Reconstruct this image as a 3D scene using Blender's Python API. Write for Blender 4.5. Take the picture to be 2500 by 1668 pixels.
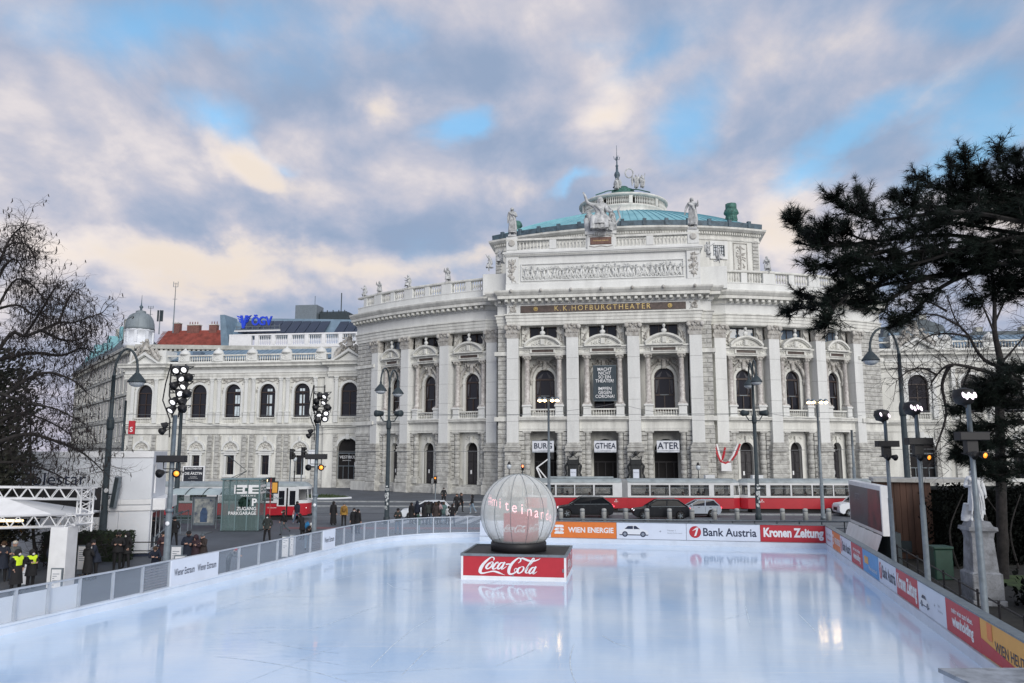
import bpy, math, random
from mathutils import Vector, Matrix, noise as mnoise
from math import pi, sin, cos, tan, atan2, asin, sqrt, radians as R
for _o in list(bpy.data.objects): bpy.data.objects.remove(_o)
SC = bpy.context.scene
COL = SC.collection
# ------------------------------------------------------------------ camera
FOC, PITCH, EYE = 1880.0, R(8.0), 5.8          # focal length in photograph pixels, upward pitch, eye height
cam = bpy.data.objects.new('camera', bpy.data.cameras.new('camera')); COL.objects.link(cam)
cam.location = (0, 0, EYE); cam.rotation_euler = (R(90) + PITCH, 0, 0)
cam.data.sensor_width = 36; cam.data.lens = 36 * FOC / 2500; cam.data.clip_start = .1; cam.data.clip_end = 3000
SC.camera = cam
_c, _s = cos(PITCH), sin(PITCH)
def ray(px, py):
 dx, dy = (px - 1250) / FOC, (834 - py) / FOC
 return Vector((dx, _c - dy * _s, _s + dy * _c))
def atz(px, py, z):                              # point of the place at height z on a line of sight
 r = ray(px, py); t = (z - EYE) / r.z
 return Vector((r.x * t, r.y * t, z))
def aty(px, py, Y):                              # point of the place at distance Y
 r = ray(px, py); t = Y / r.y
 return Vector((r.x * t, Y, EYE + r.z * t))
# ------------------------------------------------------------------ light and sky
SUN_EL, SUN_AZ = R(24), R(158)                  # soft evening light from behind the camera
SKY_STRENGTH = .1
SC.view_settings.view_transform = 'Standard'; SC.view_settings.look = 'None'
SC.view_settings.gamma = 1; SC.view_settings.use_curve_mapping = False
SC.view_settings.exposure = 0.74
sl = bpy.data.lights.new('sun', 'SUN'); sl.energy = 1.5; sl.angle = R(42); sl.color = (1, .965, .91)
sun = bpy.data.objects.new('sun', sl); COL.objects.link(sun)
_sd = Vector((sin(SUN_AZ) * cos(SUN_EL), cos(SUN_AZ) * cos(SUN_EL), sin(SUN_EL)))   # direction towards the sun
sun.rotation_euler = (-_sd).to_track_quat('-Z', 'Y').to_euler()
def make_sky():
 w = bpy.data.worlds.new('World'); SC.world = w; w.use_nodes = True
 nt = w.node_tree; N, L = nt.nodes, nt.links; N.clear()
 def nd(t, **k):
  n = N.new(t)
  for a, b in k.items(): setattr(n, a, b)
  return n
 def put(sock, v):
  if isinstance(v, bpy.types.NodeSocket): L.new(v, sock)
  else: sock.default_value = v
 def mth(op, a, b=0.0, c=None, clamp=False):
  n = nd('ShaderNodeMath', operation=op, use_clamp=clamp); put(n.inputs[0], a); put(n.inputs[1], b)
  if c is not None: put(n.inputs[2], c)
  return n.outputs[0]
 def mixc(f, a, b):
  n = nd('ShaderNodeMix', data_type='RGBA'); put(n.inputs[0], f)
  put(n.inputs[6], a if isinstance(a, bpy.types.NodeSocket) else (*a, 1)); put(n.inputs[7], b if isinstance(b, bpy.types.NodeSocket) else (*b, 1))
  return n.outputs[2]
 def sstep(v, a, b, lo=0.0, hi=1.0):
  n = nd('ShaderNodeMapRange', interpolation_type='SMOOTHSTEP'); put(n.inputs[0], v)
  for i, x in zip((1, 2, 3, 4), (a, b, lo, hi)): n.inputs[i].default_value = x
  return n.outputs[0]
 tc = nd('ShaderNodeTexCoord'); sep = nd('ShaderNodeSeparateXYZ'); L.new(tc.outputs['Generated'], sep.inputs[0])
 x, y, z = sep.outputs
 az = mth('ARCTAN2', x, y); el = mth('ARCSINE', z)
 zc = mth('ADD', mth('MAXIMUM', z, 0.0), .36)
 cmb = nd('ShaderNodeCombineXYZ'); L.new(mth('DIVIDE', x, zc), cmb.inputs[0]); L.new(mth('MULTIPLY', mth('DIVIDE', y, zc), .8), cmb.inputs[1])
 def nse(vec, scale, detail, rough, dist, seed):
  m = nd('ShaderNodeMapping'); L.new(vec, m.inputs[0]); m.inputs[1].default_value = seed
  n = nd('ShaderNodeTexNoise'); L.new(m.outputs[0], n.inputs['Vector'])
  n.inputs['Scale'].default_value = scale; n.inputs['Detail'].default_value = detail; n.inputs['Roughness'].default_value = rough; n.inputs['Distortion'].default_value = dist
  return n
 def dens(vec):                                        # billowing cloud density: broad forms plus finer puffs
  b_ = nse(vec, 1.55, 6, .47, .30, (3.1, 1.7, 0)).outputs[0]; f_ = nse(vec, 5.6, 10, .56, .25, (7.3, 2.2, 4)).outputs[0]
  return mth('MULTIPLY_ADD', b_, .66, mth('MULTIPLY', f_, .34)), f_, b_
 D0, fine, big = dens(cmb.outputs[0])
 sh_ = nd('ShaderNodeVectorMath', operation='ADD'); L.new(cmb.outputs[0], sh_.inputs[0]); sh_.inputs[1].default_value = (.05, -.085, 0)
 D1, _f, _b = dens(sh_.outputs[0])
 emb = mth('SUBTRACT', D0, D1)                         # sides of the billows that face the low light
 wrp = nse(cmb.outputs[0], 2.3, 6, .58, .2, (11.0, 5.0, 2))
 wv = nd('ShaderNodeVectorMath', operation='SUBTRACT'); L.new(wrp.outputs['Color'], wv.inputs[0]); wv.inputs[1].default_value = (.5, .5, .5)
 ws = nd('ShaderNodeVectorMath', operation='MULTIPLY'); L.new(wv.outputs[0], ws.inputs[0]); ws.inputs[1].default_value = (.25, .17, 0)
 ae = nd('ShaderNodeCombineXYZ'); L.new(az, ae.inputs[0]); L.new(el, ae.inputs[1])
 pv = nd('ShaderNodeVectorMath', operation='ADD'); L.new(ae.outputs[0], pv.inputs[0]); L.new(ws.outputs[0], pv.inputs[1])
 def blobs(rows):
  acc = 0.0
  for px, py, rx, ry, rot, amt in rows:
   r = ray(px, py).normalized(); m = nd('ShaderNodeMapping', vector_type='TEXTURE'); L.new(pv.outputs[0], m.inputs[0])
   m.inputs[1].default_value = (atan2(r.x, r.y), asin(r.z), 0); m.inputs[2].default_value = (0, 0, R(rot)); m.inputs[3].default_value = (rx / FOC, ry / FOC, 1)
   g = nd('ShaderNodeTexGradient', gradient_type='SPHERICAL'); L.new(m.outputs[0], g.inputs[0])
   acc = mth('MULTIPLY_ADD', g.outputs[1], amt, acc)
  return acc
 gap = blobs(SKY_GAPS); warm = blobs(SKY_WARM); dark = blobs(SKY_DARK)
 shade = mth('ADD', mth('MULTIPLY_ADD', D0, .85, mth('MULTIPLY', emb, 1.0)), mth('MULTIPLY_ADD', dark, -.125, mth('MULTIPLY_ADD', warm, .15, .03)))
 ramp = nd('ShaderNodeValToRGB'); L.new(shade, ramp.inputs[0]); cr = ramp.color_ramp; cr.interpolation = 'B_SPLINE'
 stops = SKY_STOPS
 while len(cr.elements) < len(stops): cr.elements.new(.5)
 for e, (p, c) in zip(cr.elements, stops): e.position = p; e.color = (*c, 1)
 wm = sstep(mth('ADD', mth('MULTIPLY', warm, mth('MULTIPLY_ADD', fine, 1.5, -.05)), mth('MULTIPLY', emb, 1.6)), .22, 1.25)
 cloud = mixc(mth('MULTIPLY', wm, .95), ramp.outputs[0], (.52, .46, .405))
 cloud = mixc(sstep(el, .17, .02, 0, .55), cloud, (.42, .375, .43))
 cloud = mixc(mth('MULTIPLY', sstep(el, .26, .06), mth('MULTIPLY', wm, .8)), cloud, (.40, .335, .305))
 sky = nd('ShaderNodeTexSky', sky_type='NISHITA', sun_disc=False, sun_elevation=SUN_EL, sun_rotation=SUN_AZ, air_density=1.0, dust_density=.6, ozone_density=2.0)
 sk = nd('ShaderNodeMix', data_type='RGBA', blend_type='MULTIPLY'); sk.inputs[0].default_value = 1; L.new(sky.outputs[0], sk.inputs[6]); sk.inputs[7].default_value = (1.0, 1.42, 1.38, 1)
 cov = sstep(mth('ADD', mth('MULTIPLY', gap, mth('MULTIPLY_ADD', fine, -1.2, 1.45)), mth('MULTIPLY_ADD', D0, -1.6, .78)), .02, .90)
 cov = mth('MULTIPLY', cov, sstep(el, .10, .20))
 up = nd('ShaderNodeVectorMath', operation='SCALE'); L.new(cloud, up.inputs[0]); up.inputs['Scale'].default_value = 1 / SKY_STRENGTH
 fin = mixc(mth('MULTIPLY', cov, .74), up.outputs[0], sk.outputs[2])
 bg = nd('ShaderNodeBackground'); L.new(fin, bg.inputs[0]); bg.inputs[1].default_value = SKY_STRENGTH
 out = nd('ShaderNodeOutputWorld'); L.new(bg.outputs[0], out.inputs[0])
SKY_STOPS = ((.29, (.175, .23, .33)), (.40, (.235, .275, .365)), (.49, (.315, .325, .39)), (.58, (.415, .395, .42)), (.74, (.60, .545, .515)))
# where the photograph's sky opens, glows and darkens: (x, y, half width, half height, tilt, amount) along lines of sight, carried into directions
SKY_GAPS = [(375, 95, 170, 110, 20, .9), (545, 265, 150, 70, 15, .85), (560, 40, 150, 60, 10, .6), (130, 60, 200, 90, 0, .5), (960, 60, 150, 60, 10, .6), (1130, 300, 130, 60, 15, .7), (1480, 60, 160, 50, 10, .6), (660, 325, 80, 36, -20, .4), (735, 365, 60, 40, 0, .6), (1190, 320, 130, 60, 25, .7), (1610, 100, 240, 90, 20, .6),
   (1690, 290, 150, 110, 45, .9), (2130, 300, 300, 55, 22, .85), (2400, 270, 150, 100, 30, .9), (2290, 30, 180, 60, 0, .6), (1930, 465, 130, 50, 15, .85), (1430, 440, 130, 26, 28, .8),
   (760, 70, 220, 150, 0, .6), (2340, 400, 260, 60, 20, .7), (1000, 150, 160, 80, 0, .3), (110, 120, 120, 60, 0, .25)]
SKY_WARM = [(600, 365, 130, 80, -20, 1.7), (690, 430, 190, 90, 0, 1.1), (960, 240, 140, 50, -10, 1.0), (1290, 475, 190, 40, 15, .9), (800, 660, 600, 80, -3, 1.25), (300, 640, 400, 80, -6, 1.05), (1880, 580, 220, 90, 0, 1.1),
   (1560, 190, 220, 70, 10, .55), (1900, 150, 420, 130, 12, .5), (850, 40, 220, 60, 10, .45), (2330, 170, 200, 90, 20, .55), (1500, 250, 160, 40, 15, .6), (1150, 640, 180, 50, 10, .8), (2050, 330, 300, 80, 12, .5), (430, 650, 260, 50, 0, .6), (2440, 560, 200, 120, 0, .5)]
SKY_DARK = [(760, 130, 380, 180, 10, .7), (300, 200, 420, 200, 0, .35), (1180, 180, 420, 130, 10, .55), (560, 560, 620, 70, -2, .75), (1250, 380, 380, 110, 8, .45), (420, 745, 560, 50, 0, .6), (1000, 560, 260, 60, 0, .5), (1650, 420, 300, 70, 10, .5), (200, 420, 320, 90, 0, .3), (1450, 30, 300, 80, 0, .4)]
make_sky()
# ------------------------------------------------------------------ materials
MATS = {}
def M_(name, col, rough=.6, metal=0.0, var=.12, scale=3.0, bump=0.0, bscale=20.0, col2=None, stretch=None, emit=None, spec=.5, alpha=1.0, trans=0.0, fine=.0):
 m = bpy.data.materials.new(name); MATS[name] = m; m.use_nodes = True
 nt = m.node_tree; N, L = nt.nodes, nt.links; p = N['Principled BSDF']
 p.inputs['Roughness'].default_value = rough; p.inputs['Metallic'].default_value = metal; p.inputs['Specular IOR Level'].default_value = spec
 p.inputs['Base Color'].default_value = (*col, 1)
 if alpha < 1: p.inputs['Alpha'].default_value = alpha
 if trans: p.inputs['Transmission Weight'].default_value = trans
 if emit: p.inputs['Emission Color'].default_value = (*emit[0], 1); p.inputs['Emission Strength'].default_value = emit[1]
 if var > 0 or bump > 0:
  g = N.new('ShaderNodeNewGeometry'); mp = N.new('ShaderNodeMapping'); L.new(g.outputs['Position'], mp.inputs[0])
  if stretch: mp.inputs[3].default_value = stretch
 if var > 0:
  n = N.new('ShaderNodeTexNoise'); L.new(mp.outputs[0], n.inputs['Vector']); n.inputs['Scale'].default_value = scale; n.inputs['Detail'].default_value = 7; n.inputs['Roughness'].default_value = .62
  rp = N.new('ShaderNodeValToRGB'); L.new(n.outputs[0], rp.inputs[0])
  c2 = col2 or tuple(c * (1 - var * 2.2) for c in col)
  rp.color_ramp.elements[0].position = .30; rp.color_ramp.elements[0].color = (*c2, 1)
  rp.color_ramp.elements[1].position = .62; rp.color_ramp.elements[1].color = (*[min(1, c * (1 + var * .5)) for c in col], 1)
  res = rp.outputs[0]
  if fine:
   n2 = N.new('ShaderNodeTexNoise'); L.new(g.outputs['Position'], n2.inputs['Vector']); n2.inputs['Scale'].default_value = scale * 9; n2.inputs['Detail'].default_value = 4
   mr = N.new('ShaderNodeMapRange'); L.new(n2.outputs[0], mr.inputs[0]); mr.inputs[1].default_value = .3; mr.inputs[2].default_value = .7; mr.inputs[3].default_value = 1 - fine; mr.inputs[4].default_value = 1 + fine * .4
   vm = N.new('ShaderNodeVectorMath'); vm.operation = 'SCALE'; L.new(res, vm.inputs[0]); L.new(mr.outputs[0], vm.inputs['Scale']); res = vm.outputs[0]
  L.new(res, p.inputs['Base Color'])
 if bump > 0:
  nb = N.new('ShaderNodeTexNoise'); L.new(mp.outputs[0], nb.inputs['Vector']); nb.inputs['Scale'].default_value = bscale; nb.inputs['Detail'].default_value = 5
  b = N.new('ShaderNodeBump'); L.new(nb.outputs[0], b.inputs['Height']); b.inputs['Strength'].default_value = bump; b.inputs['Distance'].default_value = .05
  L.new(b.outputs[0], p.inputs['Normal'])
 return m
STONE = M_('stone', (.68, .68, .635), .75, var=.13, scale=1.1, bump=.25, bscale=6, stretch=(1, 1, .16), fine=.10)
STONE2 = M_('stone_smooth', (.68, .69, .67), .7, var=.06, scale=.7, fine=.07, stretch=(1, 1, .2))
STONE3 = M_('stone_weathered_shaded', (.49, .49, .46), .85, var=.25, scale=1.4, bump=.5, bscale=7, col2=(.27, .265, .25), fine=.16)  # weathered tone, lowered further to stand in for missing shade contrast
CARVED = M_('stone_carved_shaded', (.49, .48, .45), .85, var=.24, scale=2.2, bump=.4, bscale=9, col2=(.28, .26, .23), fine=.18)  # carving coloured darker than the walls in place of shade in the recesses
STATUE_STONE = M_('statue_stone', (.52, .53, .53), .8, var=.25, scale=1.6, bump=.4, bscale=10, col2=(.24, .25, .25))
MARBLE = M_('marble', (.56, .54, .51), .45, var=.25, scale=3.2, col2=(.30, .27, .25), fine=.15)
BROWNSTONE = M_('brown_marble', (.085, .06, .05), .5, var=.25, scale=3)
GOLD = M_('gilding', (.55, .42, .18), .4, .7, var=.1)
COPPER = M_('copper_patina', (.22, .45, .50), .6, var=.14, scale=.5, col2=(.15, .36, .42), fine=.06, stretch=(1, 1, .4))
COPPERD = M_('copper_dark', (.07, .11, .14), .6, var=.25, scale=1.5)
COPPERG = M_('copper_green', (.06, .17, .14), .7, var=.3, scale=3)
GLASS = M_('window_glass', (.012, .013, .018), .07, var=0, spec=.4)
GLASSB = M_('window_glass_sky', (.10, .14, .19), .05, var=0, spec=.9)  # bluish sky reflection put into the pane colour
FRAMEB = M_('window_frame_brown', (.045, .028, .022), .5, var=.2, scale=4)
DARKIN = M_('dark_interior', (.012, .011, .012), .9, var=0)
DOORM = M_('door_dark_wood', (.028, .026, .030), .5, var=.2, scale=4)
WHITE = M_('white_paint', (.78, .79, .80), .5, var=.04, scale=2)
WHITEP = M_('white_panel', (.70, .73, .77), .45, var=.04, scale=.8)
BLACK = M_('black', (.014, .014, .016), .55, var=.1)
STEEL = M_('galvanised_steel', (.19, .225, .25), .5, .3, var=.12, scale=5)
STEELD = M_('pole_grey_green', (.030, .045, .053), .6, .0, var=.12, scale=3)
RUBBER = M_('rubber', (.018, .018, .019), .8, var=.1)
BRASS = M_('lamp_warm', (1, .8, .5), .5, var=0, emit=((1, .72, .36), 2))
BULB = M_('lamp_bulb', (1, .8, .5), .5, var=0, emit=((1, .66, .30), 15))
AMBER = M_('lamp_amber', (1, .5, .1), .5, var=0, emit=((1, .27, .02), 1.0))
LAMPW = M_('lamp_white', (1, 1, 1), .5, var=0, emit=((.95, .95, 1), .7))
LAMPP = M_('lamp_pinkish', (1, 1, 1), .5, var=0, emit=((1, .80, .95), 1.1))
SKIN = M_('skin', (.50, .31, .24), .6, var=.05)
# ------------------------------------------------------------------ mesh building
class MB:
 def __init__(s): s.v = []; s.f = []; s.m = []; s.k = 0; s.sm = []; s.smooth = False
 def add(s, vs, fs):
  b = len(s.v); s.v += [tuple(q) for q in vs]; s.f += [tuple(i + b for i in f) for f in fs]; s.m += [s.k] * len(fs); s.sm += [s.smooth] * len(fs)
  return s
 def box(s, x0, x1, y0, y1, z0, z1):
  return s.add([(x0, y0, z0), (x1, y0, z0), (x1, y1, z0), (x0, y1, z0), (x0, y0, z1), (x1, y0, z1), (x1, y1, z1), (x0, y1, z1)],
                     [(0, 3, 2, 1), (4, 5, 6, 7), (0, 1, 5, 4), (1, 2, 6, 5), (2, 3, 7, 6), (3, 0, 4, 7)])
 def bbox(s, x0, x1, y0, y1, z0, z1, b=.05):      # a block whose front (low y) edges are chamfered
  return s.add([(x0, y1, z0), (x1, y1, z0), (x1, y1, z1), (x0, y1, z1), (x0, y0 + b, z0), (x1, y0 + b, z0), (x1, y0 + b, z1), (x0, y0 + b, z1),
                      (x0 + b, y0, z0 + b), (x1 - b, y0, z0 + b), (x1 - b, y0, z1 - b), (x0 + b, y0, z1 - b)],
                     [(8, 9, 10, 11), (4, 5, 9, 8), (5, 6, 10, 9), (6, 7, 11, 10), (7, 4, 8, 11), (0, 1, 5, 4), (1, 2, 6, 5), (2, 3, 7, 6), (3, 0, 4, 7)])
 def cbox(s, c, d, rz=0.0):
  b = len(s.v); s.box(-d[0] / 2, d[0] / 2, -d[1] / 2, d[1] / 2, -d[2] / 2, d[2] / 2)
  return s.xf(Matrix.Translation(c) @ Matrix.Rotation(rz, 4, 'Z'), b)
 def xf(s, M, b=0):
  for i in range(b, len(s.v)): s.v[i] = tuple(M @ Vector(s.v[i]))
  return s
 def join(s, o, M=None, k=None):
  b = len(s.v); s.v += list(o.v) if M is None else [tuple(M @ Vector(q)) for q in o.v]
  s.f += [tuple(i + b for i in f) for f in o.f]; s.m += o.m if k is None else [k] * len(o.f); s.sm += o.sm
  return s
 def tube(s, pts, r, n=6, cap=True):
  pts = [Vector(p) for p in pts]; m = len(pts); rs = list(r) if hasattr(r, '__len__') else [r] * m
  vs, fs = [], []; up = None
  for i, p in enumerate(pts):
   t = (pts[min(i + 1, m - 1)] - pts[max(i - 1, 0)])
   t = t.normalized() if t.length > 1e-9 else Vector((0, 0, 1))
   if up is None: up = Vector((1, 0, 0)) if abs(t.z) > .9 else Vector((0, 0, 1))
   a = t.cross(up)
   if a.length < 1e-6: a = t.orthogonal()
   a.normalize(); b = a.cross(t).normalized(); up = b
   for j in range(n):
    w = 2 * pi * (j + .5) / n; vs.append(p + (a * cos(w) + b * sin(w)) * rs[i])
  for i in range(m - 1):
   for j in range(n):
    k = (j + 1) % n; fs.append((i * n + j, i * n + k, (i + 1) * n + k, (i + 1) * n + j))
  if cap: fs.append(tuple(range(n))); fs.append(tuple((m - 1) * n + j for j in range(n - 1, -1, -1)))
  o = s.smooth; s.smooth = n > 5; s.add(vs, fs); s.smooth = o
  return s
 def bar(s, p, q, w, d=None):
  p, q = Vector(p), Vector(q); t = (q - p); l = t.length; d = d or w
  b = len(s.v); s.box(-w / 2, w / 2, -d / 2, d / 2, 0, l)
  return s.xf(Matrix.Translation(p) @ t.to_track_quat('Z', 'Y').to_matrix().to_4x4(), b)
 def lathe(s, prof, n=12, c=(0, 0, 0), a0=0.0, a1=2 * pi, sx=1.0, sy=1.0):
  full = abs(a1 - a0) > 6.28; k = n if full else n + 1; vs, fs = [], []
  for r, z in prof:
   for j in range(k):
    w = a0 + (a1 - a0) * j / n; vs.append((c[0] + r * cos(w) * sx, c[1] + r * sin(w) * sy, c[2] + z))
  for i in range(len(prof) - 1):
   for j in range(n):
    q = (j + 1) % k; fs.append((i * k + j, i * k + q, (i + 1) * k + q, (i + 1) * k + j))
  if full:
   if prof[0][0] > 1e-6: fs.append(tuple(range(k - 1, -1, -1)))
   if prof[-1][0] > 1e-6: fs.append(tuple((len(prof) - 1) * k + j for j in range(k)))
  o = s.smooth; s.smooth = n > 7; s.add(vs, fs); s.smooth = o
  return s
 def ball(s, c, r, nu=8, nv=5, M=None):
  r = r if hasattr(r, '__len__') else (r, r, r); b = len(s.v)
  s.lathe([(sin(pi * i / nv) if 0 < i < nv else 0, -cos(pi * i / nv)) for i in range(nv + 1)], nu)
  T = Matrix.Translation(c) @ (M.to_4x4() if M else Matrix.Identity(4)) @ Matrix.Diagonal((*r, 1))
  return s.xf(T, b)
 def prism(s, poly, y0, y1):                      # polygon in x,z (counter-clockwise seen from -y) extruded from y0 to y1
  n = len(poly); vs = [(x, y0, z) for x, z in poly] + [(x, y1, z) for x, z in poly]
  return s.add(vs, [tuple(range(n)), tuple(range(2 * n - 1, n - 1, -1))] + [((i + 1) % n, i, n + i, n + (i + 1) % n) for i in range(n)])
 def slab(s, poly, z0, z1):                       # polygon in x,y (counter-clockwise from above)
  n = len(poly); vs = [(x, y, z0) for x, y in poly] + [(x, y, z1) for x, y in poly]
  return s.add(vs, [tuple(range(n - 1, -1, -1)), tuple(range(n, 2 * n))] + [(i, (i + 1) % n, n + (i + 1) % n, n + i) for i in range(n)])
 def sheet(s, poly, z): return s.add([(x, y, z) for x, y in poly], [tuple(range(len(poly)))])
 def sweep(s, prof, path, closed=False, caps=True):   # profile (outward, z) along a plan path whose outside lies to the right of its direction
  P = [Vector(p) for p in path]; m = len(P); vs, fs, n = [], [], len(prof)
  for i, p in enumerate(P):
   a = (P[i] - P[i - 1]) if (i > 0 or closed) else None; b = (P[(i + 1) % m] - P[i]) if (i < m - 1 or closed) else None
   na = Vector((a.y, -a.x)).normalized() if a is not None else None; nb = Vector((b.y, -b.x)).normalized() if b is not None else None
   if na is None: na = nb
   if nb is None: nb = na
   h = (na + nb); h = h / max(.25, h.dot(na)) if h.length > 1e-6 else na
   for d, z in prof: vs.append((p.x + h.x * d, p.y + h.y * d, z))
  for i in range(m if closed else m - 1):
   for j in range(n - 1):
    q = (i + 1) % m; fs.append((i * n + j, q * n + j, q * n + j + 1, i * n + j + 1))
  if caps and not closed: fs.append(tuple(range(n))); fs.append(tuple((m - 1) * n + j for j in range(n - 1, -1, -1)))
  return s.add(vs, fs)
 def archring(s, cx, zs, r0, r1, y0, y1, n=12, a0=0.0, a1=pi):
  vs, fs = [], []
  for i in range(n + 1):
   w = a0 + (a1 - a0) * i / n
   for r in (r0, r1):
    for y in (y0, y1): vs.append((cx + r * cos(w), y, zs + r * sin(w)))
  for i in range(n):
   a, b = 4 * i, 4 * i + 4
   fs += [(a, a + 2, b + 2, b), (a + 1, b + 1, b + 3, a + 3), (a, b, b + 1, a + 1), (a + 2, a + 3, b + 3, b + 2)]
  fs += [(0, 1, 3, 2), (4 * n, 4 * n + 2, 4 * n + 3, 4 * n + 1)]
  return s.add(vs, fs)
 def archpane(s, cx, hw, zb, zs, y, n=12):
  vs = [(cx - hw, y, zb), (cx + hw, y, zb)] + [(cx + hw * cos(pi * i / n), y, zs + hw * sin(pi * i / n)) for i in range(n + 1)]
  return s.add(vs, [tuple(range(len(vs)))])
 def archwall(s, x0, x1, z0, z1, cx, hw, zb, zs, y, dep, n=12):   # a wall face with one arched opening and its reveal
  if zb > z0: s.add([(x0, y, z0), (x1, y, z0), (x1, y, zb), (x0, y, zb)], [(0, 1, 2, 3)])
  for a, b in ((x0, cx - hw), (cx + hw, x1)): s.add([(a, y, zb), (b, y, zb), (b, y, zs), (a, y, zs)], [(0, 1, 2, 3)])
  A = [(cx + hw * cos(pi * i / n), zs + hw * sin(pi * i / n)) for i in range(n + 1)]
  top = [(x1 + (x0 - x1) * i / n, z1) for i in range(n + 1)]
  s.add([(x1, y, zs), (x1, y, z1), (A[0][0], y, zs)], [(0, 1, 2)]); s.add([(x0, y, zs), (A[n][0], y, zs), (x0, y, z1)], [(0, 1, 2)])
  for i in range(n): s.add([(A[i][0], y, A[i][1]), (top[i][0], y, z1), (top[i + 1][0], y, z1), (A[i + 1][0], y, A[i + 1][1])], [(0, 1, 2, 3)])
  for i in range(n): s.add([(A[i][0], y, A[i][1]), (A[i + 1][0], y, A[i + 1][1]), (A[i + 1][0], y + dep, A[i + 1][1]), (A[i][0], y + dep, A[i][1])], [(0, 1, 2, 3)])
  for x, sg in ((cx - hw, 0), (cx + hw, 1)):
   q = [(x, y, zb), (x, y, zs), (x, y + dep, zs), (x, y + dep, zb)]; s.add(q, [(0, 1, 2, 3) if sg else (3, 2, 1, 0)])
  return s.add([(cx - hw, y, zb), (cx + hw, y, zb), (cx + hw, y + dep, zb), (cx - hw, y + dep, zb)], [(3, 2, 1, 0)])
 def rectwall(s, x0, x1, z0, z1, a0, a1, b0, b1, y, dep):          # a wall face with one rectangular opening and its reveal
  for q in ((x0, x1, z0, b0), (x0, x1, b1, z1), (x0, a0, b0, b1), (a1, x1, b0, b1)):
   if q[1] > q[0] + 1e-6 and q[3] > q[2] + 1e-6: s.add([(q[0], y, q[2]), (q[1], y, q[2]), (q[1], y, q[3]), (q[0], y, q[3])], [(0, 1, 2, 3)])
  c = [(a0, b0), (a1, b0), (a1, b1), (a0, b1)]
  for i in range(4):
   p, q = c[i], c[(i + 1) % 4]; s.add([(p[0], y, p[1]), (q[0], y, q[1]), (q[0], y + dep, q[1]), (p[0], y + dep, p[1])], [(3, 2, 1, 0)])
  return s
 def relief(s, x0, x1, z0, z1, y, n, seed=1, sz=.22, dep=.16, inside=None):   # carved ornament: limbs, leaves and folds standing proud
  rnd = random.Random(seed)
  for i in range(n):
   x, z = rnd.uniform(x0, x1), rnd.uniform(z0, z1)
   if inside and not inside(x, z): continue
   a = rnd.uniform(0, pi); l = sz * rnd.uniform(.6, 1.7); w = sz * rnd.uniform(.25, .5)
   s.ball((x, y, z), (l, dep * rnd.uniform(.6, 1.2), w), 6, 4, Matrix.Rotation(a, 3, 'Y'))
  return s
 def mesh(s, name, mats):
  me = bpy.data.meshes.new(name); me.from_pydata(s.v, [], s.f)
  for m in (mats if isinstance(mats, (list, tuple)) else [mats]): me.materials.append(m)
  me.polygons.foreach_set('material_index', s.m); me.polygons.foreach_set('use_smooth', s.sm)
  me.update()
  return me
def obj(name, mb, mats=None, parent=None, M=None, kind=None, label=None):
 me = mb if isinstance(mb, bpy.types.Mesh) else mb.mesh(name, mats)
 o = bpy.data.objects.new(name, me); COL.objects.link(o)
 if parent is not None: o.parent = parent
 if M is not None: o.matrix_local = M
 if kind: o['kind'] = kind
 if label: o['label'] = label
 return o
def tag(o, label, cat, group=None):
 o['label'] = label; o['category'] = cat
 if group: o['group'] = group
 return o
def thing(name, label, cat, loc=(0, 0, 0), rz=0.0, group=None):
 o = bpy.data.objects.new(name, None); COL.objects.link(o); o.location = loc; o.rotation_euler = (0, 0, rz); o.empty_display_size = .2
 return tag(o, label, cat, group)
KIDS = {}
def children(o): return [c for c in COL.objects if c.parent == o]
def copy_thing(o, loc, rz, label, group=None):
 def cp(a, par):
  c = a.copy(); COL.objects.link(c)
  if par is not None: c.parent = par
  for k in KIDS.get(a.name) or children(a): cp(k, c)
  return c
 c = cp(o, None); c.location = loc; c.rotation_euler = (0, 0, rz); c['label'] = label
 if group: c['group'] = group
 return c
def text_mb(txt, size, bold=0.0, sx=1.0, shear=0.0, align='CENTER', depth=.006, space=1.0):
 cu = bpy.data.curves.new('lettering', 'FONT'); cu.body = txt; cu.size = size; cu.align_x = align; cu.align_y = 'CENTER'; cu.offset = bold * size; cu.shear = shear
 cu.space_character = space; cu.resolution_u = 3; cu.extrude = 0; cu.fill_mode = 'FRONT'
 ob = bpy.data.objects.new('lettering', cu); me = bpy.data.meshes.new_from_object(ob)
 mb = MB(); vs = [(v.co.x * sx, 0.0, v.co.y) for v in me.vertices]
 # flat letters in the x,z plane facing -y
 mb.add(vs, [tuple(p.vertices) for p in me.polygons])
 bpy.data.objects.remove(ob); bpy.data.curves.remove(cu); bpy.data.meshes.remove(me)
 return mb
def fit_text(txt, w, h, bold=0.0, shear=0.0):             # lettering that fills a width and a height
 f = text_mb(txt, 1.0, bold, 1.0, shear); xs = [v[0] for v in f.v]; zs = [v[2] for v in f.v]; x0, x1, z0, z1 = min(xs), max(xs), min(zs), max(zs)
 f.v = [((x - (x0 + x1) / 2) * w / (x1 - x0), y, (z - (z0 + z1) / 2) * h / (z1 - z0)) for x, y, z in f.v]; return f
def frame_mat(p, rz=0.0, sx=1.0): return Matrix.Translation(p) @ Matrix.Rotation(rz, 4, 'Z') @ Matrix.Diagonal((sx, 1, 1, 1))
def lerp(a, b, t): return a + (b - a) * t
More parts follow.
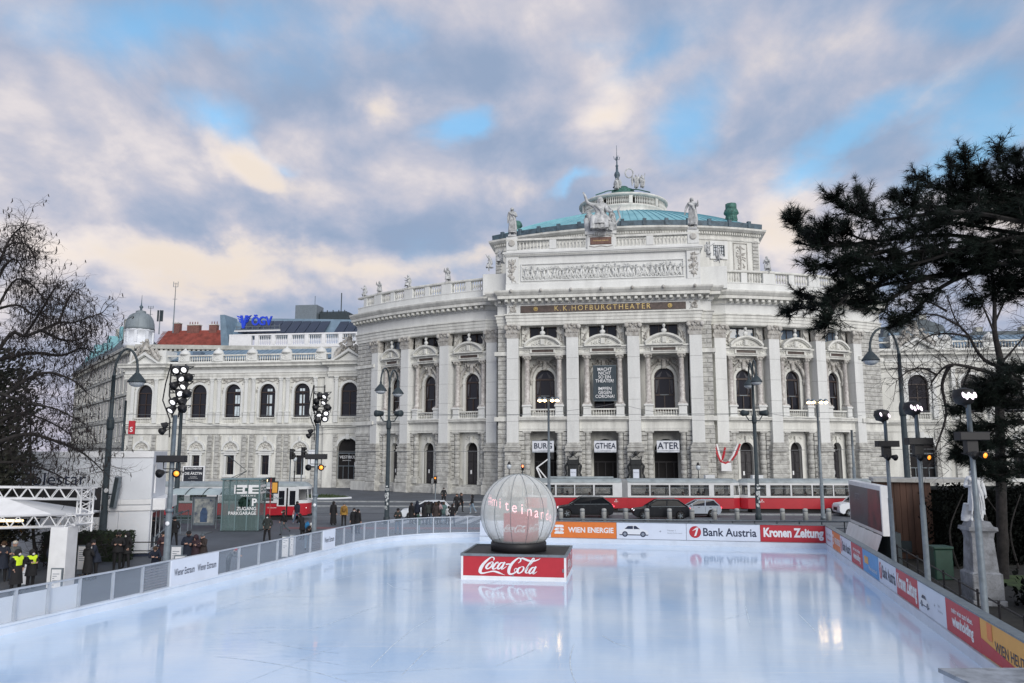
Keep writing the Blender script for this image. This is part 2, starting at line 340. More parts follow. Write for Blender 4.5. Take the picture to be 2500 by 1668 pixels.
# ================================================================== ground
ASPHALT = M_('asphalt', (.088, .10, .118), .7, var=.14, scale=.35, bump=.15, bscale=18, fine=.15)
ROADM = M_('road', (.10, .112, .128), .6, var=.14, scale=.3, bump=.12, bscale=18, fine=.12, stretch=(.25, 1, 1))
PAVE = M_('pavement', (.15, .165, .18), .75, var=.14, scale=.5, fine=.15)
KERBM = M_('kerb_stone', (.30, .32, .33), .8, var=.15)
REDPATH = M_('cycle_path_red', (.19, .095, .10), .8, var=.2, scale=1)
PAINT = M_('road_paint', (.36, .385, .41), .7, var=.25, scale=2.5)
RAILM = M_('rail_steel', (.035, .035, .04), .35, .6, var=.1)
GRASS = M_('grass', (.060, .095, .030), .95, var=.3, scale=1.2, bump=.6, bscale=30, fine=.3)
SOIL = M_('park_soil', (.020, .020, .017), .95, var=.3)
obj('ground', MB().sheet([(-1500, -60), (1500, -60), (1500, 2200), (-1500, 2200)], 0), ASPHALT, kind='structure')
UD = Vector((cos(R(8.5)), -sin(R(8.5)), 0)); VD = Vector((sin(R(8.5)), cos(R(8.5)), 0))
O3 = Vector((11.34, 95.55, 0))
def loc(u, v, z=0.0): return O3 + UD * u + VD * v + Vector((0, 0, z))
def strip(name, y0, y1, x0, x1, mat, z, sl=-.05):
 return obj(name, MB().sheet([(x0, y0 + sl * x0), (x1, y0 + sl * x1), (x1, y1 + sl * x1), (x0, y1 + sl * x0)], z), mat, kind='structure')
strip('road', 64.6, 71.2, -140, 160, ROADM, .004)
strip('tram_track_bed', 72.0, 79.6, -140, 160, PAVE, .006)
for y in (73.0, 74.45, 76.8, 78.25): strip('tram_rail', y, y + .11, -140, 160, RAILM, .012)
strip('road', 80.4, 86.4, -140, 160, ROADM, .005)
def kerb(name, y0, w, h, x0, x1, sl=-.05):
 mb = MB(); mb.slab([(x0, y0 + sl * x0), (x1, y0 + sl * x1), (x1, y0 + w + sl * x1), (x0, y0 + w + sl * x0)], .0, h)
 return obj(name, mb, KERBM, kind='structure')
kerb('kerb', 71.4, .3, .12, 1, 160); kerb('kerb', 79.8, .35, .12, -140, 160); kerb('kerb', 86.8, .35, .13, -140, 160)
kerb('kerb', 71.4, .3, .12, -140, -33)
strip('cycle_path', 57.8, 59.4, -17, 4, REDPATH, .008, -.02)
strip('pavement', 60.0, 64.2, 1, 60, PAVE, .004)
for i in range(7):
 x = -10.4 + i * 1.25
 obj('crossing_stripe', MB().sheet([(x, 62.3), (x + .7, 62.3), (x + 2.1, 70.5), (x + 1.4, 70.5)], .012), PAINT, kind='structure')
for i in range(22): 
 x = -60 + i * 7.0; obj('lane_marking', MB().sheet([(x, 68.0 - .05 * x), (x + 3, 68.0 - .05 * x - .15), (x + 3, 68.14 - .05 * x - .15), (x, 68.14 - .05 * x)], .012), PAINT, kind='structure')
# grass island in front of the wing, with its pale kerb
isl = [(-40 + 0, 93.6), (-27.5, 92.5), (-21.5, 93.0), (-19.6, 94.6), (-20.6, 96.6), (-25, 98.2), (-40, 99.6)]
mb = MB(); cx = sum(p[0] for p in isl) / 7; cy = sum(p[1] for p in isl) / 7
obj('island_kerb', MB().slab([(cx + (x - cx) * 1.035, cy + (y - cy) * 1.12) for x, y in isl], 0, .16), WHITEP, kind='structure')
obj('lawn', MB().slab(isl, .02, .20), GRASS, kind='structure')
rg = random.Random(5); mb = MB()
for i in range(1500):
 x = rg.uniform(-39, -20.3); y = rg.uniform(92.8, 99); 
 if y > 99.4 - (x + 40) * .085 + .0 or y < 93.7 - (x + 40) * .03 or (x > -22 and abs(y - 94.8) > 1.2): continue
 h = rg.uniform(.10, .26); a = rg.uniform(0, pi); mb.add([(x - .07 * cos(a), y - .07 * sin(a), .19), (x + .07 * cos(a), y + .07 * sin(a), .19), (x + rg.uniform(-.1, .1), y, .19 + h)], [(0, 1, 2)])
obj('grass', mb, GRASS, kind='stuff')
# ================================================================== the theatre
TH = thing('theatre', 'pale stone theatre with curved columned front, carved frieze and turquoise shallow dome', 'theatre', O3, -R(8.5))
def tp(name, mb, mats=None, M=None, par=None, **k): return obj(name, mb, mats, par or TH, M, **k)
RAD, AV = 60.0, 1.5
def arcp(deg, off=0.0):                                   # point and turn of the curved front at an angle
 a = R(deg); return ((RAD + off) * sin(a), AV + RAD - (RAD + off) * cos(a))
def arcM(deg, off=0.0, sx=1.0):
 u, v = arcp(deg, off); return frame_mat((u, v, 0), R(deg), sx)
PD = [14.2, 21.2, 27.9, 34.0]                             # pilasters of the curved flanks
# --- plan path of the entablature, left to right
def full_path(off=0.0):
 p = [arcp(-38.6)] + [arcp(-a) for a in (37, 35.5, 34)] + [arcp(-33 + i * 1.5) for i in range(13)] + [(-13.5, 4.0)]
 p += [(-13.5, .75), (-12.15, .75), (-12.15, 0)]
 q = [(-x, y) for x, y in reversed(p)]
 return p + q
PATH = full_path()
PL = PATH[:18]; PC = [(-13.5, 5.0), (-13.5, .75), (-12.15, .75), (-12.15, 0), (12.15, 0), (12.15, .75), (13.5, .75), (13.5, 5.0)]
PR = [(-x, y) for x, y in reversed(PL)]
ARCH_P = [(-1.7, 21.6), (.0, 21.6), (.0, 22.0), (.08, 22.02), (.08, 22.42), (.16, 22.44), (.16, 22.8), (.30, 22.84), (.30, 23.0), (-1.7, 23.0)]
FRZ_P = [(-.02, 23.0), (-.02, 24.2), (.2, 24.25), (.2, 24.38), (-.02, 24.38)]
COR_P = [(-1.7, 24.36), (.30, 24.36), (.34, 24.8), (1.05, 24.83), (1.05, 25.22), (1.15, 25.26), (1.42, 25.6), (1.46, 25.75), (1.46, 25.84), (-1.7, 25.9)]
for nm, prof in (('architrave', ARCH_P), ('frieze', FRZ_P), ('cornice', COR_P)):
 for P in (PL, PC, PR): tp(nm, MB().sweep(prof, P), STONE2 if nm == 'frieze' else STONE)
# modillions under the cornice
mod = MB(); mod.bbox(-.20, .20, -.92, -.2, 24.42, 24.80, .06); mod.box(-.13, .13, -.6, -.2, 24.36, 24.42); MODM = mod.mesh('modillion', STONE)
def along(path, step):
 out, acc = [], step / 2
 for a, b in zip(path[:-1], path[1:]):
  a, b = Vector(a), Vector(b); l = (b - a).length; t = (b - a) / max(l, 1e-6)
  while acc < l: out.append((a + t * acc, atan2(t.y, t.x))); acc += step
  acc -= l
 return out
for P in (PL[:-1], PC[1:-1], PR[1:]):
 for p, a in along(P, .86): tp('modillion', MODM, M=frame_mat((p.x, p.y, 0), a))
for i in range(7):                                        # lion heads on the gutter of the central cornice
 mb = MB(); mb.ball((0, -1.5, 25.72), (.20, .22, .24), 8, 6); mb.ball((0, -1.70, 25.64), (.1, .12, .1), 6, 4); tp('lion_head', mb, CARVED, frame_mat((-11.4 + i * 3.8, 0, 0)))
# --- capitals
def capital_mb(w, h, z0):
 mb = MB(); hw = w / 2
 for r in range(2):
  for k in range(5):
   x = -hw * 1.02 + (k + .5 * (r % 2)) * w * 1.02 / 4.5; zb = z0 + r * h * .30
   mb.add([(x - w * .11, -.04, zb), (x + w * .11, -.04, zb), (x + w * .12, -.13, zb + h * .26), (x - w * .12, -.13, zb + h * .26), (x, -.32, zb + h * .40), (x, -.25, zb + h * .28)], [(0, 1, 2, 3), (3, 2, 4), (2, 5, 4), (5, 3, 4)])
 mb.add([(-hw, -.02, z0), (hw, -.02, z0), (hw * 1.16, -.24, z0 + h * .86), (-hw * 1.16, -.24, z0 + h * .86), (-hw * 1.16, .9, z0 + h * .86), (-hw, .9, z0), (hw, .9, z0), (hw * 1.16, .9, z0 + h * .86)],
           [(0, 1, 2, 3), (5, 0, 3, 4), (1, 6, 7, 2)])
 for x in (-1, 1): mb.ball((x * hw * 1.12, -.30, z0 + h * .74), (.20 * w, .14, .20 * w), 8, 5); mb.ball((x * hw * .40, -.30, z0 + h * .74), (.12 * w, .1, .12 * w), 6, 4)
 mb.ball((0, -.36, z0 + h * .92), (.13 * w, .1, .12 * w), 6, 4)
 mb.box(-hw * 1.22, hw * 1.22, -.32, .9, z0 + h * .88, z0 + h)
 mb.box(-hw * 1.03, hw * 1.03, -.05, .9, z0 - .12, z0)
 return mb
CAPM = capital_mb(1.5, 1.6, 20.0).mesh('capital', CARVED)
shaft = MB().bbox(-.75, .75, 0, 1.6, 6.7, 20.0, .03).mesh('pilaster', STONE2)
# joints of the shaft drums are real, thin recesses: the shaft is five stacked lengths
shaft = MB()
for i in range(5): shaft.bbox(-.75, .75, 0, 1.6, 6.7 + i * 2.64, 6.7 + (i + 1) * 2.64 - .02, .012)
SHAFTM = shaft.mesh('pilaster_shaft', STONE2)
bas = MB()
for z0, z1, e in ((5.55, 5.85, .34), (5.85, 6.05, .24), (6.05, 6.3, .30), (6.3, 6.48, .14), (6.48, 6.7, .06)): bas.bbox(-.75 - e, .75 + e, -e, 1.6, z0, z1, .05)
BASM = bas.mesh('pilaster_base', STONE3)
plin = MB(); plin.bbox(-1.25, 1.25, -.5, 1.6, .0, 1.25, .06); plin.bbox(-1.16, 1.16, -.42, 1.6, 1.25, 1.75, .12); plin.bbox(-1.08, 1.08, -.34, 1.6, 1.75, 2.25, .06)
PLINM = plin.mesh('pedestal_plinth', STONE3)
core = MB().box(-.88, .88, -.06, 1.6, 2.2, 5.6).mesh('pedestal_core', STONE3)
# rusticated stones: shared meshes
def stone_mesh(w, h, d=.9, b=.07): return MB().bbox(-w / 2, w / 2, -.10, d, -h / 2, h / 2, b).mesh('stone_block', STONE3)
ST_FULL, ST_HALF, ST_THIRD, ST_B = stone_mesh(2.06, .50), stone_mesh(1.0, .50), stone_mesh(.62, .52), stone_mesh(1.27, .52)
BLOCKS = [0]; LEFT = MB()
def stone(me, M, w=1.0, h=.5):
 if BLOCKS[0] < 300: BLOCKS[0] += 1; return tp('stone_block', me, M=M)
 LEFT.join(MB().bbox(-w / 2, w / 2, -.10, .6, -h / 2, h / 2, .06), M)
def pilaster(M):
 tp('capital', CAPM, M=M); tp('pilaster', SHAFTM, M=M); tp('pilaster_base', BASM, M=M); tp('pedestal_plinth', PLINM, M=M); tp('pedestal_core', core, M=M)
 for r in range(6):
  z = 2.25 + .275 + r * .55
  if r % 2: stone(ST_HALF, M @ Matrix.Translation((-.52, -.02, z)), 1.0); stone(ST_HALF, M @ Matrix.Translation((.52, -.02, z)), 1.0)
  else: stone(ST_FULL, M @ Matrix.Translation((0, -.02, z)), 2.06)
PILC = [-11.4, -3.8, 3.8, 11.4]
for u in PILC: pilaster(frame_mat((u, 0, 0)))
for s_ in (-1, 1):
 for a in PD: pilaster(arcM(s_ * a))
# --- one bay between two pilasters (local x along the wall, y into the building)
HB = 3.03                                                 # half of the clear width
def bay_meshes(rec):
 B = {}
 yw = 1.5 + rec
 # ground floor
 w = MB(); w.archwall(-HB, HB, .9, 8.1, 0, .92 if not rec else 1.45, 1.2, 5.85 if not rec else 5.7, yw, .7); B['wall_lower'] = (w, STONE)
 w = MB(); w.archring(0, 5.85 if not rec else 5.7, .92 if not rec else 1.45, 1.25 if not rec else 1.85, yw - .14, yw + .1)
 if not rec:
  for sx in (-1, 1): w.box(min(sx * .92, sx * 1.25), max(sx * .92, sx * 1.25), yw - .10, yw + .1, 1.2, 5.85)
  w.bbox(-.22, .22, yw - .32, yw, 6.7, 7.55, .06); w.relief(-1.3, 1.3, 7.2, 7.8, yw - .02, 14, 4, .16, .1, lambda x, z: abs(x) > .3)
 B['door_arch'] = (w, STONE)
 d = MB(); hw, zs = (.92, 5.85) if not rec else (1.45, 5.7)
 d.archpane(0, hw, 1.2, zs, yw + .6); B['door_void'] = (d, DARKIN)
 dd = MB()
 if not rec:
  for sx in (-1, 1):
   a, b = sorted((sx * .03, sx * .88)); dd.bbox(a, b, yw + .42, yw + .58, 1.25, 5.55, .03)
   for z0, z1 in ((1.5, 2.7), (2.9, 4.0), (4.2, 5.3)): dd.bbox(a + .12, b - .12, yw + .36, yw + .45, z0, z1, .04)
  dd.box(-.9, .9, yw + .36, yw + .58, 5.6, 5.75)
 else:
  for sx in (-1, 0, 1): dd.box(sx * .95 - .05, sx * .95 + .05, yw + .45, yw + .58, 1.2, 4.2)
  dd.box(-1.4, 1.4, yw + .45, yw + .58, 4.2, 4.35)
 B['door'] = (dd, DOORM)
 st = MB(); st.bbox(-HB, HB, .2, yw + .6, 0, .9, .05); st.box(-HB, HB, .6, yw + .6, .9, 1.2); B['doorstep'] = (st, STONE3)
 # lower entablature and ledge
 e = MB(); yf = .35
 e.box(-HB, HB, yf + .1, yw + .3, 8.1, 8.35); e.box(-HB, HB, yf + .05, yw + .3, 8.35, 8.5); e.box(-HB, HB, yf + .12, yw + .3, 8.5, 9.28)
 for z0, z1, o in ((9.28, 9.40, .02), (9.40, 9.52, -.12), (9.52, 9.74, -.34), (9.74, 9.9, -.42)): e.box(-HB, HB, yf + o, yw + .3, z0, z1)
 B['ledge'] = (e, STONE)
 # piano nobile wall with its arched window
 w = MB(); hw = 1.14 if not rec else 1.27
 w.archwall(-HB, HB, 9.9, 17.7, 0, hw, 10.6, 14.85, yw, .45); B['wall_upper'] = (w, STONE)
 w = MB(); w.archring(0, 14.85, hw, hw + .34, yw - .12, yw + .06, 14)
 for sx in (-1, 1):
  a, b = sorted((sx * hw, sx * (hw + .34))); w.box(a, b, yw - .12, yw + .06, 10.6, 14.7); w.box(a - .05, b + .05, yw - .17, yw + .06, 14.62, 14.85)
 B['window_arch'] = (w, STONE)
 r = MB(); r.relief(-HB * .66, HB * .66, 14.3, 17.6, yw - .03, 95, 11, .26, .2, lambda x, z: sqrt(x * x + (z - 14.85) ** 2) > hw + .42 and (z > 14.9 or abs(x) > hw + .4))
 for sx in (-1, 1):                                    # reclining figures in the spandrels
  r.tube([(sx * 1.75, yw - .2, 14.2), (sx * 1.82, yw - .3, 15.1), (sx * 1.45, yw - .32, 16.1), (sx * .7, yw - .3, 16.85)], [.12, .2, .24, .14], 6); r.ball((sx * .5, yw - .36, 17.05), .2, 6, 5)
  r.tube([(sx * 1.0, yw - .3, 16.9), (sx * .95, yw - .4, 17.35), (sx * .2, yw - .3, 17.2)], .09, 5)
 r.bbox(-.26, .26, yw - .4, yw, 16.0, 17.3, .08)
 B['spandrel_carving'] = (r, CARVED)
 # attic strip: pediment entablature, plaque, segmental pediment, small window
 a = MB(); a.box(-HB, HB, .55, yw + .2, 17.7, 17.85); a.box(-HB, HB, .5, yw + .2, 17.85, 18.0); a.box(-HB, HB, .62, 1.7, 18.0, 18.42); a.box(-HB, HB, .5, 1.7, 18.42, 18.62); a.box(-HB, HB, .3, 1.7, 18.62, 18.82)
 a.box(-1.62, 1.62, .36, .62, 17.95, 18.02); a.box(-1.62, -1.38, .4, .62, 18.02, 18.46); a.box(1.38, 1.62, .4, .62, 18.02, 18.46); a.box(-1.62, 1.62, .36, .62, 18.42, 18.52)
 a.relief(-2.4, -1.75, 18.05, 18.4, .6, 9, 3, .12, .08); a.relief(1.75, 2.4, 18.05, 18.4, .6, 9, 5, .12, .08)
 B['window_entablature'] = (a, STONE)
 B['plaque'] = (MB().box(-1.38, 1.38, .52, .6, 18.12, 18.42), BROWNSTONE)
 p = MB(); n = 14; R0, half = 2.9, 2.2; zc = 18.82 + .18 - sqrt(R0 * R0 - half * half)
 ang = asin(half / R0)
 p.archring(0, zc, R0, R0 + .24, .0, 1.6, n, pi / 2 - ang, pi / 2 + ang); p.archring(0, zc, R0 - .12, R0, .16, 1.6, n, pi / 2 - ang, pi / 2 + ang)
 p.prism([(half * .98, 18.82)] + [((R0 - .1) * cos(pi / 2 - ang + 2 * ang * i / n), zc + (R0 - .1) * sin(pi / 2 - ang + 2 * ang * i / n)) for i in range(n + 1)] + [(-half * .98, 18.82)], .42, 1.6)
 p.box(-2.3, 2.3, .05, 1.5, 18.70, 18.88)
 p.relief(-1.5, 1.5, 18.95, 19.55, .38, 30, 7, .17, .13, lambda x, z: abs(x) < 1.6 - (z - 18.9) * 1.2); p.bbox(-.3, .3, .15, .6, 18.95, 19.75, .1)
 for sx in (-1, 1): p.ball((sx * 2.25, .25, 18.98), (.2, .25, .17), 6, 4)
 B['pediment'] = (p, STONE)
 ws = MB(); ws.rectwall(-HB, HB, 18.82, 21.62, -1.75, 1.75, 20.0, 21.45, 1.3, .5)
 for sx in (-1, 1):
  a_, b_ = sorted((sx * 1.85, sx * 2.75)); ws.bbox(a_, b_, 1.0, 1.4, 18.9, 21.5, .06)
 ws.box(-HB, HB, .0, 1.6, 21.5, 21.62)
 B['attic_wall'] = (ws, STONE)
 sc = MB()
 for sx in (-1, 1):
  sc.relief(sx * 2.3 - .32, sx * 2.3 + .32, 19.2, 21.3, .98, 20, 9, .17, .12)
  sc.tube([(sx * 1.75, .9, 20.9), (sx * 2.1, .85, 20.4), (sx * 2.3, .85, 19.7), (sx * 2.0, .85, 19.2), (sx * 1.9, .9, 19.4)], .1, 5)
 B['scroll_carving'] = (sc, CARVED)
 return B
BAYM = {}
for rec in (0.0, 1.6):
 for k, (mb, mt) in bay_meshes(rec).items(): BAYM[k, rec] = mb.mesh(k, mt)
# columns
def column_mb(z0, z1, r, plain=True):
 mb = MB(); mb.cbox((0, 0, z0 + .09), (r * 2.9, r * 2.9, .18))
 mb.lathe([(r * 1.35, z0 + .18), (r * 1.38, z0 + .3), (r * 1.15, z0 + .36), (r * 1.2, z0 + .46), (r, z0 + .54), (r, z0 + (z1 - z0) * .4), (r * .86, z1 - .75), (r * .95, z1 - .7), (r * .86, z1 - .64)], 14)
 return mb
UPCOL = column_mb(11.4, 17.7, .36).mesh('upper_column', MARBLE)
cc = MB(); cc.lathe([(.30, 17.04), (.34, 17.2), (.46, 17.5), (.44, 17.55)], 12); cc.cbox((0, 0, 17.62), (1.0, 1.0, .16))
for i in range(8): 
 w = pi / 4 * i; cc.ball((.40 * cos(w), .40 * sin(w), 17.35), (.12, .12, .16), 5, 4)
for sx in (-1, 1):
 for sy in (-1, 1): cc.ball((sx * .42, sy * .42, 17.5), .13, 5, 4)
UPCAP = cc.mesh('column_capital', CARVED)
up = MB(); up.bbox(-.58, .58, -.62, .9, 9.9, 10.1, .04); up.bbox(-.5, .5, -.55, .9, 10.1, 11.15, .04); up.bbox(-.62, .62, -.66, .9, 11.15, 11.4, .06)
UPPED = up.mesh('column_pedestal', STONE2)
lc = MB()
lc.bbox(-.62, .62, -.6, .9, 1.2, 1.75, .06); lc.cbox((0, 0, 1.85), (1.1, 1.1, .2)); lc.lathe([(.52, 1.95), (.54, 2.05), (.44, 2.15)], 14)
for i in range(9):
 z = 2.15 + i * .6; rr = .44 if i % 2 else .39
 lc.lathe([(rr - .05, z), (rr, z + .05), (rr, z + .55), (rr - .05, z + .6)], 14)
lc.lathe([(.36, 7.55), (.42, 7.62), (.36, 7.7), (.5, 7.9)], 14); lc.cbox((0, 0, 8.0), (1.06, 1.06, .2))
LOCOL = lc.mesh('lower_column', STONE3)
rp = MB()                                                 # rusticated wall piers beside the lower columns
for i in range(12): rp.bbox(-.42, .42, .5, 1.7, 1.3 + i * .565, 1.3 + (i + 1) * .565 - .06, .05)
ROCK = rp.mesh('rusticated_pier', STONE3)
rl = MB(); rl.box(-1.55, 1.55, -.2, .2, 10.72, 10.9); rl.box(-1.55, 1.55, -.2, .2, 9.9, 10.04); RAILW = rl.mesh('balcony_rail', STONE)
BALP = [(.085, 0), (.085, .06), (.05, .1), (.055, .16), (.11, .34), (.10, .42), (.05, .62), (.045, .7), (.085, .74), (.085, .8)]
balw = MB()
for i in range(9): balw.lathe([(r_ * .9, 10.04 + z * .85) for r_, z in BALP], 7, (-1.28 + i * .32, 0, 0))
BALW = balw.mesh('balcony_balusters', STONE)
# bust
bu = MB(); bu.lathe([(.30, 19.95), (.22, 20.1), (.14, 20.2), (.2, 20.28)], 10); bu.smooth = True
bu.ball((0, 0, 20.55), (.36, .22, .28), 10, 6); bu.tube([(0, 0, 20.65), (0, -.03, 20.98)], [.13, .11], 8); bu.ball((0, -.04, 21.16), (.19, .22, .27), 10, 7); bu.ball((0, -.25, 21.12), (.05, .07, .06), 5, 4); bu.ball((0, .03, 21.28), (.21, .22, .2), 8, 5); bu.ball((0, -.18, 21.0), (.1, .09, .09), 6, 4)
BUST = bu.mesh('bust', STONE2)
# windows
def window_parts(M, hw, yw, panes_light=False, curtain=True):
 fr = MB(); y = yw + .3
 fr.archring(0, 14.85, hw - .12, hw, y - .06, y + .1, 14); fr.box(-hw, hw, y - .08, y + .1, 14.72, 14.92); fr.box(-hw, -hw + .12, y - .06, y + .1, 10.6, 14.8); fr.box(hw - .12, hw, y - .06, y + .1, 10.6, 14.8)
 fr.box(-.07, .07, y - .07, y + .1, 10.6, 12.7); fr.box(-hw, hw, y - .06, y + .1, 12.6, 12.8); fr.box(-hw, hw, y - .06, y + .1, 10.55, 10.9); fr.box(-hw * .55, -hw * .55 + .06, y - .04, y + .06, 12.8, 14.75); fr.box(hw * .55 - .06, hw * .55, y - .04, y + .06, 12.8, 14.75)
 f = tp('window', fr, FRAMEB, M)
 pn = MB(); pn.archpane(0, hw - .05, 10.6, 14.85, y + .05); obj('pane', pn, GLASS, f)
 if curtain:
  cu = MB()
  for sx in (-1, 1):
   n = 7; vs = []
   for i in range(n):
    t = i / (n - 1); x0 = sx * (hw - .2) * (1 - .45 * t); x1 = sx * (hw - .2) * (1 - .12 * t)
    vs += [(x0, y + .012 + .012 * (i % 2), 14.6), (x1, y + .012 + .012 * (i % 2), 13.0)]
   cu.add(vs, [(2 * i, 2 * i + 1, 2 * i + 3, 2 * i + 2) for i in range(n - 1)])
   cu.add([(sx * (hw - .25), y + .02, 15.0), (sx * .2, y + .02, 15.75), (sx * .5, y + .02, 15.0)], [(0, 1, 2)])
  obj('curtain', cu, CURT, f)
 s = MB(); s.box(-.55, .55, y - .12, y - .07, 12.66, 12.74); obj('transom_bar', s, STEEL, f)
CURT = M_('curtain', (.085, .085, .095), .9, var=.15)
UW = MB(); UW.box(-1.75, 1.75, 1.5, 1.6, 20.0, 20.1); UW.box(-1.75, 1.75, 1.5, 1.6, 21.36, 21.46)
for x in (-1.75, -.62, .52, 1.65): UW.box(x, x + .1, 1.5, 1.6, 20.1, 21.4)
UWM = UW.mesh('attic_window', FRAMEB)
UGM = [MB().add([(-1.75, 1.58, 20.0), (1.75, 1.58, 20.0), (1.75, 1.58, 21.46), (-1.75, 1.58, 21.46)], [(0, 1, 2, 3)]).mesh('pane', g) for g in (GLASS, GLASSB)]
BAYS = [(frame_mat((u, 0, 0)), 1.6) for u in (-7.6, 0, 7.6)]
for s_ in (-1, 1):
 for a, b in zip(PD[:-1], PD[1:]):
  p, q = Vector(arcp(a)), Vector(arcp(b)); m = (a + b) / 2; w = (q - p).length
  BAYS.append((frame_mat(((p.x + q.x) / 2 * s_, (p.y + q.y) / 2, 0), R(m) * s_, (w - 1.5) / (2 * HB) * 1.0), 0.0))
for i, (M, rec) in enumerate(BAYS):
 for k in ('wall_lower', 'door_arch', 'door_void', 'door', 'doorstep', 'ledge', 'wall_upper', 'window_arch', 'spandrel_carving', 'window_entablature', 'plaque', 'pediment', 'attic_wall', 'scroll_carving'):
  tp(k, BAYM[k, rec], M=M)
 for sx in (-1, 1):
  for nm, me in (('column', UPCOL), ('column_capital', UPCAP), ('column_pedestal', UPPED), ('lower_column', LOCOL)): tp(nm, me, M=M @ Matrix.Translation((sx * 2.05, .95, 0)))
  tp('rusticated_pier', ROCK, M=M @ Matrix.Translation((sx * 2.8, .0, 0)))
 tp('balcony_rail', RAILW, M=M @ Matrix.Translation((0, .75, 0))); tp('balcony_balusters', BALW, M=M @ Matrix.Translation((0, .75, 0)))
 tp('bust', BUST, M=M @ Matrix.Translation((0, .45, 0)))
 window_parts(M, 1.27 if rec else 1.14, 1.5 + rec)
 f = tp('attic_window', UWM, M=M); obj('pane', UGM[1 if i in (5, 6, 7, 8) else 0], parent=f)
 if not rec: nb = MB(); nb.box(-.12 - .3, .12 - .3, 1.5 + .33, 1.5 + .35, 2.6, 3.1); tp('door_notice', nb, WHITE, M)
 bk = MB(); bk.add([(-3.3, 1.55 + rec, 8), (3.3, 1.55 + rec, 8), (3.3, 1.72, 21.6), (-3.3, 1.72, 21.6)], [])
# back walls so that nothing behind the bays shows through, floor slabs
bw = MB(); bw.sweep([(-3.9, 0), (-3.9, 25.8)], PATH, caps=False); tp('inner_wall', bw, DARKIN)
fl = MB()
for z in (0.6, 9.7, 21.65, 25.85):
 n = len(PATH); fl.add([(x, y + .9, z) for x, y in PATH] + [(PATH[-1][0], 26, z), (PATH[0][0], 26, z)], [tuple(range(n + 2))])
tp('floor_slab', fl, STONE)
# --- corner strips of the central block
for sx in (-1, 1):
 c = MB(); a, b = sorted((sx * 12.15, sx * 13.4)); c.box(a + .05, b - .05, .82, 5, 0, 21.6); a2, b2 = a, b
 c.box(a - (.4 if sx < 0 else 0), b + (.4 if sx > 0 else 0), .4, 5, 9.35, 9.9); c.box(a - (.4 if sx < 0 else 0), b + (.4 if sx > 0 else 0), .4, 5, 17.7, 18.2); tp('corner_pier', c, STONE)
 for zlo, n in ((1.3, 13), (10.0, 13), (18.25, 6)):
  for r in range(n):
   z = zlo + .29 + r * .58
   M = Matrix.Translation((sx * 12.78, .80, z))
   if r % 2: stone(ST_THIRD, M @ Matrix.Translation((-.33, 0, 0)), .6); stone(ST_THIRD, M @ Matrix.Translation((.33, 0, 0)), .6)
   else: stone(ST_B, M, 1.26)
 pl = MB(); pl.bbox(a - .25, b + .25, .3, 5, 0, 1.25, .06); tp('pedestal_plinth', pl, STONE3)
# --- rusticated end towers of the curve
for s_ in (-1, 1):
 M = arcM(s_ * 36.4, -.1); c = MB(); c.box(-2.1, 2.1, .15, 6.5, 0, 21.7)
 for z0, z1, e in ((9.35, 9.9, .4), (17.75, 18.2, .35), (0, 1.25, .45), (8.1, 8.4, .12)): c.box(-2.1 - e, 2.1 + e, .15 - e, 6.5, z0, z1)
 tp('end_tower', c, STONE, M)
 for zlo, n in ((1.3, 12), (9.95, 13), (18.25, 6)):
  for r in range(n):
   z = zlo + .29 + r * .58
   for x, me, w in (((-1.04, ST_FULL, 2.06), (1.04, ST_FULL, 2.06)) if r % 2 else ((-1.57, ST_HALF, 1.0), (0, ST_FULL, 2.06), (1.57, ST_HALF, 1.0))): stone(me, M @ Matrix.Translation((x, .12, z)), w)
# --- balustrade on the curved flanks
BALM = MB().lathe([(r_ * 1.55, z * 1.62) for r_, z in BALP], 8).mesh('baluster', STONE)
def balustrade(P_of, runs, z0, side):
 """runs: (from, to, kind) positions along the wall; P_of gives the frame at a position."""
 base = MB(); 
 for a, b, kind in runs: pass
for s_ in (-1, 1):
 pth = [arcp(-38.4 + i * 1.2) for i in range(21)]
 pth = pth if s_ < 0 else [(-x, y) for x, y in reversed(pth)]
 bs = tp('balustrade', MB().sweep([(-.45, 25.86), (.15, 25.86), (.15, 26.2), (.05, 26.25), (.05, 26.95), (.12, 27.0), (.12, 27.1), (-.45, 27.1)], pth), STONE2)
 obj('rail', MB().sweep([(-.5, 28.42), (.10, 28.42), (.16, 28.5), (.16, 28.66), (.05, 28.74), (-.5, 28.74)], pth), STONE, bs)
 dieM = MB().bbox(-.42, .42, -.06, .42, 27.1, 28.44, .03).mesh('pier', STONE2); dieB = MB().bbox(-.85, .85, -.10, .6, 27.08, 28.78, .04).mesh('pier', STONE2)
 k = 0
 for i, a in enumerate((14.6, 17.6, 20.9, 24.1, 27.4, 30.5, 33.6, 36.6)):
  obj('pier', dieB if i % 2 == 0 else dieM, None, bs, arcM(s_ * a, -.02))
 for a0, a1 in ((15.4, 17.1), (18.1, 20.0), (21.7, 23.6), (24.6, 26.5), (28.2, 30.0), (31.0, 32.7), (34.4, 36.1)):
  for j in range(5): obj('baluster', BALM, None, bs, arcM(s_ * (a0 + (a1 - a0) * (j + .5) / 5), -.2) @ Matrix.Translation((0, 0, 27.1)))
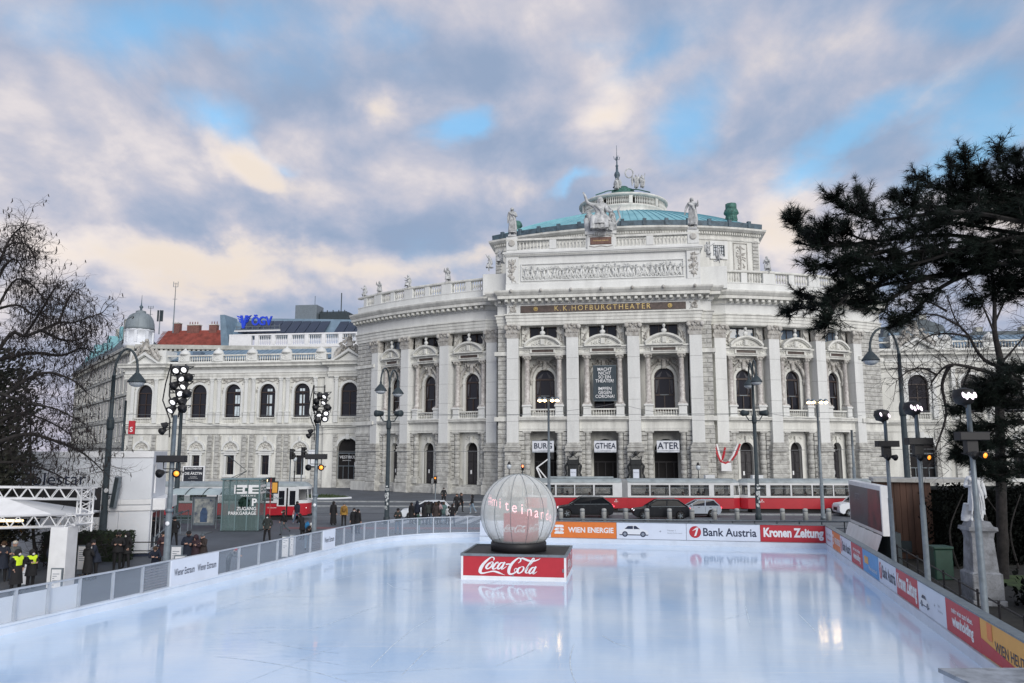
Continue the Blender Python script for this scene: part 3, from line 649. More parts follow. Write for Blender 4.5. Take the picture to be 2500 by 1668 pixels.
# --- central attic: relief frieze between two carved piers
at = MB(); at.bbox(-12.3, 12.3, -.15, 4.0, 25.9, 26.9, .05); at.box(-11.9, 11.9, .1, 4.0, 26.9, 30.5)
for sx in (-1, 1):
 a, b = sorted((sx * 10.6, sx * 12.25)); at.bbox(a, b, -.15, 4.0, 26.9, 30.5, .05)
for z0, z1, e in ((30.5, 30.7, .05), (30.7, 30.86, .2), (30.86, 31.06, .32)): at.box(-12.3 - e, 12.3 + e, -.15 - e, 4.0, z0, z1)
at.box(-10.3, 10.3, -.06, .2, 29.42, 29.56); at.box(-10.3, 10.3, -.06, .2, 27.25, 27.38); at.box(-10.3, -10.16, -.06, .2, 27.38, 29.42); at.box(10.16, 10.3, -.06, .2, 27.38, 29.42)
tp('attic', at, STONE2)
dn = MB()
for i in range(104): dn.box(-12.3 + i * .237, -12.3 + i * .237 + .13, -.30, -.1, 30.56, 30.70)
tp('dentil_band', dn, STONE, kind='stuff')
fz = MB(); rnd = random.Random(21)
for i in range(46):                                       # procession of dancing figures in relief
 x = -9.8 + 19.6 * (i + .5) / 46 + rnd.uniform(-.15, .15); z = 27.45; h = rnd.uniform(1.35, 1.8); ln = rnd.uniform(-.45, .45); y = .02
 fz.tube([(x - .18 + rnd.uniform(-.25, .1), y, z), (x - .08, y - .1, z + h * .25), (x + ln * .3, y - .12, z + h * .5)], [.06, .1, .13], 5)
 fz.tube([(x + .22 + rnd.uniform(-.1, .3), y, z), (x + .12, y - .1, z + h * .25), (x + ln * .3, y - .12, z + h * .5)], [.06, .1, .13], 5)
 fz.tube([(x + ln * .3, y - .1, z + h * .48), (x + ln * .7, y - .14, z + h * .8)], [.15, .19], 6); fz.ball((x + ln * .85, y - .14, z + h * .97), .12, 6, 5)
 sh = Vector((x + ln * .65, y - .12, z + h * .78))
 for sx in (-1, 1):
  e = sh + Vector((sx * rnd.uniform(.2, .4), -.05, rnd.uniform(-.25, .25))); w = e + Vector((sx * rnd.uniform(.0, .35), 0, rnd.uniform(-.1, .42))); fz.tube([sh, e, w], [.08, .06, .045], 5)
 fz.tube([(x - .3, y, z + h * .6), (x - .1 + rnd.uniform(-.3, .3), y - .06, z + h * .3), (x + rnd.uniform(-.5, .5), y, z + .1)], [.05, .12, .04], 5)
fz.relief(-9.9, 9.9, 27.42, 28.1, .04, 140, 5, .2, .13)
tp('relief_frieze', fz, STONE2)
for sx in (-1, 1):
 c = MB(); c.relief(sx * 11.42 - .5, sx * 11.42 + .5, 27.2, 30.2, -.16, 34, 13 + sx, .2, .1); c.tube([(sx * 11.42, -.2, 27.1), (sx * 11.42, -.26, 30.2)], .06, 5)
 for k in range(3): c.ball((sx * 11.42, -.22, 27.7 + k * .95), (.33, .12, .26), 8, 5)
 tp('trophy_relief', c, CARVED)
# balustrade over the attic
bs = tp('attic_balustrade', MB().box(-12.2, 12.2, -.02, .7, 31.06, 31.42), STONE2)
obj('rail', MB().box(-12.25, 12.25, -.12, .75, 32.62, 32.88), STONE, bs)
for a, b in ((-12.2, -10.8), (10.8, 12.2), (-6.6, -5.7), (5.7, 6.6), (-1.95, -1.55), (1.55, 1.95)): obj('pier', MB().bbox(a, b, -.10, .72, 31.42, 32.64 if abs(a) < 10 else 33.2, .03), STONE2, bs)
for g0, g1, n in ((-10.7, -6.7, 9), (-5.6, -2.0, 8), (2.0, 5.6, 8), (6.7, 10.7, 9)):
 for i in range(n): obj('baluster', BALM, None, bs, Matrix.Translation((g0 + (g1 - g0) * (i + .5) / n, .3, 31.42)) @ Matrix.Diagonal((1, 1, .93, 1)))
for sx in (-1, 1): obj('medallion', MB().lathe([(.34, 0), (.42, .06), (.34, .12)], 14), CARVED, bs, Matrix.Translation((sx * 11.5, -.12, 32.3)) @ Matrix.Rotation(R(90), 4, 'X'))
tb = MB(); tb.bbox(-1.75, 1.75, -.28, .72, 31.1, 33.0, .05); tb.box(-2.0, 2.0, -.4, .9, 33.0, 33.4); obj('tablet', tb, STONE2, bs)
obj('inscription_plate', MB().bbox(-1.35, 1.35, -.36, -.26, 31.65, 32.62, .05), M_('plate_copper', (.16, .09, .07), .5, .3, var=.2), bs)
t = text_mb('FERDINAND RAIMUND', .19, .01); obj('inscription', t, GOLD, bs, frame_mat((0, -.37, 32.15)))
tb = MB(); tb.tube([(-1.5, -.3, 32.72), (-.8, -.36, 32.9), (0, -.32, 32.74), (.8, -.36, 32.9), (1.5, -.3, 32.72)], .07, 5); tb.tube([(-1.5, -.3, 31.5), (-.8, -.36, 31.36), (0, -.32, 31.5), (.8, -.36, 31.36), (1.5, -.3, 31.5)], .06, 5); obj('tablet_scrolls', tb, CARVED, bs)
# --- name over the entrance
sg = tp('name_panel', MB().bbox(-10.35, 10.35, -.10, .1, 23.12, 24.02, .03), BROWNSTONE)
t = text_mb('K.K.HOFBURGTHEATER', .95, .0, .95, space=1.33); obj('lettering', t, GOLD, sg, frame_mat((0, -.115, 23.56)))
for x in (-8.4, 8.4):
 r = MB()
 for k in range(10): r.ball((.22 * cos(k * pi / 5), 0, .22 * sin(k * pi / 5)), (.09, .05, .09), 6, 4)
 r.ball((0, -.02, 0), (.14, .08, .14), 8, 5); obj('rosette', r, GOLD, sg, Matrix.Translation((x, -.12, 23.57)))
for sx in (-1, 1):
 c = MB(); c.relief(sx * 11.35 - .45, sx * 11.35 + .45, 23.2, 24.1, -.04, 26, 3, .15, .1); c.archring(sx * 11.35, 23.65, .26, .36, -.16, 0, 12, 0, 2 * pi); tp('wreath_carving', c, CARVED)
# --- drum of the auditorium, its copper roof, lantern
DU = 2.9
def drum_path(n=14, w=18.9, Rr=41.0, v0=9.2):
 vc = v0 + Rr; out = []
 for i in range(n + 1):
  u = -w + 2 * w * i / n; out.append((DU + u, vc - sqrt(Rr * Rr - u * u)))
 return [(DU - w - .6, out[0][1] + 26)] + out + [(DU + w + .6, out[-1][1] + 26)]
DP = drum_path()
tp('drum_wall', MB().sweep([(0, 25.9), (0, 36.2)], DP, caps=False), STONE)
tp('drum_cornice', MB().sweep([(-.5, 34.7), (.12, 34.75), (.14, 34.95), (.02, 35.0), (.02, 35.45), (.2, 35.5), (.2, 35.85), (.55, 35.95), (.95, 36.2), (1.0, 36.45), (.6, 36.55), (-.6, 36.6)], DP), STONE)
dn = MB()
for p, a in along(DP[1:-1], .34): dn.cbox((p.x + sin(a) * .28, p.y - cos(a) * .28, 35.68), (.18, .26, .3), a)
tp('dentil_band', dn, STONE, kind='stuff')
for i, u in enumerate((-18.3, -16.0, -13.0, 13.0, 16.1, 18.3)):
 y = [p for p in DP[1:-1] if p[0] <= DU + u][-1]; vc = 9.2 + 41; yy = vc - sqrt(41 * 41 - u * u); M = frame_mat((DU + u, yy, 0), asin(u / 41))
 if abs(u) in (13.0,):
  f = tp('drum_window', MB().rectwall(-1.3, 1.3, 32.0, 34.6, -.85, .85, 32.4, 34.0, -.16, .3), STONE2, M); obj('pane', MB().box(-.85, .85, .0, .05, 32.4, 34.0), GLASSB, f)
  g = MB()
  for k in range(6): g.tube([(-.75 + k * .3, -.08, 32.4), (-.75 + k * .3, -.08, 34.0)], .03, 4)
  for k in range(3): g.tube([(-.85, -.08, 32.7 + k * .5), (.85, -.08, 32.7 + k * .5)], .03, 4)
  obj('grille', g, STEELD, f)
 elif abs(u) < 17:
  c = MB(); c.box(-1.1, -1.0, -.08, .05, 29, 34.5); c.box(1.0, 1.1, -.08, .05, 29, 34.5); c.box(-1.1, 1.1, -.08, .05, 34.4, 34.5); c.relief(-.6, .6, 30.3, 34, -.02, 40, 8, .22, .1); c.tube([(0, -.05, 30.2), (0, -.1, 34.1)], .06, 5); tp('trophy_relief', c, CARVED, M)
 else:
  for r in range(13): stone(ST_HALF, M @ Matrix.Translation((0, -.02, 28.8 + r * .5 + .0)) @ Matrix.Diagonal((1, 1, .92, 1)), 1.0, .46)
gut = tp('copper_gutter', MB().sweep([(-.5, 36.6), (.45, 36.6), (.5, 37.35), (.3, 37.4), (-.5, 37.4)], DP), COPPERD)
for p, a in along(DP[1:-1], 3.0): obj('gutter_post', MB().bbox(-.25, .25, -.62, -.2, 36.62, 37.62, .04), COPPERD, gut, frame_mat((p.x, p.y, 0), a))
# shallow copper roof: panels with standing seams, from the gutter up to the lantern
DCV = 31.0
def roof_pt(k, t, n):                                     # k along the rim, t up the slope
 rim = [Vector((p[0], p[1] + .25)) for p in DP[1:-1]]; f = k / n * (len(rim) - 1); i = min(int(f), len(rim) - 2); r0 = rim[i].lerp(rim[i + 1], f - i)
 d = (r0 - Vector((DU, DCV))); a = atan2(d.y, d.x); q = Vector((DU + 7.3 * cos(a), DCV + 7.3 * sin(a))); p = r0.lerp(q, t)
 return Vector((p.x, p.y, 37.3 + (43.2 - 37.3) * sin(t * pi / 2 * .86) / sin(pi / 2 * .86)))
NP = 34
for k in range(NP):
 mb = MB(); m = 6
 for i in range(m): mb.add([roof_pt(k, i / m, NP), roof_pt(k + 1, i / m, NP), roof_pt(k + 1, (i + 1) / m, NP), roof_pt(k, (i + 1) / m, NP)], [(0, 1, 2, 3)])
 mb.tube([roof_pt(k, i / m, NP) + Vector((0, 0, .05)) for i in range(m + 1)], .07, 4)
 tp('roof_panel', mb, COPPER)
mb = MB(); n = 40                                        # rear slopes of the same roof
vs = []
for i in range(n + 1):
 a = pi * i / n; vs += [(DU + 19.2 * cos(a) * 1.0, DCV + 3 + 16 * sin(a), 37.3), (DU + 7.3 * cos(a), DCV + 7.3 * sin(a), 43.2)]
mb.add(vs, [(2 * i, 2 * i + 2, 2 * i + 3, 2 * i + 1) for i in range(n)])
a0 = roof_pt(0, 0, NP); b0 = roof_pt(0, 1, NP); mb.add([a0, b0, vs[2 * n + 1], vs[2 * n]], [(0, 1, 2, 3)]); a0 = roof_pt(NP, 0, NP); b0 = roof_pt(NP, 1, NP); mb.add([a0, b0, vs[1], vs[0]], [(3, 2, 1, 0)])
tp('roof', mb, COPPER)
ln = MB(); c = (DU, DCV, 0)
ln.lathe([(7.6, 42.9), (7.45, 43.3), (7.2, 43.6), (6.9, 43.75), (6.8, 44.35), (7.0, 44.55), (7.1, 44.85)], 36, c); tp('lantern_base', ln, STONE)
ln = MB(); ln.lathe([(6.0, 44.85), (6.0, 46.45)], 36, c); tp('lantern_drum', ln, DARKIN)
lb = MB()
for i in range(36):
 a = 2 * pi * i / 36; 
 if i % 4 == 0: lb.cbox((DU + 6.9 * cos(a), DCV + 6.9 * sin(a), 45.55), (.5, .6, 1.4), a)
for i in range(140):
 a = 2 * pi * (i + .5) / 140
 if (i / 140 * 9) % 1 < .11 or (i / 140 * 9) % 1 > .89: continue
 lb.lathe([(.10, 44.85), (.055, 45.00), (.12, 45.35), (.05, 45.80), (.1, 46.15)], 5, (DU + 6.9 * cos(a), DCV + 6.9 * sin(a), 0))
lb.lathe([(6.6, 46.15), (7.2, 46.17), (7.45, 46.35), (7.45, 46.55), (7.0, 46.65), (6.3, 46.70)], 36, c); tp('lantern_balustrade', lb, STONE)
cap = MB(); cap.lathe([(6.0, 46.75), (5.6, 47.0), (3.6, 48.0), (2.1, 48.6), (1.9, 48.7), (1.9, 49.2), (1.3, 49.4), (.8, 49.9)], 28, c); tp('lantern_roof', cap, COPPERG)
cap = MB(); cap.lathe([(6.2, 46.3), (6.25, 46.7), (5.2, 46.9)], 28, c); tp('lantern_rim', cap, DARKIN)
fin = MB(); fin.lathe([(.8, 49.6), (.5, 49.8), (.4, 50.3), (.55, 50.5), (.33, 50.7), (.3, 51.2), (.5, 51.7), (.42, 52.1), (.22, 52.4), (.18, 53.2), (.28, 53.35), (.12, 53.6), (.09, 54.7), (.15, 54.8), (.05, 55.1), (.03, 57.0)], 10, (DU - .9, DCV - 1, 0))
for k in range(4):
 a = k * pi / 2 + .4; fin.tube([(DU - .9, DCV - 1, 54.5), (DU - .9 + .45 * cos(a), DCV - 1 + .45 * sin(a), 54.5), (DU - .9 + .55 * cos(a), DCV - 1 + .55 * sin(a), 55.0)], .05, 5)
tp('finial', fin, COPPERD)
ss = MB()
for k in range(4):
 a = pi / 4 + k * pi / 2; ss.tube([(DU + 1.6 * cos(a), DCV + 1.6 * sin(a), 49.1), (DU + 3.6 * cos(a), DCV + 3.6 * sin(a), 48.5), (DU + 6.2 * cos(a), DCV + 6.2 * sin(a), 47.3)], .10, 5)
tp('lantern_ribs', ss, COPPERG)
# --- copper urn chimneys on the drum roof
for u, h in ((-16.5, 2.9), (15.6, 3.6)):
 q = MB(); p = (0, 0, 0); UM = Matrix.Translation((DU + u, 18.0 if u < 0 else 16.2, 37.2)) @ Matrix.Diagonal((.8, .8, 1, 1)); q.lathe([(.85, 0), (.85, .4), (.7, .6), (.95, 1.6), (1.05, 2.2), (1.0, 2.5), (1.35, 2.7), (1.35, 2.9), (1.1, 3.4)], 8, p); q.lathe([(1.0, 3.3), (1.0, h + .6)], 8, p)
 for k in range(8):
  a = k * pi / 4 + .2; q.ball((p[0] + .95 * cos(a), p[1] + .95 * sin(a), p[2] + 1.9), (.22, .22, .34), 6, 4)
  q.tube([(p[0] + .9 * cos(a), p[1] + .9 * sin(a), p[2] + 1.5), (p[0] + 1.1 * cos(a), p[1] + 1.1 * sin(a), p[2] + .9), (p[0] + .85 * cos(a), p[1] + .85 * sin(a), p[2] + .3)], .09, 5)
 tp('urn_chimney', q, COPPERG, UM)
# ------------------------------------------------------------------ the side wings
WV = 20.0
def wing(s_, pav_u, bays_u, end_u, start_u):
 """one long two-storey wing at local v = 20; s_ = -1 towards the tram stop, 1 towards the park"""
 lo, hi = sorted((start_u, end_u))
 # walls bay by bay
 cells = [(pav_u, 2.5, True)] + [(b, 2.93, False) for b in bays_u]
 if s_ < 0: cells.append((-74.9, 2.6, True))
 edges = []
 us = sorted(cells)
 for i, (u, hw, pav) in enumerate(us):
  a = lo if i == 0 else (us[i - 1][0] + u) / 2; b = hi if i == len(us) - 1 else (us[i + 1][0] + u) / 2
  v = WV - (.7 if pav else 0); M = frame_mat((u, v, 0)); a -= u; b -= u
  w = MB(); w.archwall(a, b, 10.9, 17.2, 0, 1.34, 10.95, 14.95, 0, .55)
  if pav:
   for xx in (a, b): w.box(xx - .03, xx + .03, .01, 1.0, 0, 17.2)
  tp('wall_upper', w, STONE, M)
  w = MB(); w.archring(0, 14.95, 1.34, 1.7, -.16, .06, 14)
  for sx in (-1, 1): p, q = sorted((sx * 1.34, sx * 1.7)); w.box(p, q, -.14, .06, 10.95, 14.95)
  tp('window_arch', w, STONE2, M)
  w = MB(); w.relief(-1.9, 1.9, 15.0, 17.0, -.03, 60 if not pav else 90, 31, .2, .12, lambda x, z: sqrt(x * x + (z - 14.95) ** 2) > 1.76)
  w.tube([(-1.5, -.1, 16.95), (-.75, -.16, 16.62), (0, -.14, 16.9), (.75, -.16, 16.62), (1.5, -.1, 16.95)], .09, 5); tp('spandrel_carving', w, CARVED, M)
  fr = MB(); fr.archring(0, 14.95, 1.24, 1.34, .3, .46, 12); fr.box(-1.34, 1.34, .28, .46, 14.85, 15.0); fr.box(-.06, .06, .3, .46, 10.95, 14.9); fr.box(-1.34, 1.34, .3, .46, 13.0, 13.12); fr.box(-1.34, -1.24, .3, .46, 10.95, 14.9); fr.box(1.24, 1.34, .3, .46, 10.95, 14.9)
  f = tp('window', fr, FRAMEB, M); g = MB(); g.archpane(0, 1.32, 10.95, 14.95, .43); obj('pane', g, GLASS, f)
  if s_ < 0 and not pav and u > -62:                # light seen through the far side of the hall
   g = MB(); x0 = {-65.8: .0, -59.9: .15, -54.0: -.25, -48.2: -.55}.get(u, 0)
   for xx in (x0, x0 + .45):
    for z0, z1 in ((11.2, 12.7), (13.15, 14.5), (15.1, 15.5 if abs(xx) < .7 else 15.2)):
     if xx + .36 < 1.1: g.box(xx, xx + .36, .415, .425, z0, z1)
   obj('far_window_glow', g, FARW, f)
  # balcony strip and ledge
  w = MB(); w.box(a, b, -.4, .5, 9.3, 9.55); w.box(a, b, -.65, .5, 9.55, 9.9); w.box(a, b, -.1, .5, 9.9, 10.95); w.box(a, b, -.12, .5, 8.3, 9.3); tp('ledge', w, STONE, M)
  w = MB(); w.box(-1.45, 1.45, -.42, -.15, 10.75, 10.93); w.box(-1.45, 1.45, -.42, -.15, 9.9, 10.02)
  for k in range(9): w.lathe([(r_ * .9, 10.02 + z * .9) for r_, z in BALP], 6, (-1.2 + k * .3, -.28, 0))
  tp('balcony_balusters', w, STONE, M)
  # ground floor
  if pav and abs(u) < 50:
   w = MB(); w.archwall(a, b, 0, 8.3, 0, 1.75, .1, 5.85, 0, .8); tp('wall_lower', w, STONE, M)
   w = MB(); w.archring(0, 5.85, 1.75, 2.15, -.14, .1, 14); w.bbox(-.3, .3, -.34, .1, 7.4, 8.25, .06); tp('door_arch', w, STONE2, M)
   d = MB(); d.archpane(0, 1.75, .1, 5.85, .7); vo = tp('door_void', d, DARKIN, M)
   d = MB(); d.box(-1.75, 1.75, .55, .68, 5.2, 5.35); d.box(-1.75, 1.75, .55, .68, 3.25, 3.35); d.box(-.04, .04, .55, .68, .1, 5.2); d.box(-.9, -.83, .55, .68, .1, 3.3); d.box(.83, .9, .55, .68, .1, 3.3); d.box(-1.75, -1.66, .55, .68, .1, 5.2); d.box(1.66, 1.75, .55, .68, .1, 5.2); tp('door_frame', d, STEEL, M)
   if s_ < 0:
    obj('lettering', text_mb('VESTIB\u00dcL', .62, .004), WHITE, vo, frame_mat((.1, -.2, 4.65))); obj('lettering', text_mb('(', 1.5, .01), WHITE, vo, frame_mat((1.35, -.2, 3.7)))
    obj('lettering', text_mb('BURGTHEATER', .2), WHITE, vo, frame_mat((0, -.2, 4.15)))
  else:
   w = MB(); w.rectwall(a, b, 0, 8.3, -.68, .68, 1.9, 4.9, .12, .45); tp('wall_lower', w, STONE, M)
   fr = MB(); fr.box(-.95, -.68, -.08, .2, 1.8, 4.95); fr.box(.68, .95, -.08, .2, 1.8, 4.95); fr.box(-1.15, 1.15, -.2, .2, 1.45, 1.8); fr.box(-1.1, 1.1, -.12, .2, 4.95, 5.3); fr.box(-1.45, 1.45, -.22, .2, 5.3, 5.5)
   fr.archring(0, 5.75, 1.25, 1.55, -.16, .2, 14); fr.bbox(-.25, .25, -.3, .1, 7.1, 7.9, .06)
   fr.prism([(-.9, 5.55), (.9, 5.55), (0, 6.05)], -.16, .2); tp('window_surround', fr, STONE2, M)
   r = MB(); r.relief(-1.0, 1.0, 5.9, 6.8, .08, 26, 6, .2, .1, lambda x, z: x * x + (z - 5.75) ** 2 < 1.1); tp('tympanum_carving', r, CARVED, M)
   fr = MB(); fr.box(-.68, .68, .4, .5, 3.7, 3.78); fr.box(-.03, .03, .4, .5, 1.9, 4.9); f = tp('lower_window', fr, FRAMEB, M); obj('pane', MB().box(-.68, .68, .47, .5, 1.9, 4.9), GLASS, f)
   for r_ in range(12):                          # rusticated courses beside the windows
    z = 1.55 + r_ * .56
    if s_ < 0 and not pav:
     for sx in (-1, 1):
      if sx * 1 > 0 and False: continue
      x0 = 1.75; x1 = 2.86
      stone(ST_HALF, M @ Matrix.Translation((sx * 2.28, .10, z + .0)), 1.1, .5)
  # paired pilasters between bays
  for sx in (-1, 1):
   x = sx * (2.32 if not pav else 2.05)
   p = MB(); p.bbox(x - .34, x + .36, -.46, .1, 10.0, 11.7, .04); p.box(x - .4, x + .42, -.52, .1, 11.7, 11.85); p.bbox(x - .27, x + .27, -.34, .1, 11.85, 16.6, .03); p.box(x - .31, x + .31, -.38, .1, 16.55, 16.65); p.box(x - .36, x + .38, -.46, .1, 17.05, 17.2); p.ball((x - .22, -.38, 16.85), .14, 6, 4); p.ball((x + .22, -.38, 16.85), .14, 6, 4); p.box(x - .28, x + .28, -.34, .1, 16.65, 17.05)
   tp('pilaster', p, STONE2, M)
   p = MB(); p.bbox(x - .4, x + .4, -.2, .2, 0, 1.3, .05)
   for k in range(12): p.bbox(x - .34, x + .34, -.16, .2, 1.3 + k * .58, 1.3 + (k + 1) * .58 - .06, .04)
   tp('rusticated_pier', p, STONE3, M)
 E = [(lo, WV), (hi, WV)]
 tp('base_course', MB().sweep([(.02, 0), (.35, 0), (.35, 1.1), (.15, 1.3), (.02, 1.3)], E), STONE3)
 def wsweep(nm, prof, mt): 
  P = E
  if s_ < 0: P = [(lo, WV + 8), (lo, WV - .7), (-72.0, WV - .7), (-72.0, WV), (-43.2, WV), (-43.2, WV - .7), (hi, WV - .7)]
  else: P = [(lo, WV - .7), (47.2, WV - .7), (47.2, WV), (hi, WV)]
  return tp(nm, MB().sweep(prof, P), mt)
 wsweep('architrave', [(-.4, 17.2), (.36, 17.2), (.36, 17.6), (.44, 17.62), (.44, 17.95), (.54, 18.05), (-.4, 18.05)], STONE)
 wsweep('frieze', [(-.4, 18.05), (.32, 18.05), (.32, 18.7), (-.4, 18.7)], STONE2)
 wsweep('cornice', [(-.4, 18.7), (.42, 18.7), (.55, 18.95), (1.1, 19.05), (1.1, 19.3), (1.35, 19.58), (1.35, 19.68), (-.4, 19.8)], STONE)
 bs = wsweep('balustrade', [(-.5, 19.7), (.1, 19.7), (.1, 20.05), (-.5, 20.05)], STONE2)
 obj('rail', MB().box(lo, hi, WV - .2, WV + .4, 20.92, 21.12), STONE, bs)
 bm = MB()
 pts = [b + 2.93 for b in bays_u] + [min(bays_u) - 2.93]
 for u in pts:
  d = MB(); d.bbox(u - .95, u + .95, WV - .3, WV + .5, 20.05, 21.2, .04); d.lathe([(.9, 21.2), (.85, 21.4), (.72, 21.7), (.42, 21.95), (.22, 22.0), (.18, 22.2), (0, 22.3)], 10, (u, WV + .1, 0)); d.relief(u - .6, u + .6, 20.2, 21.7, WV - .34, 16, 5, .2, .1); obj('pier', d, STONE2, bs)
 for u in bays_u:
  bm = MB()
  for k in range(9): bm.lathe([(r_ * 1.2, 20.05 + z * 1.09) for r_, z in BALP], 6, (u - 1.6 + k * .4, WV + .1, 0))
  obj('baluster_row', bm, STONE, bs)
 # standing-seam metal roof
 rf = MB(); n = int((hi - lo) / .9)
 rf.add([(lo, WV + .6, 20.3), (hi, WV + .6, 20.3), (hi, WV + 6.5, 22.7), (lo, WV + 6.5, 22.7), (lo, WV + 20, 22.5), (hi, WV + 20, 22.5), (lo, WV + .6, 18), (lo, WV + 20, 18)], [(0, 1, 2, 3), (3, 2, 5, 4), (0, 3, 4, 7, 6)])
 for k in range(n): x = lo + k * .9; rf.bar((x, WV + .65, 20.35), (x, WV + 6.5, 22.73), .07)
 tp('wing_roof', rf, ZINC)
 obj('roof_window', MB().box(lo + 9, lo + 10.5, WV + 3.0, WV + 4.2, 21.5, 22.1), GLASSB, TH)
 # pediment and sculpture over the pavilions
 for u in [pav_u] + ([-74.9] if s_ < 0 else []):
  p = MB(); y0 = WV - 1.5; p.prism([(u - 3.0, 19.10), (u + 3.0, 19.10), (u, 21.05)], y0 + .5, y0 + 3)
  for sx in (-1, 1): p.prism([(u + sx * 3.4, 19.10), (u + sx * 3.2, 19.45), (u, 21.60), (u, 21.15)] if sx < 0 else [(u, 21.15), (u, 21.60), (u + 3.2, 19.45), (u + 3.4, 19.10)][::1], y0 - .2, y0 + 3)
  p.box(u - 3.2, u + 3.2, WV - .6, WV + 2.5, 19.15, 21.95); tp('pavilion_pediment', p, STONE2)
  r = MB(); r.relief(u - 2.4, u + 2.4, 20.55, 23.25, y0 + .4, 80, 17, .34, .26, lambda x, z: abs(x - u) < 2.7 - (z - 20.55) * .55 and z > 21.45 - abs(x - u) * .62)
  r.ball((u, y0 + .3, 23.55), .34, 8, 6); r.tube([(u, y0 + .3, 21.95), (u, y0 + .2, 23.25)], [.55, .35], 8)
  for sx in (-1, 1): r.tube([(u + sx * 2.4, y0 + .2, 20.15), (u + sx * 1.6, y0 + .1, 21.25), (u + sx * .9, y0 + .2, 22.15)], [.2, .34, .2], 6); r.ball((u + sx * .75, y0 + .1, 22.55), .26, 6, 5)
  tp('pavilion_sculpture', r, CARVED)
 # rusticated corner of the near pavilion
ZINC = M_('zinc_roof', (.20, .29, .37), .5, .2, var=.12, scale=.6, fine=.06)
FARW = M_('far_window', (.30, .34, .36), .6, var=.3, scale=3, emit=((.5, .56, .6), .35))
wing(-1, -40.1, [-48.2, -54.0, -59.9, -65.8], -78.2, -36.5)
wing(1, 43.4, [50.6, 56.0, 61.6, 67.2, 72.8], 78.0, 37.5)
tp('stone_courses', LEFT, STONE3, kind='stuff')
# ================================================================== houses behind the theatre
OLDW = M_('old_render', (.47, .47, .43), .85, var=.18, scale=.4, fine=.1)
SLATE = M_('slate', (.10, .125, .14), .7, var=.18, scale=.6)
LEADG = M_('lead_dome', (.20, .235, .255), .6, .1, var=.16, scale=.7, stretch=(1, 1, .3))
REDT = M_('red_tiles', (.27, .062, .045), .8, var=.22, scale=.9, fine=.2)
BRICKM = M_('chimney_brick', (.20, .09, .075), .85, var=.2)
PVM = M_('solar_cell', (.022, .032, .06), .22, var=.1, scale=.5)
BLUEL = M_('blue_sign', (.015, .06, .62), .4, var=0)
def win_mb(w, h, d=.25):
 mb = MB(); mb.box(-w / 2 - .18, w / 2 + .18, -.14, .05, h, h + .25); mb.box(-w / 2 - .22, w / 2 + .22, -.18, .05, -.2, 0); mb.box(-w / 2 - .14, -w / 2, -.08, .05, 0, h); mb.box(w / 2, w / 2 + .14, -.08, .05, 0, h)
 return mb
def facade(par, M, L, rows, cols, w, wall_h, mat, step=None):
 """a street front in its own frame: x along, -y outwards; rows of (sill height, window height)"""
 obj('wall', MB().box(0, L, 0, .6, 0, wall_h), mat, par, M)
 meW = [win_mb(w, h).mesh('window', STONE) for z, h in rows]; meP = [MB().box(-w / 2, w / 2, -.03, .02, 0, h).mesh('pane', GLASS) for z, h in rows]
 for (z, h), a, b in zip(rows, meW, meP):
  for c in range(cols):
   f = obj('window', a, None, par, M @ Matrix.Translation((L * (c + .5) / cols, -.02, z))); obj('pane', b, None, f)
# corner house with the grey dome, its street side running away to the left
P0 = aty(318, 900, 148); P0.z = 0; P1 = aty(186, 900, 205); P1.z = 0
H1 = thing('corner_house', 'pale old corner house with a grey dome on a white drum', 'building', P0)
d = (P1 - P0); L1 = d.length; A1 = atan2(-d.y, -d.x)
M1 = Matrix.Translation(P1 - P0) @ Matrix.Rotation(A1, 4, 'Z')
facade(H1, M1, L1, [(2, 3.2), (7.5, 3.2), (12.4, 3.3), (17, 3.2), (21.3, 2.9)], 18, 1.25, 25.5, OLDW)
c = MB()
for z, e, h in ((6.2, .5, .5), (11.3, .3, .3), (16.2, .45, .4), (20.3, .35, .35), (24.7, .6, .4), (25.1, 1.1, .6)): c.box(0, L1 + 1, -e, .3, z, z + h)
obj('string_course', c, OLDW, H1, M1)
c = MB()
for i in range(60): c.box(L1 * (i + .2) / 60, L1 * (i + .6) / 60, -.9, 0, 24.3, 24.9)
obj('console_band', c, OLDW, H1, M1, kind='stuff')
r = MB(); r.add([(0, -1.0, 25.7), (L1, -1.0, 25.7), (L1 - 4, 2.2, 29.5), (0, 2.6, 30.5), (L1 - 4, 7, 25.7), (0, 8, 25.7)], [(0, 1, 2, 3), (3, 2, 4, 5), (1, 4, 2)]); obj('roof', r, SLATE, H1, M1)
c = MB()
for i in range(7): c.box(L1 * .1 + i * 6.0, L1 * .1 + i * 6 + 2.2, 1.0, 3, 26.5, 29.6 + (i % 3))
obj('dormer_row', c, COPPER, H1, M1, kind='stuff')
for i in range(6):
 k = 6 + (i % 3); obj('chimney', MB().box(L1 * .30 + i * 4.6, L1 * .30 + i * 4.6 + 1.6, 3.0, 4.6, 26, 31.5 + i * .55 + (i % 2) * .6), OLDW if i % 2 else COPPER, H1, M1)
w = MB(); w.prism([(L1 - 34, 26.2), (L1 - 5, 26.2), (L1 - 5, 31.8)], 2.0, 2.7); obj('gable_wall', w, WHITEP, H1, M1)
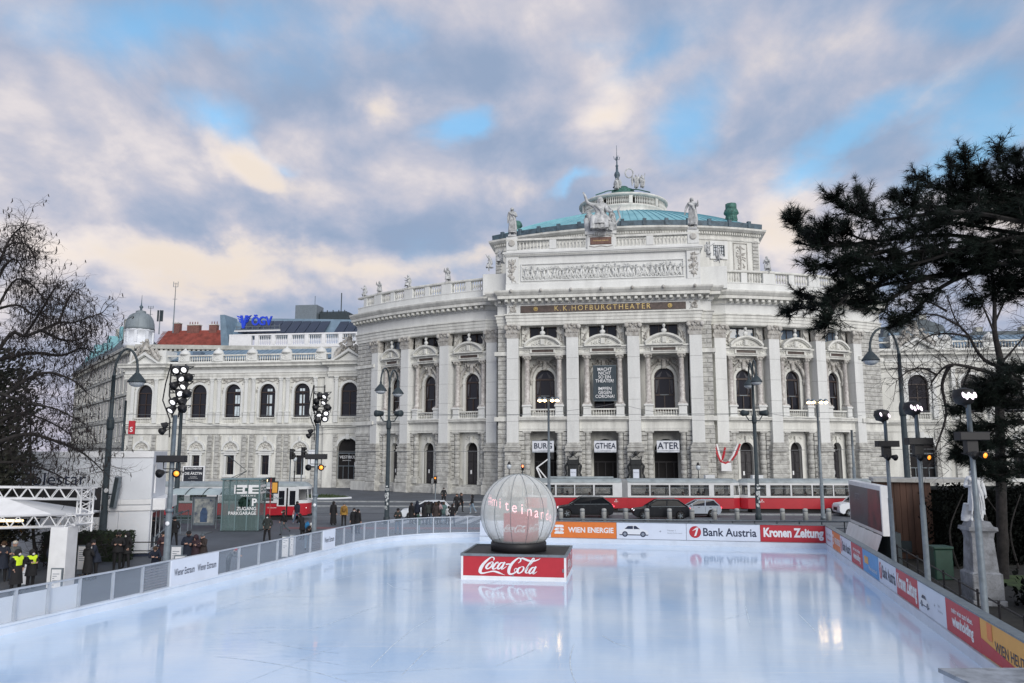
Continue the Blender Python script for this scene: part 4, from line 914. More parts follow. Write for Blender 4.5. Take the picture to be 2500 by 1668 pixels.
# corner front and rounded corner towards the theatre
facade(H1, Matrix.Translation((1.5, -1, 0)) @ Matrix.Rotation(R(6), 4, 'Z'), 40, [(12.4, 3.3), (17, 3.2), (21.3, 2.6)], 10, 1.3, 25.4, OLDW)
c = MB(); c.box(0, 40, -1.0, .6, 25.0, 25.8); c.box(0, 40, -.4, .6, 24.2, 24.6)
for i in range(46): c.box(.3 + i * .86, .75 + i * .86, -.8, 0, 24.55, 25.0)
obj('cornice', c, OLDW, H1, Matrix.Translation((1.5, -1, 0)) @ Matrix.Rotation(R(6), 4, 'Z'))
q = aty(339, 840, 150) - P0; q.z = 0
t = MB(); t.lathe([(2.8, 25.5), (2.8, 26.4), (2.5, 26.5), (2.45, 28.7), (2.75, 28.9), (2.75, 29.1)], 12, q)
for k in range(8): a = k * pi / 4 + .2; t.cbox((q.x + 2.5 * cos(a), q.y + 2.5 * sin(a), 27.6), (.4, .5, 2.2), a)
obj('dome_drum', t, WHITEP, H1)
DOMP = ((2.75, 29.1), (2.66, 29.6), (2.6, 30.4), (2.4, 31.2), (1.95, 31.95), (1.3, 32.4), (.95, 32.5), (.95, 32.9), (.7, 33.0))
t = MB(); t.lathe(DOMP, 20, q)
for k in range(10):
 a = k * pi / 5; t.tube([(q.x + rr * cos(a), q.y + rr * sin(a), z) for rr, z in DOMP[1:6]], .05, 4)
obj('dome', t, LEADG, H1)
obj('dome_finial', MB().lathe([(.6, 32.9), (.25, 33.1), (.2, 33.4), (.4, 33.8), (.15, 34.1), (.08, 34.6), (.03, 36.2)], 8, q), COPPERD, H1)
# red tiled house
P = aty(372, 840, 172); P.z = 0
H2 = thing('red_roof_house', 'house with steep red tiled roof and four brick chimneys between dome and blue sign', 'building', P, -R(6))
W2 = 18.6
obj('wall', MB().box(0, W2, 0, 10, 0, 27.5), OLDW, H2)
n = 9; TILE = 0
tm = MB(); 
for r_ in range(16):                                      # tile courses, each stepped over the one below
 t0, t1 = r_ / 16, (r_ + 1) / 16
 tm.box(0.0, W2, -.6 + t0 * 4.6, -.6 + t0 * 4.6 + .4, 27.4 + t0 * 5.6, 27.4 + t0 * 5.6 + .12)
 tm.add([(0 + t0 * 1.2, -.6 + t0 * 4.6, 27.5 + t0 * 5.6), (W2 - t0 * 1.4, -.6 + t0 * 4.6, 27.5 + t0 * 5.6), (W2 - t1 * 1.4, -.6 + t1 * 4.6, 27.4 + t1 * 5.6), (t1 * 1.2, -.6 + t1 * 4.6, 27.4 + t1 * 5.6)], [(0, 1, 2, 3)])
tm.add([(1.2, 4.0, 33.0), (W2 - 1.4, 4.0, 33.0), (W2, 10, 27.4), (0, 10, 27.4)], [(0, 1, 2, 3)]); tm.add([(0, -.6, 27.4), (1.2, 4, 33), (0, 10, 27.4)], [(0, 1, 2)]); tm.add([(W2, -.6, 27.4), (W2 - 1.4, 4, 33), (W2, 10, 27.4)], [(2, 1, 0)])
rf = obj('roof', tm, REDT, H2)
for x, w in ((2.6, 1.6), (6.1, 2.9), (11.4, 1.8), (14.8, .9)):
 ch = obj('chimney', MB().box(x, x + w, 3.4, 4.6, 32, 34.1 if x > 3 else 34.6), BRICKM, H2)
 obj('chimney_cap', MB().box(x - .12, x + w + .12, 3.3, 4.7, 34.1 if x > 3 else 34.6, 34.3 if x > 3 else 34.8), STONE, ch)
 for k in range(int(w / .6)): obj('chimney_pot', MB().lathe([(.13, 34.2), (.10, 35.0)], 6, (x + .35 + k * .62, 4, 0)), BRICKM, ch)
for x in (2.6, 14.0): obj('skylight', MB().bbox(x, x + 1.4, -.3, .6, 28.1, 28.7, .05), GLASSB, rf)
# masts
def mast(px, ytop, ybot, Y, lab, panel=False):
 b = aty(px, ybot, Y); t = aty(px, ytop, Y); T = thing('antenna_mast', lab, 'antenna', b)
 h = t.z - b.z; obj('mast', MB().tube([(0, 0, -1.5), (0, 0, h * .4), (0, 0, h)], [.16, .12, .05], 6), STEEL, T)
 if panel:
  for sx in (-.45, .1, .5): obj('panel_antenna', MB().bbox(sx - .16, sx + .16, -.2, .1, h * .35, h * .98, .04), STEELD, T)
 else:
  a = MB()
  for z in (.62, .9, .97): a.tube([(-.5, 0, h * z), (.5, 0, h * z)], .05, 4)
  for sx in (-.5, .5): a.tube([(sx, 0, h * .9), (sx, 0, h * 1.02)], .07, 4)
  obj('cross_arm', a, STEEL, T)
mast(423, 690, 797, 171, 'tall thin antenna mast rising behind the red tiled roof'); mast(389, 757, 800, 171, 'short mast with panel antennas at the dome end of the red roof', True)
mast(365, 748, 800, 160, 'thin rod aerial close beside the grey dome')
# office house with solar panels, blue rooftop sign, white balustrade
P = aty(560, 845, 158); P.z = 0
H3 = thing('office_house', 'white office house with rooftop balustrade and rows of dark solar panels under a blue sign', 'building', P, -R(8))
W3 = 36.0
obj('wall', MB().box(0, W3, 0, 12, 0, 26.5), WHITEP, H3)
b = obj('roof_balustrade', MB().box(0, W3 - 8, -.3, .3, 26.5, 27.1), WHITE, H3)
obj('rail', MB().box(0, W3 - 8, -.35, .35, 29.1, 29.4), WHITE, b)
xs = [0.0, 5.6, 9.2, 12.8, 16.4, 20.0, 23.6, 27.2]
for i, x in enumerate(xs):
 obj('pier', MB().bbox(x, x + (4.9 if i == 0 else .85), -.32, .32, 27.1, 29.1, .03), WHITE, b)
for i in range(6):
 m = MB(); x0 = xs[i + 1] + .95 if i else 5.6 + .95
 for k in range(7): m.lathe([(r_ * 1.2, 27.1 + z * 2.4) for r_, z in BALP], 6, (x0 + k * .4, 0, 0))
 obj('baluster_row', m, WHITE, b)
rf = obj('roof', MB().add([(-1, .4, 28.3), (W3, .4, 28.3), (W3, 6, 32.6), (-1, 6, 34.0), (W3, 14, 32.6), (-1, 14, 34.0)], [(0, 1, 2, 3), (3, 2, 4, 5)]), ZINC, H3)
obj('parapet', MB().prism([(-1.6, 26.5), (.2, 26.5), (-1.2, 33.6), (-2.2, 33.6)], -.4, 5), ZINC, H3)
pv = MB().box(-.98, .98, -.05, .05, -1.75, 1.75).mesh('solar_panel', PVM)
for i in range(16):
 x = 2.2 + i * 2.08
 if i in (9, 14): continue
 z = 31.6 - (x / W3) * 1.1
 o = obj('solar_panel', pv, None, H3, Matrix.Translation((x, 2.9, z)) @ Matrix.Rotation(-R(52), 4, 'X') @ Matrix.Diagonal((1, 1, 1.45, 1)))
obj('roof_frame', MB().box(1, 11, -.2, 0, 30.0, 30.25), WHITE, H3)
for x, w, y, h, mt in ((10.9, 4.8, 7, 4.2, STEEL), (16, 6.5, 8, 2.6, STEELD), (24.5, 5.5, 9, 1.4, ZINC), (29.5, 4.2, 6, 3.6, OLDW)): obj('roof_plant', MB().bbox(x, x + w, y, y + 4, 32, 32.5 + h, .1), mt, H3)
m = MB()
for k in range(5): m.tube([(16.4 + k * 1.3, 8.2, 33), (16.4 + k * 1.3, 8.2, 35.6)], .12, 5)
m.tube([(20.5, 9, 34), (20.5, 9, 39.5)], .12, 5); m.tube([(14.5, 9, 34), (14.5, 9, 39)], .05, 4); m.tube([(16, 8.1, 35.2), (22.2, 8.1, 35.2)], .1, 4); obj('roof_aerial', m, STEELD, H3)
s = thing('rooftop_sign', 'blue rooftop letters with a winged emblem above the solar panels', 'sign', P + Vector((0, 0, 30.25)) + Matrix.Rotation(-R(8), 3, 'Z') @ Vector((0, -.15, 0)), -R(8))
fr = MB(); fr.box(1.2, 11.0, -.1, .1, .05, .2); fr.box(1.2, 11, -.1, .1, .7, .8)
for x in (1.5, 3.6, 5.0, 6.2, 7.4, 8.6, 9.8, 10.8): fr.tube([(x, 0, .0), (x, 0, 1.2)], .06, 4)
obj('sign_frame', fr, STEEL, s)
e = MB()
e.prism([(3.0, 1.2), (4.0, 1.2), (5.3, 4.6), (4.2, 4.6), (3.5, 2.6), (2.8, 4.6), (1.9, 4.6)], -.2, .2)
for k in range(3):
 z = 4.6 - k * .62; e.prism([(.2 + k * .5, z), (2.2, z - .35), (2.3, z - .75), (.75 + k * .5, z - .45)], -.2, .2); e.prism([(6.9 - k * .5, z), (6.3 - k * .5, z - .45), (4.9, z - .75), (5.0, z - .35)], -.2, .2)
e.xf(Matrix.Translation((1.3, 0, -.55)) @ Matrix.Diagonal((.48, 1, .80, 1)))
obj('winged_emblem', e, BLUEL, s)
def solid_text(t, size, bold, sx, dep):
 f = text_mb(t, size, bold, sx); m = MB(); m.join(f); n = len(f.v); back = [(x, y + dep, z) for x, y, z in f.v]; m.add(back, [tuple(reversed(q)) for q in f.f])
 ed = {}
 for q in f.f:
  for i in range(len(q)): k = (q[i], q[(i + 1) % len(q)]); ed[k] = 1
 for a, b_ in ed:
  if (b_, a) not in ed: m.f.append((b_, a, a + n, b_ + n)); m.m.append(0); m.sm.append(False)
 return m
for t, x in (('\u00d6', 5.7), ('G', 7.15), ('V', 8.6)): obj('letter', solid_text(t, 2.5, .03, .85, .3), BLUEL, s, frame_mat((x - .0, -.4, 1.75)))
# grey house at the far right behind the park side, dark mansard roofs
for i, (px0, px1, Y, zt, lab) in enumerate(((2150, 2330, 165, 27, 'house with dark mansard roof and blue grey dormers behind the theatre wing'), (2330, 2620, 175, 26.0, 'lower house with dark slate roof seen through bare branches'))):
 A, B = aty(px0, 900, Y), aty(px1, 900, Y - (px1 - px0) * .012); w = (B - A).length; A.z = 0
 h = thing('mansard_house', lab, 'building', A, atan2(B.y - A.y, B.x - A.x))
 obj('wall', MB().box(0, w, 0, 14, 0, zt), OLDW, h); r = MB(); r.prism([(0, zt), (w, zt), (w - 1.5, zt + 5.2), (w - 5, zt + 6.6), (5, zt + 6.6), (1.5, zt + 5.2)], 0, 14); rf = obj('roof', r, SLATE, h)
 for k in range(4): obj('dormer', MB().bbox(2 + k * w / 4.3, 4.2 + k * w / 4.3, -.5, 2, zt + 1.2, zt + 3.8, .1), ZINC, rf)
 for k in range(2): obj('chimney', MB().box(w * (.3 + .4 * k), w * (.3 + .4 * k) + 1.5, 5, 7, zt + 6, zt + 8.4), OLDW, rf)
# ================================================================== the ice rink
ICE = bpy.data.materials.new('ice'); ICE.use_nodes = True
def _ice():
 nt = ICE.node_tree; N, L = nt.nodes, nt.links; p = N['Principled BSDF']
 g = N.new('ShaderNodeNewGeometry')
 def noise(scale, det, stretch, rot=0):
  m = N.new('ShaderNodeMapping'); L.new(g.outputs['Position'], m.inputs[0]); m.inputs[2].default_value = (0, 0, rot); m.inputs[3].default_value = stretch
  n = N.new('ShaderNodeTexNoise'); L.new(m.outputs[0], n.inputs['Vector']); n.inputs['Scale'].default_value = scale; n.inputs['Detail'].default_value = det; return n.outputs[0]
 r = N.new('ShaderNodeValToRGB'); L.new(noise(.30, 8, (1, .7, 1)), r.inputs[0]); e = r.color_ramp.elements
 e[0].position = .32; e[0].color = (.52, .71, .95, 1); e[1].position = .66; e[1].color = (.74, .87, 1.0, 1)
 s = N.new('ShaderNodeMapRange'); L.new(noise(1.6, 8, (.16, 2.2, 1), .5), s.inputs[0]); s.inputs[1].default_value = .60; s.inputs[2].default_value = .78; s.inputs[3].default_value = 0; s.inputs[4].default_value = .35
 mx = N.new('ShaderNodeMix'); mx.data_type = 'RGBA'; L.new(s.outputs[0], mx.inputs[0]); L.new(r.outputs[0], mx.inputs[6]); mx.inputs[7].default_value = (.80, .86, .95, 1)
 col = mx.outputs[2]
 for st, ro_, sc in (((.035, 5, 1), .62, 2.0), ((.04, 4, 1), -.35, 2.6), ((.05, 6, 1), 1.35, 1.7)):    # fine crossing blade cuts
  k = N.new('ShaderNodeMapRange'); L.new(noise(sc, 3, st, ro_), k.inputs[0]); k.inputs[1].default_value = .655; k.inputs[2].default_value = .70; k.inputs[3].default_value = 0; k.inputs[4].default_value = .26
  m2 = N.new('ShaderNodeMix'); m2.data_type = 'RGBA'; L.new(k.outputs[0], m2.inputs[0]); L.new(col, m2.inputs[6]); m2.inputs[7].default_value = (.85, .91, .98, 1); col = m2.outputs[2]
 L.new(col, p.inputs['Base Color'])
 ro = N.new('ShaderNodeMapRange'); L.new(noise(.9, 7, (.35, 1.4, 1), .35), ro.inputs[0]); ro.inputs[1].default_value = .3; ro.inputs[2].default_value = .7; ro.inputs[3].default_value = .035; ro.inputs[4].default_value = .115
 L.new(ro.outputs[0], p.inputs['Roughness']); p.inputs['IOR'].default_value = 1.32
 b = N.new('ShaderNodeBump'); L.new(noise(3.0, 5, (.5, 1.6, 1), .4), b.inputs['Height']); b.inputs['Strength'].default_value = .05; b.inputs['Distance'].default_value = .05; L.new(b.outputs[0], p.inputs['Normal'])
_ice()
IZ = .30
LPATH = [(-18.6, 13.5), (-15.35, 24.0), (-13.75, 28.5), (-12.35, 33.2), (-9.55, 42.9), (-8.9, 45.0), (-8.2, 46.6), (-7.3, 47.9), (-6.2, 48.9), (-5.0, 49.6), (-3.6, 50.0), (-1.75, 50.2)]
FPATH = [(-1.95, 48.05), (17.7, 44.4)]
RPATH = [(17.7, 44.4), (12.0, 20.2), (11.3, 17.2)]
ice_poly = [(-18.6, 13.5), (10.4, 13.5)] + [(11.3, 17.2), (12.0, 20.2), (17.7, 44.4)] + [(-1.9, 48.05), (-1.75, 50.2)] + LPATH[-2:0:-1]
obj('ice', MB().slab(ice_poly, 0.02, IZ), ICE, kind='structure')
SCR = M_('skate_scratch', (.70, .82, .94), .5, var=.2, scale=6)
rs = random.Random(8)
def scratch(pts, w=.035):
 mb = MB(); P = [Vector((*p, IZ + .004)) for p in pts]; vs = []
 for i, p in enumerate(P):
  t = (P[min(i + 1, len(P) - 1)] - P[max(i - 1, 0)]).normalized(); n = Vector((-t.y, t.x, 0)) * w * (.5 + .5 * sin(pi * (i + .3) / len(P))); vs += [p - n, p + n]
 mb.add(vs, [(2 * i, 2 * i + 1, 2 * i + 3, 2 * i + 2) for i in range(len(P) - 1)]); return mb
allm = MB()
for k in range(36):
 x0, y0 = rs.uniform(-13, 12), rs.uniform(15, 44); a = rs.gauss(.55, .5); l = rs.uniform(1.2, 6.5); bend = rs.uniform(-.25, .25); pts = []
 for i in range(8):
  t = i / 7; pts.append((x0 + l * t * cos(a + bend * t), y0 + l * t * sin(a + bend * t)))
 if all(p[0] > -9.3 - (43 - p[1]) * .28 and p[0] < 11.6 + (p[1] - 20) * .22 for p in pts): allm.join(scratch(pts, rs.choice((.009, .012, .018))))
for pl in ([(945, 1424), (960, 1434), (1000, 1442), (1062, 1445)], [(905, 1630), (960, 1575), (1010, 1535), (1060, 1505)], [(980, 1650), (1040, 1590), (1100, 1560)], [(530, 1490), (600, 1465), (690, 1443), (740, 1432)], [(750, 1540), (800, 1525), (880, 1495), (930, 1478)], [(975, 1362), (1010, 1345), (1060, 1330)], [(1180, 1490), (1240, 1475), (1300, 1465)], [(1470, 1552), (1500, 1570), (1540, 1582)], [(1820, 1480), (1830, 1520)], [(1950, 1500), (1990, 1540)]):
 w = [atz(x, y, IZ) for x, y in pl]; allm.join(scratch([(p.x, p.y) for p in w], .02))
obj('skate_marks', allm, SCR, kind='stuff')
# --- boards
PLEX = bpy.data.materials.new('clear_panel'); PLEX.use_nodes = True
def _film(m, col, mixf, rough):
 nt = m.node_tree; N, L = nt.nodes, nt.links; p = N['Principled BSDF']; p.inputs['Base Color'].default_value = (*col, 1); p.inputs['Roughness'].default_value = rough
 t = N.new('ShaderNodeBsdfTransparent'); x = N.new('ShaderNodeMixShader'); x.inputs[0].default_value = mixf; L.new(t.outputs[0], x.inputs[1]); L.new(p.outputs[0], x.inputs[2]); L.new(x.outputs[0], N['Material Output'].inputs[0])
_film(PLEX, (.52, .62, .74), .14, .10)
RED = M_('ad_red', (.46, .022, .035), .45, var=.03); ORANGE = M_('ad_orange', (.72, .19, .035), .45, var=.03); ADW = M_('ad_white', (.66, .71, .80), .45, var=.03, scale=1)
YEL = M_('ad_amber', (.72, .36, .06), .45, var=.02); BLU = M_('ad_blue', (.07, .30, .62), .45, var=.05); INK = M_('ink_dark', (.012, .022, .055), .5, var=0); INKG = M_('ink_grey', (.25, .28, .33), .5, var=0)
KICK = M_('kick_plate', (.66, .72, .80), .45, var=.05, scale=1.2)
def seglen(P):
 out = [0.0]
 for a, b in zip(P[:-1], P[1:]): out.append(out[-1] + (Vector(b) - Vector(a)).length)
 return out
class Path:
 def __init__(s, P): s.P = [Vector(p) for p in P]; s.S = seglen(P)
 def at(s, t):
  for i in range(len(s.P) - 1):
   if t <= s.S[i + 1] or i == len(s.P) - 2:
    f = (t - s.S[i]) / (s.S[i + 1] - s.S[i]); d = (s.P[i + 1] - s.P[i]).normalized(); return s.P[i].lerp(s.P[i + 1], f), d
 def near(s, p):                                       # arc length of the point closest to p
  best = (1e9, 0)
  for i in range(len(s.P) - 1):
   d = s.P[i + 1] - s.P[i]; f = max(0, min(1, (Vector(p) - s.P[i]).dot(d) / d.length_squared)); q = s.P[i].lerp(s.P[i + 1], f); e = (Vector(p) - q).length
   if e < best[0]: best = (e, s.S[i] + f * d.length)
  return best[1]
ZT, ZK = 1.60, .62
# left fence: kick plate, posts, clear panels, printed panels, louvres
ALU = M_('aluminium', (.46, .50, .55), .45, .2, var=.06)
LF = thing('rink_fence', 'curved low rink fence of clear panels with white kick plate along the ice', 'fence', (0, 0, 0))
LP = Path(LPATH); TOT = LP.S[-1]
smooth = [LP.at(TOT * i / 70)[0] for i in range(71)]
obj('kick_plate', MB().sweep([(-.04, IZ - .02), (.10, IZ), (.10, ZK - .10), (.14, ZK - .06), (.14, ZK), (-.10, ZK)], smooth), KICK, LF)
obj('top_rail', MB().sweep([(-.05, ZT - .05), (.05, ZT - .05), (.05, ZT), (-.05, ZT)], smooth), ALU, LF)
def panel_between(P, t0, t1, z0, z1, off=0.0, th=.02):
 a, d = P.at(t0); b, _ = P.at(t1); dd = (b - a); ang = atan2(dd.y, dd.x); return frame_mat((a.x, a.y, 0), ang), dd.length
def fence_t(px, y=1400): return LP.near(tuple(atz(px, y, ZT if False else .62)[:2]))
tA = LP.near(tuple(atz(412, 1432, ZK)[:2])); tB = LP.near(tuple(atz(527, 1404, ZK)[:2])); tC = LP.near(tuple(atz(780, 1342, ZK)[:2])); tD = LP.near(tuple(atz(812, 1335, ZK)[:2])); tW = LP.near(tuple(atz(188, 1482, ZK)[:2])); tL = LP.near(tuple(atz(352, 1448, ZK)[:2])); tL2 = LP.near(tuple(atz(757, 1349, ZK)[:2]))
cuts = []
def steps(a, b, w):
 n = max(1, round((b - a) / w)); return [(a + (b - a) * i / n, a + (b - a) * (i + 1) / n) for i in range(n)]
for a, b in steps(0.0, tW, 1.15): cuts.append((a, b, 'half'))
for a, b in steps(tW, tL, 1.25): cuts.append((a, b, 'clear'))
for a, b in steps(tL, tA, 1.3): cuts.append((a, b, 'louvre'))
cuts.append((tA, tB, 'print2'))
for a, b in steps(tB, tL2, 1.35): cuts.append((a, b, 'clear'))
cuts.append((tL2, tC, 'louvre')); cuts.append((tC, tD, 'print1'))
for a, b in steps(tD, TOT, 1.12): cuts.append((a, b, 'clear'))
LOUV = M_('louvre', (.17, .155, .16), .6, var=.1)
for a, b, kind in cuts:
 M, l = panel_between(LP, a, b, 0, 0)
 obj('post', MB().box(-.035, .035, -.05, .04, ZK, ZT - .04), ALU, LF, M)
 if kind in ('print1', 'print2'):
  p = obj('printed_panel', MB().bbox(0, l, -.09, .02, ZK - .1, ZT - .02, .01), ADW, LF, M)
  if kind == 'print2':
   for f in (.27, .74): obj('lettering', fit_text('Wiener Eistraum', l * .41, .27, .012), INK, p, frame_mat((l * f, -.094, 1.10)))
  else: obj('lettering', fit_text('Wiener Eistraum', l * .8, .27, .008), INK, p, frame_mat((l * .5, -.094, 1.08)))
  continue
 obj('clear_panel', MB().box(.03, l - .03, -.008, .008, ZK, ZT - .05), PLEX, LF, M)
 if kind == 'half': obj('white_panel', MB().box(.03, l - .03, .05, .07, ZK, ZT - .22), WHITEP, LF, M)
 if kind == 'louvre':
  for k in range(9): obj('louvre_slat', MB().box(.05, l - .05, .03, .12, ZK + .06 + k * .10, ZK + .12 + k * .10), LOUV, LF, M)
# far boards
def car_print(mb, s=1.0, flip=1):
 body = [(-1, 0), (-.95, .28), (-.7, .34), (-.42, .60), (.15, .62), (.5, .36), (.92, .27), (1, .12), (.98, 0)]
 mb.k = 0; mb.add([(x * s * flip, 0, z * s) for x, z in body], [tuple(range(len(body)))])
 mb.k = 1; mb.add([(x * s * flip, -.003, z * s) for x, z in [(-.62, .36), (-.40, .56), (-.05, .57), (-.05, .36)]], [(0, 1, 2, 3)]); mb.add([(x * s * flip, -.003, z * s) for x, z in [(0, .36), (0, .57), (.15, .57), (.42, .36)]], [(0, 1, 2, 3)])
 for cx in (-.6, .62): mb.add([((cx + .19 * cos(i * pi / 8)) * s * flip, -.004, (.02 + .19 * sin(i * pi / 8)) * s) for i in range(16)], [tuple(range(16))])
 mb.add([(x * s * flip, -.002, z * s) for x, z in [(-1, .0), (1, .0), (.95, -.06), (-.95, -.06)]], [(0, 1, 2, 3)])
 mb.k = 2
 for cx in (-.6, .62): mb.add([((cx + .11 * cos(i * pi / 6)) * s * flip, -.006, (.02 + .11 * sin(i * pi / 6)) * s) for i in range(12)], [tuple(range(12))])
 return mb
def ad(par, M, l, kind, z0, z1, sq=1.0):
 """one advertising panel; sq squeezes lettering that runs along a receding board"""
 mt = {'energie': ORANGE, 'krone': RED, 'holding': RED, 'heute': YEL, 'sky': BLU}.get(kind, ADW)
 p = obj('ad_panel', MB().bbox(.01, l - .01, -.07, .03, z0, z1, .006), mt, par, M); h = z1 - z0; zc = (z0 + z1) / 2; y = -.075; c = l / 2
 def T(t, x, z, w, hh, mat, b=0.0): obj('lettering', fit_text(t, w, hh, b), mat, p, frame_mat((x, y, z)))
 def shape(nm, polys, mat): obj(nm, MB() if False else shp(polys), mat, p, frame_mat((0, y - .002, 0)))
 def shp(polys):
  m = MB()
  for q in polys: m.add([(a, 0, b) for a, b in q], [tuple(range(len(q)))])
  return m
 if kind == 'energie':
  T('WIEN ENERGIE', l * .61, zc, l * .69, h * .34, WHITE, .030)
  x0, q = l * .13, h * .28 * min(1, sq * 1.0)
  lg = []
  for i in range(3):
   o = (i - 1) * h * .2; lg.append([(x0 - q * .9 + o * .3, zc + o - .06), (x0 + q * .9, zc + o - .06), (x0 + q * 1.1, zc + o + .02), (x0 + q * .7, zc + o + .09), (x0 - q * .8, zc + o + .09), (x0 - q * 1.15, zc + o)])
  shape('emblem', lg, WHITE); shape('emblem_cross', [[(x0 - .02, zc - .12), (x0 + .02, zc - .12), (x0 + .02, zc + .16), (x0 - .02, zc + .16)], [(x0 - .11, zc - .0), (x0 + .11, zc - .0), (x0 + .11, zc + .035), (x0 - .11, zc + .035)]], ORANGE)
 elif kind == 'car':
  m = MB(); car_print(m, h * .92 * (1 if sq == 1 else .62)); me = m.mesh('car_print', [M_('print_white', (.72, .74, .77), .5, var=0), INK, INKG]); obj('car_picture', me, None, p, Matrix.Translation((l * .25, y, zc - h * .22)) @ Matrix.Diagonal((sq if sq == 1 else 1, 1, 1, 1)))
  shape('star', [[(l * .63 - .08, zc), (l * .63, zc - .02), (l * .63 + .08, zc), (l * .63, zc + .02)], [(l * .63, zc - .08), (l * .63 + .02, zc), (l * .63, zc + .08), (l * .63 - .02, zc)]], INKG)
  obj('lettering', text_mb('Polestar 2', .12, 0, sq, align='LEFT'), INKG, p, frame_mat((l * .73, y, zc + .06))); obj('lettering', text_mb('Electric Performance', .10, 0, sq, align='LEFT'), INKG, p, frame_mat((l * .73, y, zc - .09)))
 elif kind == 'bank':
  T('Bank Austria', l * .59, zc + .01, l * .72, h * .50, INK, .018)
  x0, r_ = l * .12, h * .36; k = max(sq, .6)
  shape('emblem', [[(x0 + r_ * k * cos(i * pi / 14), zc + r_ * sin(i * pi / 14)) for i in range(28)]], RED)
  obj('emblem_slash', shp([[(x0 - .06 * k, zc - r_ * .7), (x0 + .06 * k, zc - r_ * .6), (x0 + r_ * .62 * k, zc + r_ * .8), (x0 + r_ * .3 * k, zc + r_ * .62)], [(x0 - r_ * .55 * k, zc + r_ * .15), (x0 + r_ * .2 * k, zc + r_ * .75), (x0 + r_ * .62 * k, zc + r_ * .8), (x0 + r_ * .2 * k, zc + r_ * .45)]]), WHITE, p, frame_mat((0, y - .004, 0)))
 elif kind == 'krone':
  T('Kronen Zeitung', c, zc - .02, l * .90, h * .72, WHITE, .045)
 elif kind == 'holding':
  T('mehr wien zum leben.', c, zc + h * .22, l * .62, h * .17, WHITE, .02); T('wienholding', c, zc - h * .14, l * .62, h * .42, WHITE, .04)
 elif kind == 'heute':
  obj('red_corner', shp([[(.02, z0 + .02), (l - .02, z0 + .02), (l - .02, z0 + .12), (.02, z0 + h * .45)]]), RED, p, frame_mat((0, y - .001, 0)))
  obj('emblem_tile', shp([[(l * .14, zc + .02), (l * .24, zc + .02), (l * .24, zc + .42), (l * .14, zc + .42)]]), ORANGE, p, frame_mat((0, y - .002, 0)))
  T('W', l * .19, zc + .14, .26, .30, M_('ink_violet', (.10, .04, .22), .5, var=0), .02); T('WIEN HEUTE', l * .56, zc - .05, l * .56, .26, INK, .012); T('orf.at', l * .5, z0 + .09, .4, .09, WHITE)
 elif kind == 'sky':
  shape('yellow_tile', [[(l * .12, zc - .1), (l * .38, zc - .1), (l * .38, zc + .2), (l * .12, zc + .2)]], YEL); T('Reiseziel', l * .64, zc - .2, l * .5, .16, WHITE)
 elif kind == 'small':
  T('Stadt Wien', c, zc + .1, l * .7, .14, INKG); T('Sport', c, zc - .2, l * .5, .14, RED, .02)
 return p
FB = thing('rink_board', 'straight white rink board at the far end carrying orange, white and red advertising', 'rink board', (0, 0, 0))
FP = Path(FPATH); fl_ = FP.S[-1]
def ft(px): return FP.near(tuple(atz(px, 1312, ZK)[:2]))
obj('kick_plate', MB().sweep([(-.06, IZ - .02), (.10, IZ), (.10, ZK - .04), (.0, ZK - .02), (-.06, ZK - .02)], FPATH), KICK, FB)
obj('top_rail', MB().sweep([(-.06, ZT - .04), (.1, ZT - .04), (.1, ZT), (-.06, ZT)], FPATH), STEEL, FB)
q = [0, ft(1345), ft(1507), ft(1674), ft(1845), fl_]
for (a, b), k in zip(zip(q[:-1], q[1:]), ('plain', 'energie', 'car', 'bank', 'krone')):
 M, l = panel_between(FP, a, b, 0, 0); ad(FB, M, l, k, ZK, ZT - .05)
RB = thing('rink_board', 'long rink board running towards the viewer beside the dark park, in sixteen advertising panels', 'rink board', (0, 0, 0)); RB['label'] = 'long rink board along the dark park carrying a row of coloured advertising panels'
RP = Path(RPATH); rl_ = RP.S[-1]
def rt(px, y): return RP.near(tuple(atz(px, y, ZK)[:2]))
obj('kick_plate', MB().sweep([(-.06, IZ - .02), (.10, IZ), (.10, ZK - .04), (.0, ZK - .02), (-.06, ZK - .02)], RPATH), KICK, RB)
obj('top_rail', MB().sweep([(-.22, ZT - .05), (.10, ZT - .05), (.10, ZT), (-.22, ZT)], RPATH), STEEL, RB)
q = [0] + [rt(x, y) for x, y in ((2040, 1338), (2060, 1352), (2087, 1371), (2115, 1391), (2152, 1419), (2197, 1450), (2251, 1488), (2320, 1537), (2407, 1598))] + [rl_]
for (a, b), k, sq in zip(zip(q[:-1], q[1:]), ('small', 'energie', 'bank', 'holding', 'sky', 'bank', 'krone', 'car', 'holding', 'heute'), (.8, .62, .60, .7, .7, .72, .78, .8, .9, 1)):
 M, l = panel_between(RP, a, b, 0, 0); ad(RB, M, l, k, ZK, ZT - .05, sq * .72 if k != 'heute' else .8)
# grey shelf corner in front
t = atz(2290, 1630, 1.62)
sh = thing('counter_box', 'grey topped white box at the near end of the advertising board', 'box', (11.05, 17.4, 0))
SHM = M_('worn_grey_sheet', (.33, .36, .40), .5, var=.3, scale=2.0)
a = atz(2290, 1631, 1.5) - Vector((11.05, 17.4, 0)); b = atz(2335, 1668, 1.5) - Vector((11.05, 17.4, 0)); cc_ = atz(2520, 1632, 1.5) - Vector((11.05, 17.4, 0))
obj('top_sheet', MB().slab([(a.x, a.y), (b.x + .3, b.y - .8), (cc_.x + .8, b.y - .8), (cc_.x + .2, a.y + .02)], 1.42, 1.5), SHM, sh)
obj('side_panel', MB().slab([(a.x + .06, a.y - .06), (b.x + .34, b.y - .75), (cc_.x + .7, b.y - .75), (cc_.x + .1, a.y - .06)], .3, 1.42), WHITEP, sh)
